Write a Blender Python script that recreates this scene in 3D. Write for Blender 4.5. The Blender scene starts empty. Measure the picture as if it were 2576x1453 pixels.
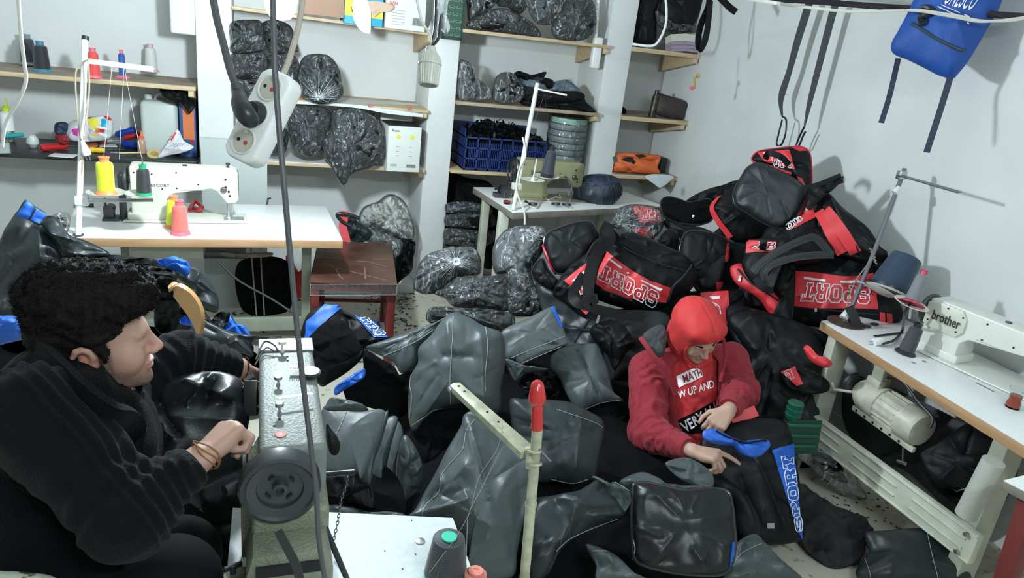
import bpy, bmesh, math, random
import numpy as np
from mathutils import Vector, Matrix
from mathutils.bvhtree import BVHTree
random.seed(7); rng = np.random.default_rng(7)
S = bpy.context.scene; COL = S.collection
# ---------------- camera, world, exposure ----------------
FPX = 1800.0; YAW, PITCH, ROLL = [math.radians(a) for a in (20.5, 19.3, 6.8)]; CH = 1.85
cy, sy, cp, sp = math.cos(YAW), math.sin(YAW), math.cos(PITCH), math.sin(PITCH)
FW = np.array([sy*cp, cy*cp, -sp]); R0 = np.array([cy, -sy, 0.]); U0 = np.cross(R0, FW)
RT = math.cos(ROLL)*R0 + math.sin(ROLL)*U0; UP = -math.sin(ROLL)*R0 + math.cos(ROLL)*U0
CAM = np.array([0., 0., CH])
cd = bpy.data.cameras.new('camera'); cam = bpy.data.objects.new('camera', cd); COL.objects.link(cam)
cd.sensor_fit = 'HORIZONTAL'; cd.sensor_width = 36.0; cd.lens = 36.0*FPX/2576; cd.clip_start = 0.02
m4 = Matrix.Identity(4)
for i in range(3): m4[i][0], m4[i][1], m4[i][2], m4[i][3] = RT[i], UP[i], -FW[i], CAM[i]
cam.matrix_world = m4; S.camera = cam
w = bpy.data.worlds.new('world'); S.world = w; w.use_nodes = True
w.node_tree.nodes['Background'].inputs[0].default_value = (.75, .88, 1, 1); w.node_tree.nodes['Background'].inputs[1].default_value = .25
S.view_settings.view_transform = 'Standard'; S.view_settings.look = 'None'; S.view_settings.gamma = 1; S.view_settings.use_curve_mapping = False
S.view_settings.exposure = 0.42
BULB = 800.0; FILL_TUBE = 160.0      # emission strengths: bare bulb in view; unseen fill lamp behind the camera
LAMPCOL = (.80, .93, 1.0)
# ---------------- picture helpers ----------------
def ray(x, y): return (x-1288)/FPX*RT - (y-726.5)/FPX*UP + FW
def Pz(x, y, z): d = ray(x, y); return CAM + d*(z-CH)/d[2]
def Py(x, y, Y): d = ray(x, y); return CAM + d*Y/d[1]
def Px(x, y, X): d = ray(x, y); return CAM + d*X/d[0]
def D(x, y, d): return CAM + ray(x, y)*d
def V3(*a): return np.array(a, float)
def nrm(v): v = np.asarray(v, float); return v/(np.linalg.norm(v)+1e-12)
# ---------------- materials ----------------
MATS = {}
def mat(name, col, rough=.5, metal=0, bump=0, bscale=60, spec=.5, var=0, vscale=4, coat=0, kind='noise', stretch=None, emit=0, sheen=0, col2=None, vth=None):
    if name in MATS: return MATS[name]
    m = bpy.data.materials.new(name); m.use_nodes = True; nt = m.node_tree; b = nt.nodes['Principled BSDF']
    b.inputs['Base Color'].default_value = (*col, 1); b.inputs['Roughness'].default_value = rough; b.inputs['Metallic'].default_value = metal
    b.inputs['Specular IOR Level'].default_value = spec; b.inputs['Coat Weight'].default_value = coat; b.inputs['Sheen Weight'].default_value = sheen
    if emit: b.inputs['Emission Color'].default_value = (*col, 1); b.inputs['Emission Strength'].default_value = emit
    tc = nt.nodes.new('ShaderNodeTexCoord'); mp = nt.nodes.new('ShaderNodeMapping'); nt.links.new(tc.outputs['Object'], mp.inputs[0])
    if stretch: mp.inputs['Scale'].default_value = stretch
    if bump:
        if kind == 'wave':
            n = nt.nodes.new('ShaderNodeTexWave'); n.inputs['Scale'].default_value = bscale; n.inputs['Distortion'].default_value = 1.5; o = n.outputs['Fac']; n.bands_direction = 'Z'
        elif kind == 'voronoi':
            n = nt.nodes.new('ShaderNodeTexVoronoi'); n.inputs['Scale'].default_value = bscale; o = n.outputs['Distance']
        else:
            n = nt.nodes.new('ShaderNodeTexNoise'); n.inputs['Scale'].default_value = bscale; n.inputs['Detail'].default_value = 4; o = n.outputs['Fac']
        nt.links.new(mp.outputs[0], n.inputs['Vector'])
        bp = nt.nodes.new('ShaderNodeBump'); bp.inputs['Strength'].default_value = bump; bp.inputs['Distance'].default_value = .01
        nt.links.new(o, bp.inputs['Height']); nt.links.new(bp.outputs[0], b.inputs['Normal'])
    if var:
        n2 = nt.nodes.new('ShaderNodeTexNoise'); n2.inputs['Scale'].default_value = vscale; n2.inputs['Detail'].default_value = 6
        nt.links.new(mp.outputs[0], n2.inputs['Vector'])
        r = nt.nodes.new('ShaderNodeValToRGB'); t = vth or (.35, .65)
        c2 = col2 or tuple(c*(1-var) for c in col)
        r.color_ramp.elements[0].position = t[0]; r.color_ramp.elements[1].position = t[1]
        r.color_ramp.elements[0].color = (*c2, 1); r.color_ramp.elements[1].color = (*col, 1)
        nt.links.new(n2.outputs['Fac'], r.inputs[0]); nt.links.new(r.outputs[0], b.inputs['Base Color'])
    MATS[name] = m; return m
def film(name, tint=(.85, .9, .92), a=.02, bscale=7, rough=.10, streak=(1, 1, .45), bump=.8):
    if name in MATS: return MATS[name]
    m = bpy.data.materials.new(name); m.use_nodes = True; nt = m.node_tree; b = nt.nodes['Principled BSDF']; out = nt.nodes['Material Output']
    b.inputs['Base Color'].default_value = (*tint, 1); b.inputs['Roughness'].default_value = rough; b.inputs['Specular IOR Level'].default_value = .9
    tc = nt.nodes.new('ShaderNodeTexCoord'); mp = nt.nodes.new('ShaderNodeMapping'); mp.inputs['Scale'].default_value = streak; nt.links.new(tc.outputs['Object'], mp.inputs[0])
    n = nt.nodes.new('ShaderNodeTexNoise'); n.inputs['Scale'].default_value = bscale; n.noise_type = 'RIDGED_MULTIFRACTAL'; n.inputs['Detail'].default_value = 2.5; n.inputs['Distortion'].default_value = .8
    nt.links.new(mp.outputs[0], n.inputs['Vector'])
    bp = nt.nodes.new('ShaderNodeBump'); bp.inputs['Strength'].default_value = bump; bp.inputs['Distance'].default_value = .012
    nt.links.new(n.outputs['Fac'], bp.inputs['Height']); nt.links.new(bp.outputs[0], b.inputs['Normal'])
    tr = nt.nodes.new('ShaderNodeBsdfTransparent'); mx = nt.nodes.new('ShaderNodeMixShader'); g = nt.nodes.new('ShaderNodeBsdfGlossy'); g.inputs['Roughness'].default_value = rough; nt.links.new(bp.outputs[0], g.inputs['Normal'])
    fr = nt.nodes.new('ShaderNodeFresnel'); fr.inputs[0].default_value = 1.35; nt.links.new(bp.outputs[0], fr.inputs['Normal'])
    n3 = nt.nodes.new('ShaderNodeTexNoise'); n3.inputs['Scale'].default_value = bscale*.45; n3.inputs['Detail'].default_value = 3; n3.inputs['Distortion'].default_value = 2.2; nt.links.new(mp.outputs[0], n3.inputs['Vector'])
    rp_ = nt.nodes.new('ShaderNodeValToRGB'); E_ = rp_.color_ramp.elements; E_[0].position = .485; E_[0].color = (a, a, a, 1); E_[1].position = .515; E_[1].color = (a, a, a, 1); e3 = E_.new(.5); pk = min(1, a*2+.30); e3.color = (pk, pk, pk, 1)  # thin whiter crease lines in the opacity, painted for bulb glints on the film
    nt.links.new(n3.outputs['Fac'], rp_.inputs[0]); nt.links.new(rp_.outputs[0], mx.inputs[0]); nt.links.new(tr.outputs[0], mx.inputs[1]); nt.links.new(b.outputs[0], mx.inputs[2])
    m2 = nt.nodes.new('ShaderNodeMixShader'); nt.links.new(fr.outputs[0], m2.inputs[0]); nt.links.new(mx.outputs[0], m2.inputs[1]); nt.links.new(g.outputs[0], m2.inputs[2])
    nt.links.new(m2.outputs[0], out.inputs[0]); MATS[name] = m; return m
# ---------------- object making ----------------
LOC = {}
def tag(o, label=None, cat=None, group=None, kind=None):
    if label: o['label'] = label
    if cat: o['category'] = cat
    if group: o['group'] = group
    if kind: o['kind'] = kind
    return o
def thing(name, loc, label, cat, group=None, kind=None):
    o = bpy.data.objects.new(name, None); COL.objects.link(o); o.location = tuple(loc); o.empty_display_size = .05
    LOC[o.name] = np.array(loc, float); return tag(o, label, cat, group, kind)
def mk(name, geo, m, parent=None, label=None, cat=None, group=None, kind=None, ang=35, smooth=True):
    V, F = geo; V = np.asarray(V, float)
    if parent is None:
        loc = V3((V[:, 0].min()+V[:, 0].max())/2, (V[:, 1].min()+V[:, 1].max())/2, V[:, 2].min()); base = loc
    else: loc = np.zeros(3); base = LOC[parent.name]
    me = bpy.data.meshes.new(name); me.from_pydata((V-base).tolist(), [], F if isinstance(F, list) else F.tolist()); me.update()
    if smooth:
        me.shade_smooth(); me.set_sharp_from_angle(angle=math.radians(ang))
    me.materials.append(m)
    o = bpy.data.objects.new(name, me); COL.objects.link(o); o.location = tuple(loc)
    if parent: o.parent = parent
    LOC[o.name] = base
    return tag(o, label, cat, group, kind)
def join(gs):
    V = []; F = []; n = 0
    for v, f in gs:
        V.append(np.asarray(v, float)); F += [tuple(int(i)+n for i in q) for q in f]; n += len(v)
    return np.concatenate(V), F
def box(a, b, bev=0, M=None):
    a = np.minimum(a, b).astype(float) if M is None else np.array(a, float); b = np.maximum(a, b).astype(float) if M is None else np.array(b, float)
    if bev:
        bm = bmesh.new(); bmesh.ops.create_cube(bm, size=1)
        for v in bm.verts: v.co = Vector([(a[i]+b[i])/2+v.co[i]*(b[i]-a[i]) for i in range(3)])
        bmesh.ops.bevel(bm, geom=bm.edges[:], offset=bev, segments=3, profile=.5, affect='EDGES')
        g = frombm(bm)
    else:
        x0, y0, z0 = a; x1, y1, z1 = b
        g = (np.array([(x0,y0,z0),(x1,y0,z0),(x1,y1,z0),(x0,y1,z0),(x0,y0,z1),(x1,y0,z1),(x1,y1,z1),(x0,y1,z1)]), [(0,3,2,1),(4,5,6,7),(0,1,5,4),(1,2,6,5),(2,3,7,6),(3,0,4,7)])
    return g if M is None else (xf(M, g[0]), g[1])
def frombm(bm):
    bm.normal_update(); bm.verts.index_update()
    g = (np.array([v.co[:] for v in bm.verts]), [tuple(v.index for v in f.verts) for f in bm.faces]); bm.free(); return g
def frame(o, x, z=(0, 0, 1), s=1.0):
    x = nrm(x); z = np.asarray(z, float); z = nrm(z - x*np.dot(x, z)); y = np.cross(z, x); M = np.eye(4)
    M[:3, 0] = x*s; M[:3, 1] = y*s; M[:3, 2] = z*s; M[:3, 3] = o; return M
def xf(M, V): return np.asarray(V) @ M[:3, :3].T + M[:3, 3]
def T(M, g): return (xf(M, g[0]), g[1])
def prism(poly, h0, h1, bev=0, M=None, axis='y', segs=2):
    bm = bmesh.new(); vs = []
    for (p, q) in poly: vs.append(bm.verts.new((p, h0, q) if axis == 'y' else (p, q, h0)))
    f = bm.faces.new(vs); r = bmesh.ops.extrude_face_region(bm, geom=[f])
    for e in r['geom']:
        if isinstance(e, bmesh.types.BMVert):
            if axis == 'y': e.co.y = h1
            else: e.co.z = h1
    bmesh.ops.recalc_face_normals(bm, faces=bm.faces)
    if bev: bmesh.ops.bevel(bm, geom=bm.edges[:], offset=bev, segments=segs, profile=.5, affect='EDGES', clamp_overlap=True)
    g = frombm(bm); return g if M is None else T(M, g)
def lathe(prof, p, ax=(0, 0, 1), n=28):
    ax = nrm(ax); x = nrm(np.cross(ax, (0.3, 1, .2))); y = np.cross(ax, x); V = []; F = []
    for (r, h) in prof:
        for k in range(n):
            t = 2*math.pi*k/n; V.append(np.asarray(p)+ax*h+(x*math.cos(t)+y*math.sin(t))*max(r, 1e-5))
    for i in range(len(prof)-1):
        for k in range(n): a = i*n+k; b = i*n+(k+1) % n; F.append((a, b, b+n, a+n))
    F.append(tuple(range(n))[::-1]); F.append(tuple((len(prof)-1)*n+k for k in range(n)))
    return np.array(V), F
def cyl(a, b, r, r2=None, n=20):
    a = np.asarray(a, float); b = np.asarray(b, float); return lathe([(r, 0), (r if r2 is None else r2, np.linalg.norm(b-a))], a, b-a, n)
def catmull(P, n, closed=False):
    P = np.asarray(P, float); L = len(P); out = []
    if closed: idx = lambda i: P[i % L]; segs = L
    else: idx = lambda i: P[min(max(i, 0), L-1)]; segs = L-1
    for s in range(segs):
        p0, p1, p2, p3 = idx(s-1), idx(s), idx(s+1), idx(s+2)
        for k in range(n):
            t = k/n; out.append(.5*((2*p1)+(-p0+p2)*t+(2*p0-5*p1+4*p2-p3)*t*t+(-p0+3*p1-3*p2+p3)*t**3))
    if not closed: out.append(P[-1])
    return np.array(out)
def tube(pts, r, n=8, closed=False, flat=None):
    P = np.asarray(pts, float); N = len(P); V = []; F = []; tg = np.roll(P, -1, 0)-np.roll(P, 1, 0)
    if not closed: tg[0] = P[1]-P[0]; tg[-1] = P[-1]-P[-2]
    u = nrm(np.cross(tg[0], (.13, .2, 1)))
    rr = np.full(N, r) if np.isscalar(r) else np.asarray(r)
    for i in range(N):
        t = nrm(tg[i]); u = nrm(u-t*np.dot(u, t)); v = np.cross(t, u)
        for k in range(n):
            a = 2*math.pi*k/n; V.append(P[i]+(u*math.cos(a)+v*math.sin(a)*(flat or 1))*rr[i])
    for i in range(N-1+(1 if closed else 0)):
        for k in range(n):
            a = i*n+k; b = i*n+(k+1) % n; j = ((i+1) % N)*n; F.append((a, b, j+(k+1) % n, j+k))
    if not closed: F.append(tuple(range(n))[::-1]); F.append(tuple((N-1)*n+k for k in range(n)))
    return np.array(V), F
def ribbon(pts, w, side, th=.0012):
    """flat strap with thickness; side = direction of width (vector or list of vectors)"""
    P = np.asarray(pts, float); N = len(P); V = []; F = []
    for i in range(N):
        t = nrm(P[min(i+1, N-1)]-P[max(i-1, 0)]); s = np.asarray(side[i] if isinstance(side, list) else side, float); s = nrm(s-t*np.dot(s, t)); n_ = np.cross(t, s)
        ww = w[i] if hasattr(w, '__len__') else w
        for a, b in ((-1, -1), (1, -1), (1, 1), (-1, 1)): V.append(P[i]+s*a*ww/2+n_*b*th/2)
    for i in range(N-1):
        for k in range(4): a = i*4+k; b = i*4+(k+1) % 4; F.append((a, b, b+4, a+4))
    F += [(3, 2, 1, 0), tuple((N-1)*4+k for k in range(4))]
    return np.array(V), F
# smooth pseudo-noise, vectorised
_K = rng.normal(size=(24, 3)); _K /= np.linalg.norm(_K, axis=1)[:, None]; _PH = rng.uniform(0, 6.28, 24)
def snoise(P, wl, seed=0, ridge=False):
    P = np.asarray(P)*(6.283/wl); out = 0; W = P + .9*np.sin(P[:, [1, 2, 0]]*.61+seed*1.7+_PH[:3])
    for k in range(7):
        j = (k*5+seed*3) % 24; s = np.sin(W @ _K[j]*(1+.22*k)+_PH[j]+seed)
        out = out + ((1-2*np.abs(s))*.9 if ridge else s)
    return out/3.2
# ---------------- soft bodies ----------------
def plane_of(ref, az=-95, el=30):
    a, e = math.radians(az), math.radians(el); n = V3(math.cos(a)*math.cos(e), math.sin(a)*math.cos(e), math.sin(e)); return np.asarray(ref, float), n
def hitp(px, py, pl): d = ray(px, py); return CAM+d*(np.dot(pl[0]-CAM, pl[1])/np.dot(d, pl[1]))
OBJ = {}
def seg_dist(P, a, b):
    a = np.asarray(a, float); b = np.asarray(b, float); t = np.clip(((P-a)@(b-a))/np.dot(b-a, b-a), 0, 1); return np.linalg.norm(P-(a+t[:, None]*(b-a)), axis=1)
def soft(outline, pl, front=.05, back=.08, edge=.6, wr=.006, wl=.16, seed=1, folds=(), sharp=False, nb=112, nr=22, flat=False, ctr=None, shift=None, nf=14, fw=1.0):
    """closed thick body whose rim follows a hand-placed outline lying in the world plane pl"""
    O = catmull(outline, 10, True) if not sharp else np.array(resample(outline, nb, 0))
    seg = np.linalg.norm(np.roll(O, -1, 0)-O, axis=1); cum = np.concatenate([[0], np.cumsum(seg)]); tt = np.linspace(0, cum[-1], nb, endpoint=False)
    Oc = np.vstack([O, O[:1]]); O = np.stack([np.interp(tt, cum, Oc[:, k]) for k in range(2)], 1)
    c = np.mean(O, 0) if ctr is None else np.array(ctr, float)
    n = pl[1]; W = np.array([hitp(x, y, pl) for x, y in O]); C = hitp(*c, pl); sh = np.zeros(3) if shift is None else np.asarray(shift, float)
    rings = []
    for i in range(nr+1):
        t = i/nr; h = front*(1-t**(2.5 if not flat else 6))**edge if t < 1 else 0; rings.append((max(t, 1e-3), h, 0))
    if flat:
        for i in range(1, 7): rings.append((1.0, -back*i/6, i/6))
        for i in range(1, 6): rings.append((1-i/6, -back*1.0, 1))
    else:
        for i in range(1, 13):
            t = 1-i/13; rings.append((t, -back*(1-t**2.5)**edge, (1-t)))
    V = []
    for t, h, b in rings: V.append(C+(W-C)*t+n*h+sh*b)
    V = np.concatenate(V); nR = len(rings)
    tr = np.repeat([r[0] for r in rings], nb); sd = np.repeat([0 if r[1] >= 0 else 1 for r in rings], nb)
    amp = wr*np.where(sd == 0, np.minimum(1, (1-tr)*5+.18), .6)
    V = V + n*(amp*(.35*snoise(V, wl*1.6, seed, True)+.7*snoise(V, wl*3, seed+2)))[:, None]
    rr_ = np.random.default_rng(int(abs(O[0, 0])*7+abs(O[3, 1])*3) % 9999); ext = (O.max(0)-O.min(0)); auto = []
    for _ in range(nf if wr > .0035 else nf//2):
        a_ = O[rr_.integers(0, nb)]; t_ = c+(a_-c)*rr_.uniform(.1, .75)+rr_.normal(size=2)*ext*.08; a_ = c+(a_-c)*rr_.uniform(.8, 1.0)
        auto.append((*a_, *t_, rr_.choice([-1, 1])*wr*rr_.uniform(.6, 1.5), rr_.uniform(.006, .022)*fw))
    for f in list(folds)+auto:
        x1, y1, x2, y2, a, wd = f; A = hitp(x1, y1, pl); B = hitp(x2, y2, pl); Q = V-n*((V-C)@n)[:, None]
        A = A-n*((A-C)@n); B = B-n*((B-C)@n)
        dd = seg_dist(Q, A, B); V = V+n*(a*np.exp(-np.abs(dd)/wd)*np.where(sd == 0, np.minimum(1, (1-tr)*6), 0))[:, None]
    F = []
    for i in range(nR-1):
        for k in range(nb): a = i*nb+k; b = i*nb+(k+1) % nb; F.append((a, b, b+nb, a+nb))
    F.append(tuple(range(nb))[::-1]); F.append(tuple((nR-1)*nb+k for k in range(nb)))
    return (V, F), W
def resample(P, n, closed=0):
    P = np.asarray(P, float); Q = np.vstack([P, P[:1]]); seg = np.linalg.norm(np.diff(Q, axis=0), axis=1); cum = np.concatenate([[0], np.cumsum(seg)]); t = np.linspace(0, cum[-1], n, endpoint=False)
    return [tuple(np.interp(x, cum, Q[:, k]) for k in range(P.shape[1])) for x in t]
BV = {}
def bvh(o):
    if o.name not in BV:
        me = o.data; loc = LOC[o.name]
        BV[o.name] = BVHTree.FromPolygons([Vector(np.array(v.co)+loc) for v in me.vertices], [tuple(p.vertices) for p in me.polygons])
    return BV[o.name]
def on(o, px, py, off=.002):
    """point of object o's surface seen at (px,py), lifted along its normal"""
    d = nrm(ray(px, py)); h = bvh(o).ray_cast(Vector(CAM), Vector(d))
    if h[0] is None:
        h = bvh(o).find_nearest(Vector(D(px, py, 2.5) if o.name not in NEAR else NEAR[o.name]))
        return np.array(h[0]), np.array(h[1])
    nn = np.array(h[1]); nn = nn if np.dot(nn, d) < 0 else -nn
    return np.array(h[0])+nn*off, nn
NEAR = {}
def hits(o, px, py):
    d = nrm(ray(px, py)); return bvh(o).ray_cast(Vector(CAM), Vector(d))[0] is not None
def seam(o, pts, m, r=.0012, n=8, off=.0015, name='seam', dash=False, smooth=True, parent=None):
    P = catmull(pts, n) if smooth else np.asarray(pts, float)
    Q = [on(o, x, y, off)[0] for x, y in P if hits(o, x, y)]
    if len(Q) < 2: return None
    segs = []; cur = [Q[0]]
    for a, b in zip(Q[:-1], Q[1:]):
        if np.linalg.norm(a-b) > .12: segs.append(cur); cur = [b]
        else: cur.append(b)
    segs.append(cur); gs = [tube(s, r, 5) for s in segs if len(s) > 1]
    if not gs: return None
    return mk(name, join(gs), m, parent or o)
def bil(q, u, v):
    q = np.asarray(q, float); return (q[0]*(1-u)+q[1]*u)*(1-v)+(q[3]*(1-u)+q[2]*u)*v
def panel(o, quad, m, name='panel', nu=24, nv=12, off=.0035, th=.003, arc=(0, 0, 0, 0), parent=None, label=None):
    """cloth panel sewn on o: quad TL,TR,BR,BL in picture px; arc bends top/bottom edges (px)"""
    P = []; ok = []
    for j in range(nv+1):
        for i in range(nu+1):
            u, v = i/nu, j/nv; p = bil(quad, u, v); b = 4*u*(1-u); p = p+np.array([0, (arc[0]*(1-v)+arc[1]*v)*b+(arc[2]*(1-v)+arc[3]*v)*math.sin(2*math.pi*u)])
            h = hits(o, *p); ok.append(h); q, nn = on(o, *p, off) if h else (None, None); P.append((q, nn))
    idx = {}; V = []
    for i, (q, nn) in enumerate(P):
        if q is not None: idx[i] = len(V); V.append(q)
    F = []
    for j in range(nv):
        for i in range(nu):
            a = j*(nu+1)+i; c = [a, a+1, a+nu+2, a+nu+1]
            if all(k in idx for k in c):
                w4 = [V[idx[k]] for k in c]
                if max(np.linalg.norm(w4[0]-w4[2]), np.linalg.norm(w4[1]-w4[3])) < .25: F.append(tuple(idx[k] for k in c)[::-1])
    if not F: return None
    N = [P[i][1] for i in idx]; n = len(V); V2 = [V[i]-N[i]*th for i in range(n)]
    F2 = F+[tuple(k+n for k in f)[::-1] for f in F]
    return mk(name, (np.array(V+V2), F2), m, parent or o, label=label, ang=60)
# varsity letters as closed outlines in a 1 x 1 cell (y down)
GL = {'S': [[(0,.2),(.2,0),(.8,0),(1,.2),(1,.38),(.7,.38),(.7,.25),(.3,.25),(.3,.38),(.8,.38),(1,.55),(1,.8),(.8,1),(.2,1),(0,.8),(0,.62),(.3,.62),(.3,.75),(.7,.75),(.7,.62),(.2,.62),(0,.45)]],
      'P': [[(0,0),(.8,0),(1,.18),(1,.5),(.8,.66),(.42,.66),(.42,.8),(.55,.8),(.55,1),(0,1),(0,.8),(.12,.8),(.12,.2),(0,.2)], [(.42,.22),(.68,.22),(.68,.45),(.42,.45)]],
      'O': [[(.22,0),(.78,0),(1,.2),(1,.8),(.78,1),(.22,1),(0,.8),(0,.2)], [(.38,.24),(.62,.24),(.68,.3),(.68,.7),(.62,.76),(.38,.76),(.32,.7),(.32,.3)]],
      'R': [[(0,0),(.8,0),(1,.18),(1,.42),(.86,.54),(1,.66),(1,1),(.66,1),(.66,.72),(.56,.64),(.42,.64),(.42,.8),(.52,.8),(.52,1),(0,1),(0,.8),(.12,.8),(.12,.2),(0,.2)], [(.42,.2),(.68,.2),(.68,.42),(.42,.42)]],
      'T': [[(0,0),(1,0),(1,.36),(.82,.36),(.78,.22),(.66,.22),(.66,.8),(.78,.8),(.78,1),(.22,1),(.22,.8),(.34,.8),(.34,.22),(.22,.22),(.18,.36),(0,.36)]]}
def varsity(o, word, quad, m, w=.12, gap=.12, off=.0065, name='lettering', lines=True, parent=None, th=.0016, only=None, arc=0):
    """outlined block letters laid on the surface of o inside quad (TL,TR,BR,BL of upright text)"""
    w *= .68; gs = []; n = len(word); cw = 1/(n+gap*(n-1)); quad = np.asarray(quad, float)
    def strip(poly, wd):
        out = []
        for k in range(len(poly)):
            a = np.array(poly[k]); b = np.array(poly[(k+1) % len(poly)]); L = max(2, int(np.linalg.norm(bil(quad, *a)-bil(quad, *b))/4)+1)
            for j in range(L): out.append(a+(b-a)*j/L)
        return out
    polys = []
    for i, ch in enumerate(word):
        if ch not in GL or (only is not None and i not in only): continue
        x0 = i*cw*(1+gap)
        for g in GL[ch]: polys.append([(x0+x*cw, y) for x, y in g])
    for pg in polys:
        P = strip(pg, w); Q = []
        for (u, v) in P:
            p = bil(quad, u, v); p = p+np.array([0, arc*4*u*(1-u)])
            Q.append(on(o, *p, off)[0] if hits(o, *p) else None)
        if any(q is None for q in Q) : 
            Q = [q for q in Q if q is not None]
            if len(Q) < 6: continue
            runs = []; cur = [Q[0]]
            for a, b in zip(Q[:-1], Q[1:]):
                if np.linalg.norm(a-b) > .03: runs.append(cur); cur = [b]
                else: cur.append(b)
            runs.append(cur)
            gs += [tube(r_, w, 4) for r_ in runs if len(r_) > 2]
        else: gs.append(tube(Q, w, 4, closed=True))
    if not gs: return None
    return mk(name, join(gs), m, parent or o)
FONT = {}
def glyphs(txt, bold=False):
    c = bpy.data.curves.new('t', 'FONT'); c.body = txt; c.size = 1; c.resolution_u = 2; c.align_x = 'LEFT'; c.offset = .018 if bold else 0
    o = bpy.data.objects.new('t', c); COL.objects.link(o); dg = bpy.context.evaluated_depsgraph_get(); me = o.evaluated_get(dg).to_mesh()
    bm = bmesh.new(); bm.from_mesh(me); o.evaluated_get(dg).to_mesh_clear(); bpy.data.objects.remove(o); bpy.data.curves.remove(c)
    bmesh.ops.remove_doubles(bm, verts=bm.verts, dist=.0005)
    xs = [v.co.x for v in bm.verts]; ys = [v.co.y for v in bm.verts]
    x0, x1, y0, y1 = min(xs), max(xs), min(ys), max(ys)
    for v in bm.verts: v.co.x = (v.co.x-x0)/(x1-x0); v.co.y = (v.co.y-y0)/(y1-y0); v.co.z = 0
    return bm
def text_on(o, txt, quad, m, off=.003, name='lettering', bold=False, cuts=10, parent=None, arc=0):
    """lettering on the surface of o: quad = TL,TR,BR,BL of the upright text in picture px"""
    bm = glyphs(txt, bold)
    for k in range(1, cuts):
        bmesh.ops.bisect_plane(bm, geom=bm.verts[:]+bm.edges[:]+bm.faces[:], plane_co=(k/cuts, 0, 0), plane_no=(1, 0, 0))
    V, F = frombm(bm); W = []; ok = []
    for v in V:
        p = bil(quad, v[0], 1-v[1])+np.array([0, arc*4*v[0]*(1-v[0])]); h = hits(o, *p); ok.append(h); W.append(on(o, *p, off)[0] if h else np.zeros(3))
    F = [f for f in F if all(ok[i] for i in f)]
    if not F: return None
    return mk(name, (np.array(W), F), m, parent or o, smooth=False)
def text_at(txt, o, x, y, wd, ht, m, parent, name='lettering', bold=False, th=.0008):
    """lettering in a world plane: o = lower left, x and y unit directions"""
    V, F = frombm(glyphs(txt, bold)); x = nrm(x); y = nrm(y)
    W = np.asarray(o)+V[:, :1]*wd*x+V[:, 1:2]*ht*y
    return mk(name, (W, F), m, parent, smooth=False)
# ================= palette =================
WALL = mat('painted_plaster', (.70, .715, .70), .75, bump=.12, bscale=18, var=.10, vscale=2.2)
WHITE = mat('white_laminate', (.80, .81, .80), .35, var=.04, vscale=9)
CREAM = mat('cream_enamel', (.66, .67, .56), .38, bump=.02, bscale=90, var=.12, vscale=14)
CREAM2 = mat('cream_enamel_worn', (.50, .51, .41), .42, bump=.04, bscale=60, var=.25, vscale=8)
OLIVE = mat('olive_enamel', (.30, .29, .16), .4, var=.15, vscale=12)
HAMMER = mat('hammertone', (.17, .19, .17), .55, metal=.05, bump=.14, bscale=160, kind='voronoi')
HAMMERD = mat('hammertone_side', (.20, .21, .15), .5, metal=.2, bump=.25, bscale=160, kind='voronoi')
STEEL = mat('steel', (.55, .56, .57), .28, metal=1)
DSTEEL = mat('dark_steel', (.10, .10, .105), .4, metal=.8)
BLACKP = mat('black_plastic', (.018, .019, .022), .35)
RUBBER = mat('black_rubber', (.02, .02, .02), .7)
HOLE = mat('dark_hole', (.01, .01, .01), .9)
WOODE = mat('beech_edge', (.50, .30, .155), .45, bump=.05, bscale=30, var=.22, vscale=5, stretch=(1, 1, 12))
WOODG = mat('grey_worn_edge', (.24, .21, .18), .6, bump=.1, bscale=40, var=.3, vscale=9)
PINE = mat('pine', (.62, .47, .28), .6, bump=.06, bscale=20, var=.25, vscale=6, stretch=(1, 8, 8))
PINED = mat('pine_top_dirty', (.34, .27, .20), .7, bump=.06, bscale=20, var=.35, vscale=7)
GREENP = mat('grey_green_paint', (.33, .37, .29), .5, var=.2, vscale=8)
IVORY = mat('ivory_plastic', (.68, .67, .60), .35)
WPLAST = mat('white_plastic', (.78, .79, .77), .35)
REDP = mat('red_plastic', (.50, .02, .02), .3, coat=.3)
CORD = mat('grey_cord', (.07, .07, .075), .5); WCORD = mat('white_cord', (.62, .60, .54), .45)
THR = lambda n, c: mat('thread_'+n, c, .6, bump=.25, bscale=70, kind='wave', sheen=.3)
# ================= room =================
XR, YB, XL, YF, ZC = 3.05, 5.3, -2.4, -2.2, 2.95
def st(name, geo, m, parent=None): o = mk(name, geo, m, parent); o['kind'] = 'structure'; return o
FLOOR = mat('terrazzo', (.52, .49, .40), .55, bump=.1, bscale=30, var=.6, vscale=26, vth=(.30, .40), col2=(.22, .20, .16))
st('floor', box((XL, YF, -.05), (XR, YB, 0)), FLOOR)
st('ceiling', box((XL, YF, ZC), (XR, YB, ZC+.05)), WALL)
st('wall_back', box((XL-.1, YB, 0), (XR+.1, YB+.1, ZC)), WALL)
st('wall_right', box((XR, YF, 0), (XR+.1, YB, ZC)), WALL)
st('wall_left', box((XL-.1, YF, 0), (XL, YB, ZC)), WALL)
st('wall_front', box((XL-.1, YF-.1, 0), (XR+.1, YF, ZC)), WALL)
PY_ = 4.85
for n_, (a, b) in enumerate([(-.36, -.16), (1.06, 1.245), (2.31, 2.505)]):
    st('pillar', box((a, PY_, 0), (b, YB, ZC), .004), WALL)
# capital-like ledge of the left pillar, upper left
st('trim_1', box((-.50, PY_+.02, Py(470, 88, PY_)[2]), (-.35, YB, ZC), .015), WALL)
st('trim_2', box((-.16, PY_+.02, 0), (1.06, YB, .07), .004), WHITE)
st('baseboard_right', box((XR-.012, YF, 0), (XR, YB, .07)), WALL)
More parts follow.
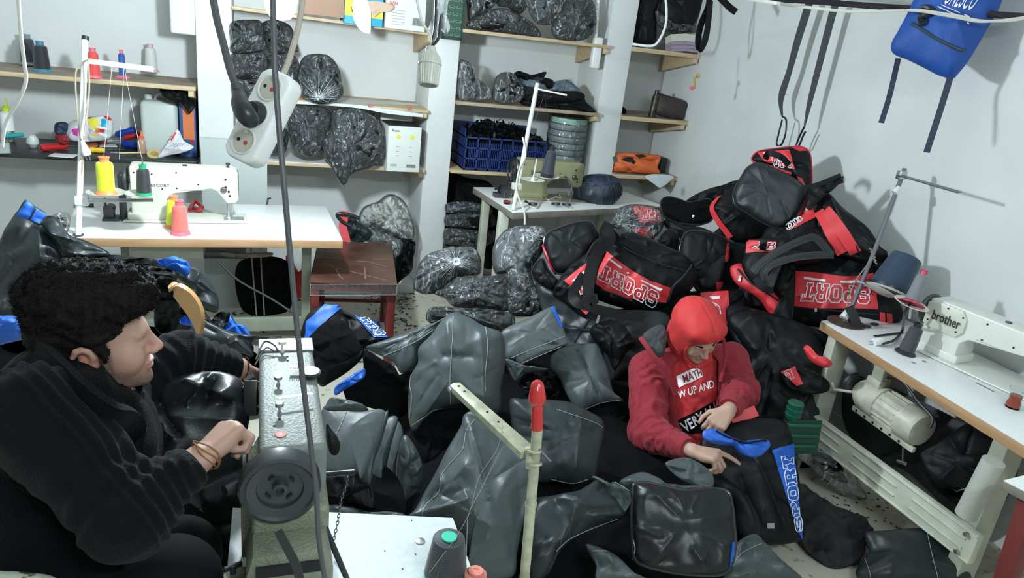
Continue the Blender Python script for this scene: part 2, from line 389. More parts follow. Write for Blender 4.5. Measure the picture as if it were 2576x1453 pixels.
# ================= light =================
LT = mat('bulb_glow', LAMPCOL, emit=BULB); LTR = mat('fill_lamp_glow', LAMPCOL, emit=FILL_TUBE)
b0 = D(706, -4, 2.6)
t = thing('light_bulb', b0, 'bare glowing white bulb hanging at the top of the picture', 'light bulb')
mk('glass', lathe([(.004, -.075), (.035, -.067), (.053, -.038), (.058, 0), (.048, .034), (.028, .062), (.017, .075)], b0), LT, t)
mk('lamp_holder', lathe([(.017, .07), (.02, .075), (.022, .11), (.015, .13), (.006, .14)], b0), IVORY, t)
mk('cord', tube([b0+V3(0, 0, .12), b0+V3(.01, .01, .5), V3(b0[0]+.02, b0[1]+.05, ZC)], .003), WCORD, t)
cl = V3(.9, -.6, ZC-.25)
t = thing('fill_lamp', cl, 'unseen fill tube lamp behind the viewer', 'lamp')  # unseen lamp that gives broad fill light from behind the camera
mk('tube', cyl(cl+V3(-.6, 0, 0), cl+V3(.6, 0, 0), .02), LTR, t)
mk('housing', box(cl+V3(-.62, -.04, .03), cl+V3(.62, .04, .08), .005), WPLAST, t)
mk('hanger', join([cyl(cl+V3(s, 0, .08), V3(cl[0]+s, cl[1], ZC), .006) for s in (-.4, .4)]), WPLAST, t)
# ================= shelves =================
def zat(px, py, Y=4.8): return Py(px, py, Y)[2]
def shelf(x0, x1, z, th, label, front=4.80, board=PINE, top=None, br=(), name='wall_shelf', z1=None):
    t = thing(name, ((x0+x1)/2, 5.05, z-th), label, 'shelf', 'shelves between the pillars')
    z1 = z if z1 is None else z1
    g = box((x0, front, z-th), (x1, YB, z), .003); V = g[0]; V[:, 2] += (V[:, 0]-x0)/(x1-x0)*(z1-z)
    mk('board', g, board, t)
    if top is not None:
        g = box((x0, front+.004, z), (x1, YB, z+.003)); V = g[0]; V[:, 2] += (V[:, 0]-x0)/(x1-x0)*(z1-z); mk('top_surface', g, top, t)
    for s in br:
        g = prism([(front+.01, z1-th), (front+.01, z1-th-.035), (YB, z1-th-.13), (YB, z1-th)], s, s+.03, .002); V = g[0][:, [1, 0, 2]]
        mk('bracket', (V, g[1]), PINE, t)
    return t
ZLU = zat(245, 199); ZLD = .905; ZM3 = zat(560, 12); ZM2 = zat(900, 263); ZM1 = zat(870, 416)
ZR3, ZR3b = zat(1180, 74), zat(1480, 108); ZR2 = zat(1320, 269); ZR1 = zat(1200, 431)
ZQ3, ZQ2, ZQ1 = zat(1680, 128), zat(1640, 298), zat(1620, 442)
shelf(XL, -.37, ZLU, .025, 'pine shelf holding five thread cones, upper left', top=PINED, br=(-.41,))
shelf(XL, -.37, ZLD, .03, 'black shelf cluttered with tools and bags behind the left sewing machine', board=mat('black_board', (.03, .03, .035), .4, var=.4, vscale=9))
shelf(-.16, 1.06, ZM3, .02, 'top pine shelf carrying boxes, left of the middle pillar', br=(1.02,), z1=zat(1085, 82))
shelf(-.16, 1.06, ZM2, .02, 'middle shelf lined with a torn white cardboard, left of the middle pillar', br=(1.02,))
shelf(-.16, 1.06, ZM1, .022, 'lowest pine shelf with black bundles and white carton, left of the middle pillar', br=(1.02,), top=WHITE)
shelf(1.245, 2.31, ZR3, .022, 'top pine shelf full of plastic-wrapped bundles, right of the middle pillar', br=(2.27,), z1=ZR3b)
shelf(1.245, 2.31, ZR2, .022, 'middle pine shelf with film bundles and fabric stack, right of the middle pillar', br=(2.27,), board=mat('pine_grey', (.45, .36, .25), .7, var=.3, vscale=9))
shelf(1.245, 2.31, ZR1, .022, 'lowest pine shelf under the blue crate', br=())
shelf(2.505, XR, ZQ3, .03, 'top corner shelf with dark bags and bundled strips, near right wall', br=(3.0,))
shelf(2.505, XR, ZQ2, .028, 'middle corner shelf with spray can and brown pouch', br=(3.0,), top=PINED)
shelf(2.505, XR, ZQ1, .028, 'lowest corner shelf under the orange bag', br=(3.0,), top=PINED)
# ================= tables =================
def poly_top(P, z, th, bev=.002): return prism([(p[0], p[1]) for p in P], z-th, z, bev, axis='z')
def table(name, P, label, z=.75, edge=WOODE, top=WHITE, th=.042):
    P = [np.asarray(p)[:2] for p in P]; c = np.mean(P, 0); t = thing(name, (c[0], c[1], 0), label, 'table')
    mk('edge_band', poly_top(P, z-.003, th, .004), edge, t)
    mk('tabletop', poly_top([p+(c-p)/np.linalg.norm(c-p)*.002 for p in P], z, .004, .0015), top, t)
    return t
def leg(t, a, b, w=.04, m=GREENP, name='leg'):
    a = np.asarray(a, float); b = np.asarray(b, float); L = np.linalg.norm(b-a)
    return mk(name, box((0, -w/2, -w/2), (L, w/2, w/2), .004, frame(a, b-a, (0, 1, .01))), m, t)
LTAB = table('sewing_table', [Pz(160, 597, .75), Pz(863, 604, .75), Pz(820, 518, .75), Pz(196, 503, .75)], 'white sewing table with brown edge under the cream sewing machine at left')
lx = Pz(740, 620, .75)
for x, y in ((.24, 3.98), (-.66, 3.98)):
    leg(LTAB, (x, y, 0), (x, y, .708), .05)
    leg(LTAB, (x, y-.25, .05), (x, y+.3, .05), .05, name='foot')
mk('crossbar', box((-.66, 3.96, .12), (.24, 3.99, .20), .003), GREENP, LTAB)
mk('treadle', box((-.5, 3.80, .08), (-.1, 4.05, .10), .003, ), DSTEEL, LTAB)
mk('pull_rod', join([tube([(-.02, 4.0, .1), (-.06, 4.0, .7)], .004), tube([(.02, 4.0, .12), (-.01, 4.0, .7)], .004)]), STEEL, LTAB)
mk('drawer', box((-.62, 3.80, .60), (-.28, 4.1, .705), .005), CREAM2, LTAB)
mk('drive_motor', join([cyl((-.30, 4.05, .60), (-.08, 4.05, .60), .075), box((-.2, 4.0, .66), (-.1, 4.1, .71))]), DSTEEL, LTAB)
ZT2 = .84
MTAB = table('sewing_table', [Pz(1290, 534, ZT2), Pz(1672, 518, ZT2), Pz(1552, 474, ZT2), Pz(1190, 470, ZT2)], 'greyish white sewing table beside middle pillar under the olive machine', edge=WOODG, z=ZT2)
p = Pz(1272, 545, ZT2-.05); leg(MTAB, (p[0]+.02, p[1]+.10, 0), (p[0]+.02, p[1]+.10, ZT2-.042), .06, CREAM)
for q in (Pz(1600, 505, ZT2), Pz(1520, 480, ZT2), Pz(1225, 482, ZT2)): leg(MTAB, (q[0], q[1], 0), (q[0], q[1], ZT2-.042), .05, CREAM2)
q0, q1 = Pz(2065, 806, .75), Pz(2576, 1118, .75); dr = nrm(q1-q0); q1 = q0+dr*1.42
bk = V3(XR-.02, q0[1]+.02, .75)
RTAB = table('sewing_table', [q0, V3(XR-.02, q0[1]+.10, .75), V3(XR-.02, q1[1], .75), q1], 'white sewing table with beech edge along the right wall')
mk('front_edge', box(q0+V3(-.004, 0, -.043)*1, q0+V3(-.004, 0, -.043)+V3(.001, .001, .001)), WOODE, RTAB)
# steel stand of the right table
def slantbox(a, b, w, d, nrmv, m, name, t, bev=.003):
    a = np.asarray(a, float); L = np.linalg.norm(np.asarray(b)-a); return mk(name, box((0, -d/2, -w/2), (L, d/2, w/2), bev, frame(a, np.asarray(b)-a, nrmv)), m, t)
XS = 2.56
ya, yb = Px(2085, 950, XS)[1], Px(2470, 1320, XS)[1]
slantbox((XS, ya, 0), (XS, ya, .705), .10, .05, (1, 0, 0), CREAM2, 'leg', RTAB)
slantbox((XS+.01, yb+.02, 0), (XS+.01, yb+.02, .705), .10, .06, (1, 0, 0), CREAM2, 'leg', RTAB)
slantbox((XS-.06, ya, .02), (XR-.1, ya, .02), .05, .05, (0, 0, 1), CREAM2, 'foot', RTAB)
slantbox((XS-.10, yb, .02), (XR-.1, yb, .02), .05, .05, (0, 0, 1), CREAM2, 'foot', RTAB)
zr1 = Px(2065, 1035, XS)[2]; zr0 = Px(2045, 1095, XS)[2]; zs1 = Px(2465, 1312, XS)[2]; zs0 = Px(2435, 1372, XS)[2]
zt, zb = (zr1+zs1)/2, (zr0+zs0)/2
rail = mk('stand_rail', box((XS-.075, yb-.05, zb), (XS-.045, ya+.05, zt), .003), CREAM, RTAB)
ribs = []
for z_ in (zt-.006, zb+.006, zb+(zt-zb)*.66, zb+(zt-zb)*.33):
    n_ = 1 if z_ in (zt-.006, zb+.006) else 3
    for k in range(n_):
        L = (ya-yb+.1)/n_; y0_ = yb-.05+k*L+(.04 if n_ > 1 else 0); ribs.append(box((XS-.081, y0_, z_-.004), (XS-.073, y0_+L-(.08 if n_ > 1 else 0), z_+.004), .002))
mk('ribs', join(ribs), CREAM, rail)
for y_, z_ in ((yb+.0, zb+.02), (yb-.01, zt-.02), (ya, zb+.02), (ya, zt-.02)):
    mk('bolt', cyl((XS-.075, y_, z_), (XS-.09, y_, z_), .009, n=8), STEEL, rail)
# ================= lockstitch machine =================
def lockstitch(o, xd, L, h, body, label, brand, bx, bw, bh, hand=None, bed=True, colw=.15, face=STEEL, sy_=1):
    M = frame(o, xd, (0, 0, 1)); t = thing('sewing_machine', o, label, 'sewing machine', 'flatbed sewing machines')
    Y0, Y1 = 0.0, .115
    ua = h*.52
    prof = [(0, 0), (0, h-.006), (.012, h), (L-.02, h*.985), (L, h*.95), (L, h*.42), (L-.012, h*.36), (L-.055, h*.36), (L-.10, ua+.015), (L-.13, ua+.03), (colw+.03, ua), (colw, ua-.03), (colw, 0)]
    mk('body', prism(prof, Y0, Y1, .012, M, segs=4), body, t, ang=50)
    if bed: mk('bed', T(M, box((-.04, -.03, .002), (L+.045, Y1+.04, .010), .003)), body, t)
    mk('base_block', T(M, box((-.02, -.005, .008), (colw+.015, Y1+.005, .045), .008)), body, t)
    mk('slide_plate', T(M, box((L-.07, .0, .010), (L+.03, .07, .013), .001)), STEEL, t)
    mk('face_plate', T(M, box((L-.002, .015, h*.40), (L+.006, Y1-.015, h*.92), .003)), face, t)
    nx = L-.028; mk('needle_bar', T(M, join([cyl((nx, .05, h*.45), (nx, .05, .045), .005), cyl((nx, .05, .05), (nx, .05, .012), .0012, n=6), cyl((nx-.018, .06, h*.40), (nx-.018, .06, .03), .005)])), STEEL, t)
    mk('presser_foot', T(M, join([box((nx-.03, .035, .014), (nx-.01, .065, .02), .001), box((nx-.024, .05, .018), (nx-.014, .06, .045), .001)])), STEEL, t)
    mk('handwheel', T(M, join([lathe([(.05, 0), (.068, .004), (.072, .012), (.066, .022), (.05, .024), (.03, .03), (.012, .034)], (-.012, .058, h*.72), (-1, 0, 0)), cyl((.002, .058, h*.72), (-.02, .058, h*.72), .022)])), hand or DSTEEL, t)
    sc = []
    for (x, z) in ((.02, h*.88), (.02, h*.12), (.10, h*.86), (L*.42, h*.9), (L*.42, h*.62), (L*.62, h*.70), (L-.06, h*.80), (L-.06, h*.66), (L-.045, h*.58), (L-.04, h*.5), (colw-.02, h*.6), (.10, h*.12)):
        sc.append(T(M, cyl((x, .0005, z), (x, -.002, z), .004 if x < L-.07 else .006, n=12)))
    mk('screw', join(sc), HOLE, t)
    mk('top_cap', T(M, join([cyl((L-.045, .055, h*.97), (L-.045, .055, h*1.05), .007), cyl((L-.045, .055, h*1.04), (L-.045, .055, h*1.07), .011), cyl((L*.5, .05, h*.99), (L*.5, .05, h*1.01), .012)])), DSTEEL, t)
    mk('tension_disc', T(M, join([cyl((L-.07, -.002, h*.62), (L-.07, -.02, h*.62), .009), cyl((L-.07, -.008, h*.62), (L-.07, -.011, h*.62), .016)])), STEEL, t)
    mk('arm_seam', T(M, box((colw+.06, -.0008, h*.585), (L-.09, .001, h*.59))), mat('seam_line', (.25, .26, .2), .6), t)  # thin darker line along the arm joint
    if brand:
        text_at(brand, xf(M, [[bx, -.0025, h*.64]])[0], M[:3, 0], M[:3, 2], bw, bh, mat('brand_ink', (.03, .03, .035), .5), t, name='lettering')
    return t, M
o1 = Pz(333, 557, .75); xd1 = nrm(Pz(585, 559, .75)-o1)
L1 = .505; h1 = Py(327, 416, o1[1])[2]-.75
LM, ML = lockstitch(o1, xd1, L1, h1, CREAM, 'cream flatbed sewing machine on the left white table', 'ESCORT', .095, .085, .014, colw=.165)
mk('belt_guard', T(ML, box((-.055, .0, .004), (-.028, .11, h1*.85), .01)), BLACKP, LM)
mk('bobbin_winder', T(ML, join([box((-.13, .02, 0), (-.08, .07, .07), .006), cyl((-.10, .0, .05), (-.10, .09, .05), .022), cyl((-.12, .04, .07), (-.12, .04, .11), .006), box((-.135, .0, 0), (-.06, .09, .012), .003)])), DSTEEL, LM)
mk('drive_belt', T(ML, box((-.052, .015, -.005), (-.036, .03, .2), .004)), RUBBER, LM)
mk('knee_hook', T(ML, join([tube([(.22, -.03, .02), (.235, -.035, .028), (.25, -.03, .022)], .004), ])), STEEL, LM)
o2 = Pz(1309, 500, ZT2); xd2 = nrm(Py(1475, 446, o2[1])*V3(1, 1, 0)-o2*V3(1, 1, 0)); L2 = .455; h2 = Py(1318, 401, o2[1])[2]-ZT2
MM, M2 = lockstitch(o2+V3(-.02, 0, 0), xd2, L2, h2, OLIVE, 'olive green flatbed sewing machine on the middle table', 'brother', .075, .12, .032, colw=.20, face=OLIVE)
mk('handwheel_rim', T(M2, join([tube([(-.045, .058+.078*math.cos(a), h2*.68+.078*math.sin(a)) for a in np.linspace(0, 2*math.pi, 28, endpoint=False)], .007, closed=True)]+[cyl((-.045, .058, h2*.68), (-.045, .058+.075*math.cos(a), h2*.68+.075*math.sin(a)), .004, n=6) for a in (0.3, 2.4, 4.5)])), mat('bright_dark_steel', (.12, .12, .13), .25, metal=.9), MM)
mk('bobbin_winder', T(M2, join([box((-.16, .0, 0), (-.06, .06, .03), .006), cyl((-.13, .03, .03), (-.13, .03, .09), .006), cyl((-.09, -.02, .05), (-.09, .04, .05), .035), cyl((-.16, .0, .06), (-.12, .04, .08), .01)])), DSTEEL, MM)
o3 = Pz(2302, 876, .75); e3 = Pz(2540, 985, .75); xd3 = nrm(e3-o3); L3 = .60; h3 = Px(2329, 742, o3[0])[2]-.75
RM, M3 = lockstitch(o3, xd3, L3, h3+.005, mat('white_enamel', (.74, .745, .68), .32, var=.06, vscale=8), 'white flatbed sewing machine on the right wall table', None, 0, 0, 0, colw=.17, face=CREAM)
pl3 = T(M3, prism([(.0, h3*.55), (.0, h3*.93), (.02, h3*.99), (.15, h3*.99), (.175, h3*.85), (.175, h3*.62), (.15, h3*.50), (.02, h3*.50)], -.012, .004, .003))
np_ = mk('name_plate', pl3, CREAM, RM)
mk('screw', join([T(M3, cyl((x, -.012, h3*z), (x, -.014, h3*z), .004, n=10)) for x, z in ((.09, .94), (.02, .62), (.15, .60), (.16, .88))]), HOLE, np_)
text_at('brother', xf(M3, [[.034, -.0145, h3*.66]])[0], M3[:3, 0], M3[:3, 2], .125, .042, mat('brand_ink', (.03, .03, .035), .5), np_, bold=True)
# ================= thread cones and stands =================
def cone(p, h, r0, r1, thread, core, label, ax=(0, 0, 1), group=None, flange=1.25, neck=True, tag_='thread cone', s=1, hole=True):
    """plastic core with a wide foot, wound thread, narrow neck on top"""
    t = thing('thread_cone', p, label, tag_, group); ax = nrm(ax); n = 30; p = np.asarray(p, float)
    mk('core', lathe([(r0*.5, 0), (r0*flange, 0), (r0*flange, h*.02), (r0*1.02, h*.10), (r0*.5, h*.12)], p, ax, n), core, t)
    pr = [(r0*.5, h*.09), (r0*.97, h*.095), (r0, h*.12)]+[(r0+(r1-r0)*k/8, h*(.12+.66*k/8)) for k in range(1, 9)]
    pr += [(r1*.92, h*.83), (r1*.62, h*.87)] if neck else [(r1*.98, h*.80), (r1*.86, h*.82), (r1*.45, h*.825)]
    mk('wound_thread', lathe(pr, p, ax, n), thread, t)
    rt = r1*(.58 if neck else .42)
    mk('neck', lathe([(rt*.9, h*.80), (rt, h*.86), (rt, h*.97), (rt*1.12, h*.975), (rt*1.12, h), (rt*.5, h), (rt*.5, h*.97), (.0005, h*.97)] if neck else [(rt*.9, h*.815), (rt*1.1, h*.828), (rt, h*.835), (rt*.5, h*.83), (rt*.45, h*.80)], p, ax, n), core, t)
    return t
def pxcone(bx, by, z, hp, wp, thread, core, label, w1=None, dtop=None, Y=None, **k):
    p = Pz(bx, by, z) if Y is None else Py(bx, by, Y); d = (p-CAM)@FW; s = d/FPX
    return cone(p, hp*s, wp/2*s, (w1 or wp*.8)/2*s, thread, core, label, **k)
PINK = mat('pink_plastic', (.75, .16, .20), .4); ORG = mat('orange_plastic', (.80, .26, .10), .4); BLUP = mat('blue_plastic', (.05, .20, .30), .4)
THB = THR('black', (.012, .014, .018)); THG = THR('charcoal', (.03, .035, .05))
g = 'thread cones on the upper left shelf'
zt_ = ZLU+.003
def shcone(bx, by, hp, wp, th, co, lab, **k):
    Yd = Pz(bx, by, zt_)[1]; pxcone(bx, by, zt_, hp, wp, th, co, lab, Y=min(Yd, 5.2), group=g, **k)
shcone(74, 163, 73, 36, THG, mat('clear_grey', (.2, .25, .28), .3), 'dark grey thread cone leftmost on the upper left shelf')
shcone(107, 180, 73, 38, THB, BLUP, 'near-black thread cone with blue base on the upper left shelf')
shcone(238, 196, 72, 30, THR('red', (.72, .07, .06)), PINK, 'red thread cone behind the white stand pole on the upper left shelf')
shcone(309, 196, 68, 17, THR('blue', (.02, .09, .35)), PINK, 'slim royal blue thread cone with pink foot on the upper left shelf', flange=2.1, w1=15)
shcone(381, 180, 66, 30, THR('white', (.62, .62, .60)), mat('pale_pink', (.6, .4, .42), .4), 'white thread cone with pale pink cap on the upper left shelf')
pxcone(440, 570, .75, 80, 40, THR('yellow', (.70, .78, .02)), ORG, 'yellow thread cone standing behind the coral cone on the left table')
pxcone(454, 588, .75, 86, 40, THR('coral', (.85, .16, .13)), PINK, 'coral red thread cone standing on the left table', flange=1.2)
def dish(c, r, m, t, ax=(0, 0, 1), name='spool_dish'):
    return mk(name, lathe([(.001, 0), (r*.5, .001), (r*.95, r*.13), (r, r*.17), (r*.97, r*.19), (r*.5, r*.06), (.001, r*.05)], c, ax, 36), m, t)
GREYW = mat('clear_grey_dish', (.50, .50, .44), .3)
# left stand
b = Pz(197, 592, .75); db = (b-CAM)@FW; tp = D(214, 96, db+.02)
t = thing('thread_stand', b, 'tall white pole thread stand on the left table holding two cones', 'thread stand', 'thread stands')
mk('pole', tube([b, D(205, 350, db+.01), tp], .0135, 14), WPLAST, t)
mk('pole_cap', cyl(D(214, 101, db+.02), D(215, 91, db+.02), .0155), BLACKP, t)
mk('foot_ring', cyl(b, b+V3(0, 0, .006), .022), DSTEEL, t)
a_, c_ = D(222, 153, db+.03), D(388, 174, db+.06)
mk('guide_arm', join([box((0, -.012, -.002), (np.linalg.norm(c_-a_), .012, .002), .001, frame(a_, c_-a_)), box((0, -.013, -.012), (np.linalg.norm(c_-a_), -.010, .012), .001, frame(a_, c_-a_))]), WPLAST, t)
mk('clamp', box((-.022, -.02, -.022), (.035, .02, .022), .005, frame(D(202, 504, db), (1, 0, 0))), WPLAST, t)
mk('tray_arm', box((0, -.008, -.008), (.30, .008, .008), .002, frame(D(212, 504, db), nrm(D(368, 503, db+.05)-D(212, 504, db)))), STEEL, t)
dA, dB = D(268, 487, db+.03), D(363, 490, db+.05)
dish(dA-V3(0, 0, .006), .087, GREYW, t); dish(dB-V3(0, 0, .006), .085, GREYW, t)
mk('spindle', cyl(dB, dB+V3(0, 0, .18), .003), STEEL, t)
mk('thread_line', join([tube([dA+V3(0, 0, .17), D(282, 160, db+.03)], .0006, 4), tube([dB+V3(0, 0, .16), D(312, 166, db+.03)], .0006, 4), tube([D(312, 166, db+.03), D(300, 400, db+.03)], .0006, 4)]), WPLAST, t)
cone(dA, .175, .037, .037, THR('neon', (.75, .85, .02)), ORG, 'neon yellow thread cone on the left dish of the white stand', flange=1.3)
cone(dB, .145, .033, .027, THB, mat('green_plastic', (.02, .35, .16), .4), 'black thread cone with green top on the right dish of the white stand', flange=1.0)
mk('cable', join([tube(catmull([D(228, 148, db), D(205, 160, db), D(190, 190, db), D(196, 300, db), D(208, 400, db), D(196, 480, db), D(176, 560, db), D(163, 598, db)], 8), .004), tube(catmull([D(222, 150, db-.02), D(224, 230, db-.02), D(212, 340, db-.02), D(205, 400, db-.02)], 8), .004)]), mat('tan_cord', (.34, .29, .22), .6), None, 'tan cord looped around the white thread stand pole', 'cord')
pg = D(216, 380, db-.02)
t = thing('power_plug', pg, 'white plug hanging beside the white stand pole', 'plug')
mk('plug_body', lathe([(.008, -.05), (.014, -.02), (.02, 0), (.019, .018), (.014, .02)], pg, nrm(V3(.25, 0, -1)), 16), WPLAST, t)
mk('prong', join([cyl(pg+V3(x, 0, -.018), pg+V3(x+.006, 0, -.042), .0025, n=8) for x in (-.005, .01)]), STEEL, t)
mk('cable', tube(catmull([pg+V3(-.01, 0, .045), D(205, 330, db-.02), D(222, 250, db-.02)], 6), .004), WCORD, t)
# middle stand
b = Pz(1291, 528, ZT2); db = (b-CAM)@FW
t = thing('thread_stand', b, 'slanting ivory thread stand pole on the middle table', 'thread stand', 'thread stands')
mk('pole', tube([b, D(1352, 210, db)], .014, 12), IVORY, t)
mk('guide_arm', box((0, -.012, -.004), (.21, .012, .006), .001, frame(D(1343, 222, db), D(1418, 238, db)-D(1343, 222, db))), IVORY, t)
mk('clamp', box((-.03, -.02, -.02), (.03, .02, .02), .004, frame(D(1300, 468, db), (1, 0, 0))), IVORY, t)
dC, dD = D(1340, 456, db-.02), D(1375, 448, db+.04)
dish(dC, .075, IVORY, t); dish(dD, .08, IVORY, t)
mk('spindle', join([cyl(dC, dC+V3(.01, 0, .14), .005), cyl(dC, dC+V3(0, 0, .03), .016, .008)]), IVORY, t)
mk('cable', tube(catmull([D(1315, 345, db-.02), D(1322, 390, db-.02), D(1305, 430, db-.02), D(1300, 480, db-.02), D(1318, 530, db-.02), D(1320, 565, db-.02)], 8), .006), IVORY, t)
mk('thread_line', join([tube([dD+V3(0, 0, .18), D(1370, 236, db)], .0008, 4), tube([D(1370, 236, db), D(1340, 320, db)], .0008, 4)]), DSTEEL, t)
cone(dD+V3(0, 0, .01), .19, .042, .03, THG, BLACKP, 'black thread cone on the middle table stand dish', ax=(.08, 0, 1), flange=1.0)
# right stand: base disc and leaning chrome rod
b = Pz(2128, 812, .75); db = (b-CAM)@FW
t = thing('thread_stand', b, 'leaning chrome rod thread stand at the far end of the right table', 'thread stand', 'thread stands')
mk('base_disc', lathe([(.001, 0), (.085, .0), (.085, .006), (.03, .014), (.02, .03), (.001, .03)], b), mat('brown_black_metal', (.05, .03, .025), .35), t)
tp = D(2276, 424, db-.02)
mk('rod', tube([b+V3(0, 0, .02), D(2200, 630, db-.01), tp], .0105, 10), mat('grey_steel', (.22, .22, .24), .35, metal=.9), t)
mk('guide_arm', box((0, -.013, -.002), (.35, .013, .002), .0008, frame(D(2262, 440, db-.02), D(2450, 494, db-.40)-D(2262, 440, db-.02), UP-FW*.9)), MATS['grey_steel'], t)
mk('clamp', box((-.02, -.014, -.02), (.02, .014, .02), .003, frame(D(2268, 440, db-.02), (1, 0, 0))), STEEL, t)
mk('tape_wrap', join([cyl(D(2262, 470, db-.03), D(2250, 485, db-.03), .010, .016), tube([D(2144, 770, db-.01), D(2122, 800, db-.02)], [.012, .022], 8)]), WPLAST, t)
mk('twine', join([tube([D(2190+q*3, 632+q*8, db-.02), D(2200+q*2, 640+q*8, db-.02)], .004, 6) for q in range(-1, 4)]+[tube(catmull([D(2195, 650, db-.02), D(2150, 710, db-.03), D(2130, 770, db-.03)], 6), .003, 5)]), mat('twine', (.25, .24, .22), .7), t)
dE, dF = D(2228, 738, db-.03), D(2291, 764, db-.34)
dish(dE-V3(0, 0, .005), .105, IVORY, t, nrm(RT*.4+UP*.85), ); dish(dF-V3(0, 0, .008), .072, IVORY, t, nrm(V3(.1, -.15, 1)))
mk('tray_arm', join([tube([D(2155, 705, db-.02), dE], .005, 6), tube([dE, dF], .005, 6), tube([dF, D(2288, 800, db-.30)], .006, 6)]), STEEL, t)
mk('black_strap', ribbon(catmull([D(2135, 770, db-.05), D(2150, 800, db-.06), D(2160, 835, db-.05)], 6), .045, RT), BLACKP, t)
CN = cone(dE, .245, .090, .070, THR('navy', (.01, .035, .075)), BLACKP, 'large navy thread cone on the upper dish of the chrome stand', ax=nrm(RT*.5+UP*.85), neck=False, flange=1.0)
mk('centre_ring', lathe([(.001, 0), (.016, 0), (.016, .002), (.001, .002)], dE+nrm(RT*.5+UP*.85)*.2045, nrm(RT*.5+UP*.85)), mat('pale_green', (.5, .6, .4), .5), CN)
cone(dF, .155, .030, .024, THR('silver', (.20, .20, .22)), mat('crimson_plastic', (.55, .04, .10), .35), 'silver grey thread cone with crimson foot on the lower dish', ax=nrm(RT*.38+UP*.9), flange=1.9)
pxcone(2277, 888, .75, 84, 38, THR('charc2', (.035, .04, .045)), BLACKP, 'charcoal thread cone standing on the right table', ax=nrm(V3(.12, -.04, 1)), flange=1.35, w1=32)
# ================= soft goods =================
def tags_stuff():
    for o in bpy.data.objects:
        if o.type == 'MESH' and o.parent and o.name.split('.')[0] in ('screw', 'ribs', 'top_cap', 'twine', 'thread_line', 'needle_bar', 'presser_foot', 'tension_disc', 'seam', 'hanger'): o['kind'] = 'stuff'
K = 3.027
def cz(ox, oy, pts): return [(ox+x/K, oy+y/K) for x, y in pts]
GREY = mat('coated_fabric_grey', (.060, .075, .077), .42, bump=.10, bscale=260, spec=.45, var=.12, vscale=3)
GREYB = mat('coated_fabric_dark', (.022, .028, .030), .40, bump=.10, bscale=260, spec=.35, var=.15, vscale=3)
BLK = mat('black_polyester', (.005, .0056, .0065), .5, bump=.10, bscale=300, spec=.2)
BLKM = mat('black_matte_cloth', (.004, .0045, .005), .85, spec=.1, bump=.1, bscale=200)
RED = mat('red_polyester', (.68, .035, .045), .5, bump=.08, bscale=240)
BLUE = mat('blue_polyester', (.008, .10, .50), .5, bump=.08, bscale=240)
PRINT = mat('white_print', (.86, .84, .86), .5)
STITCH = mat('pale_stitch', (.34, .36, .33), .8)
PIPE = mat('black_piping', (.02, .022, .026), .22)
PIPER = mat('red_piping', (.55, .03, .06), .4)
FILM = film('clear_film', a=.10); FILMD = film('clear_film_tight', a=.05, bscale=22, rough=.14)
def ref(r):
    k = r[0]
    return {'x': Px, 'y': Py, 'z': Pz, 'd': D}[k](*r[1:])
def bag(name, label, cat, out, r, az=-115, el=30, front=.05, back=.10, m=GREY, pipe=None, pr=.004, group=None, **k):
    pl = plane_of(ref(r), az, el); g, W = soft(out, pl, front, back, **k)
    o = mk(name, g, m, None, label, cat, group, ang=75)
    NEAR[o.name] = Vector(W.mean(0)+pl[1]*.2)
    if pipe is not None: mk('piping', tube(catmull(W[::2]+pl[1]*.003, 2, True), pr, 7, closed=True), pipe, o)
    o_pl[o.name] = pl; return o
o_pl = {}
def strap(o, pts, w, m, name='strap', off=.006, th=.003, parent=None, label=None):
    P = catmull(pts, 6); Q = [on(o, x, y, off) for x, y in P if hits(o, x, y)]
    if len(Q) < 3: return None
    pts3 = np.array([q[0] for q in Q]); nn_ = np.array([q[1] for q in Q]); sd = []
    for _ in range(5):
        nn_[1:-1] = (nn_[:-2]+nn_[1:-1]+nn_[2:])/3; pts3[1:-1] = (pts3[:-2]+2*pts3[1:-1]+pts3[2:])/4
    pts3 += nrm(nn_.mean(0))*off*.5
    for i in range(len(Q)):
        t = nrm(pts3[min(i+1, len(Q)-1)]-pts3[max(i-1, 0)]); sd.append(np.cross(t, nn_[i]))
    return mk(name, ribbon(pts3, w, sd, th), m, parent or o, label=label)
def freestrap(pts, w, m, name, side=None, parent=None, th=.003, label=None, cat=None, n=6, group=None):
    """pts: (px,py,depth)"""
    P = catmull(np.array(pts, float), n); P3 = [D(*p) for p in P]
    sd = []
    for i in range(len(P3)):
        t = nrm(P3[min(i+1, len(P3)-1)]-P3[max(i-1, 0)]); sd.append(np.cross(t, nrm(CAM-P3[i])) if side is None else side)
    return mk(name, ribbon(P3, w, sd, th), m, parent, label=label, cat=cat, group=group)
def dep(p): return float((np.asarray(p)-CAM)@FW)
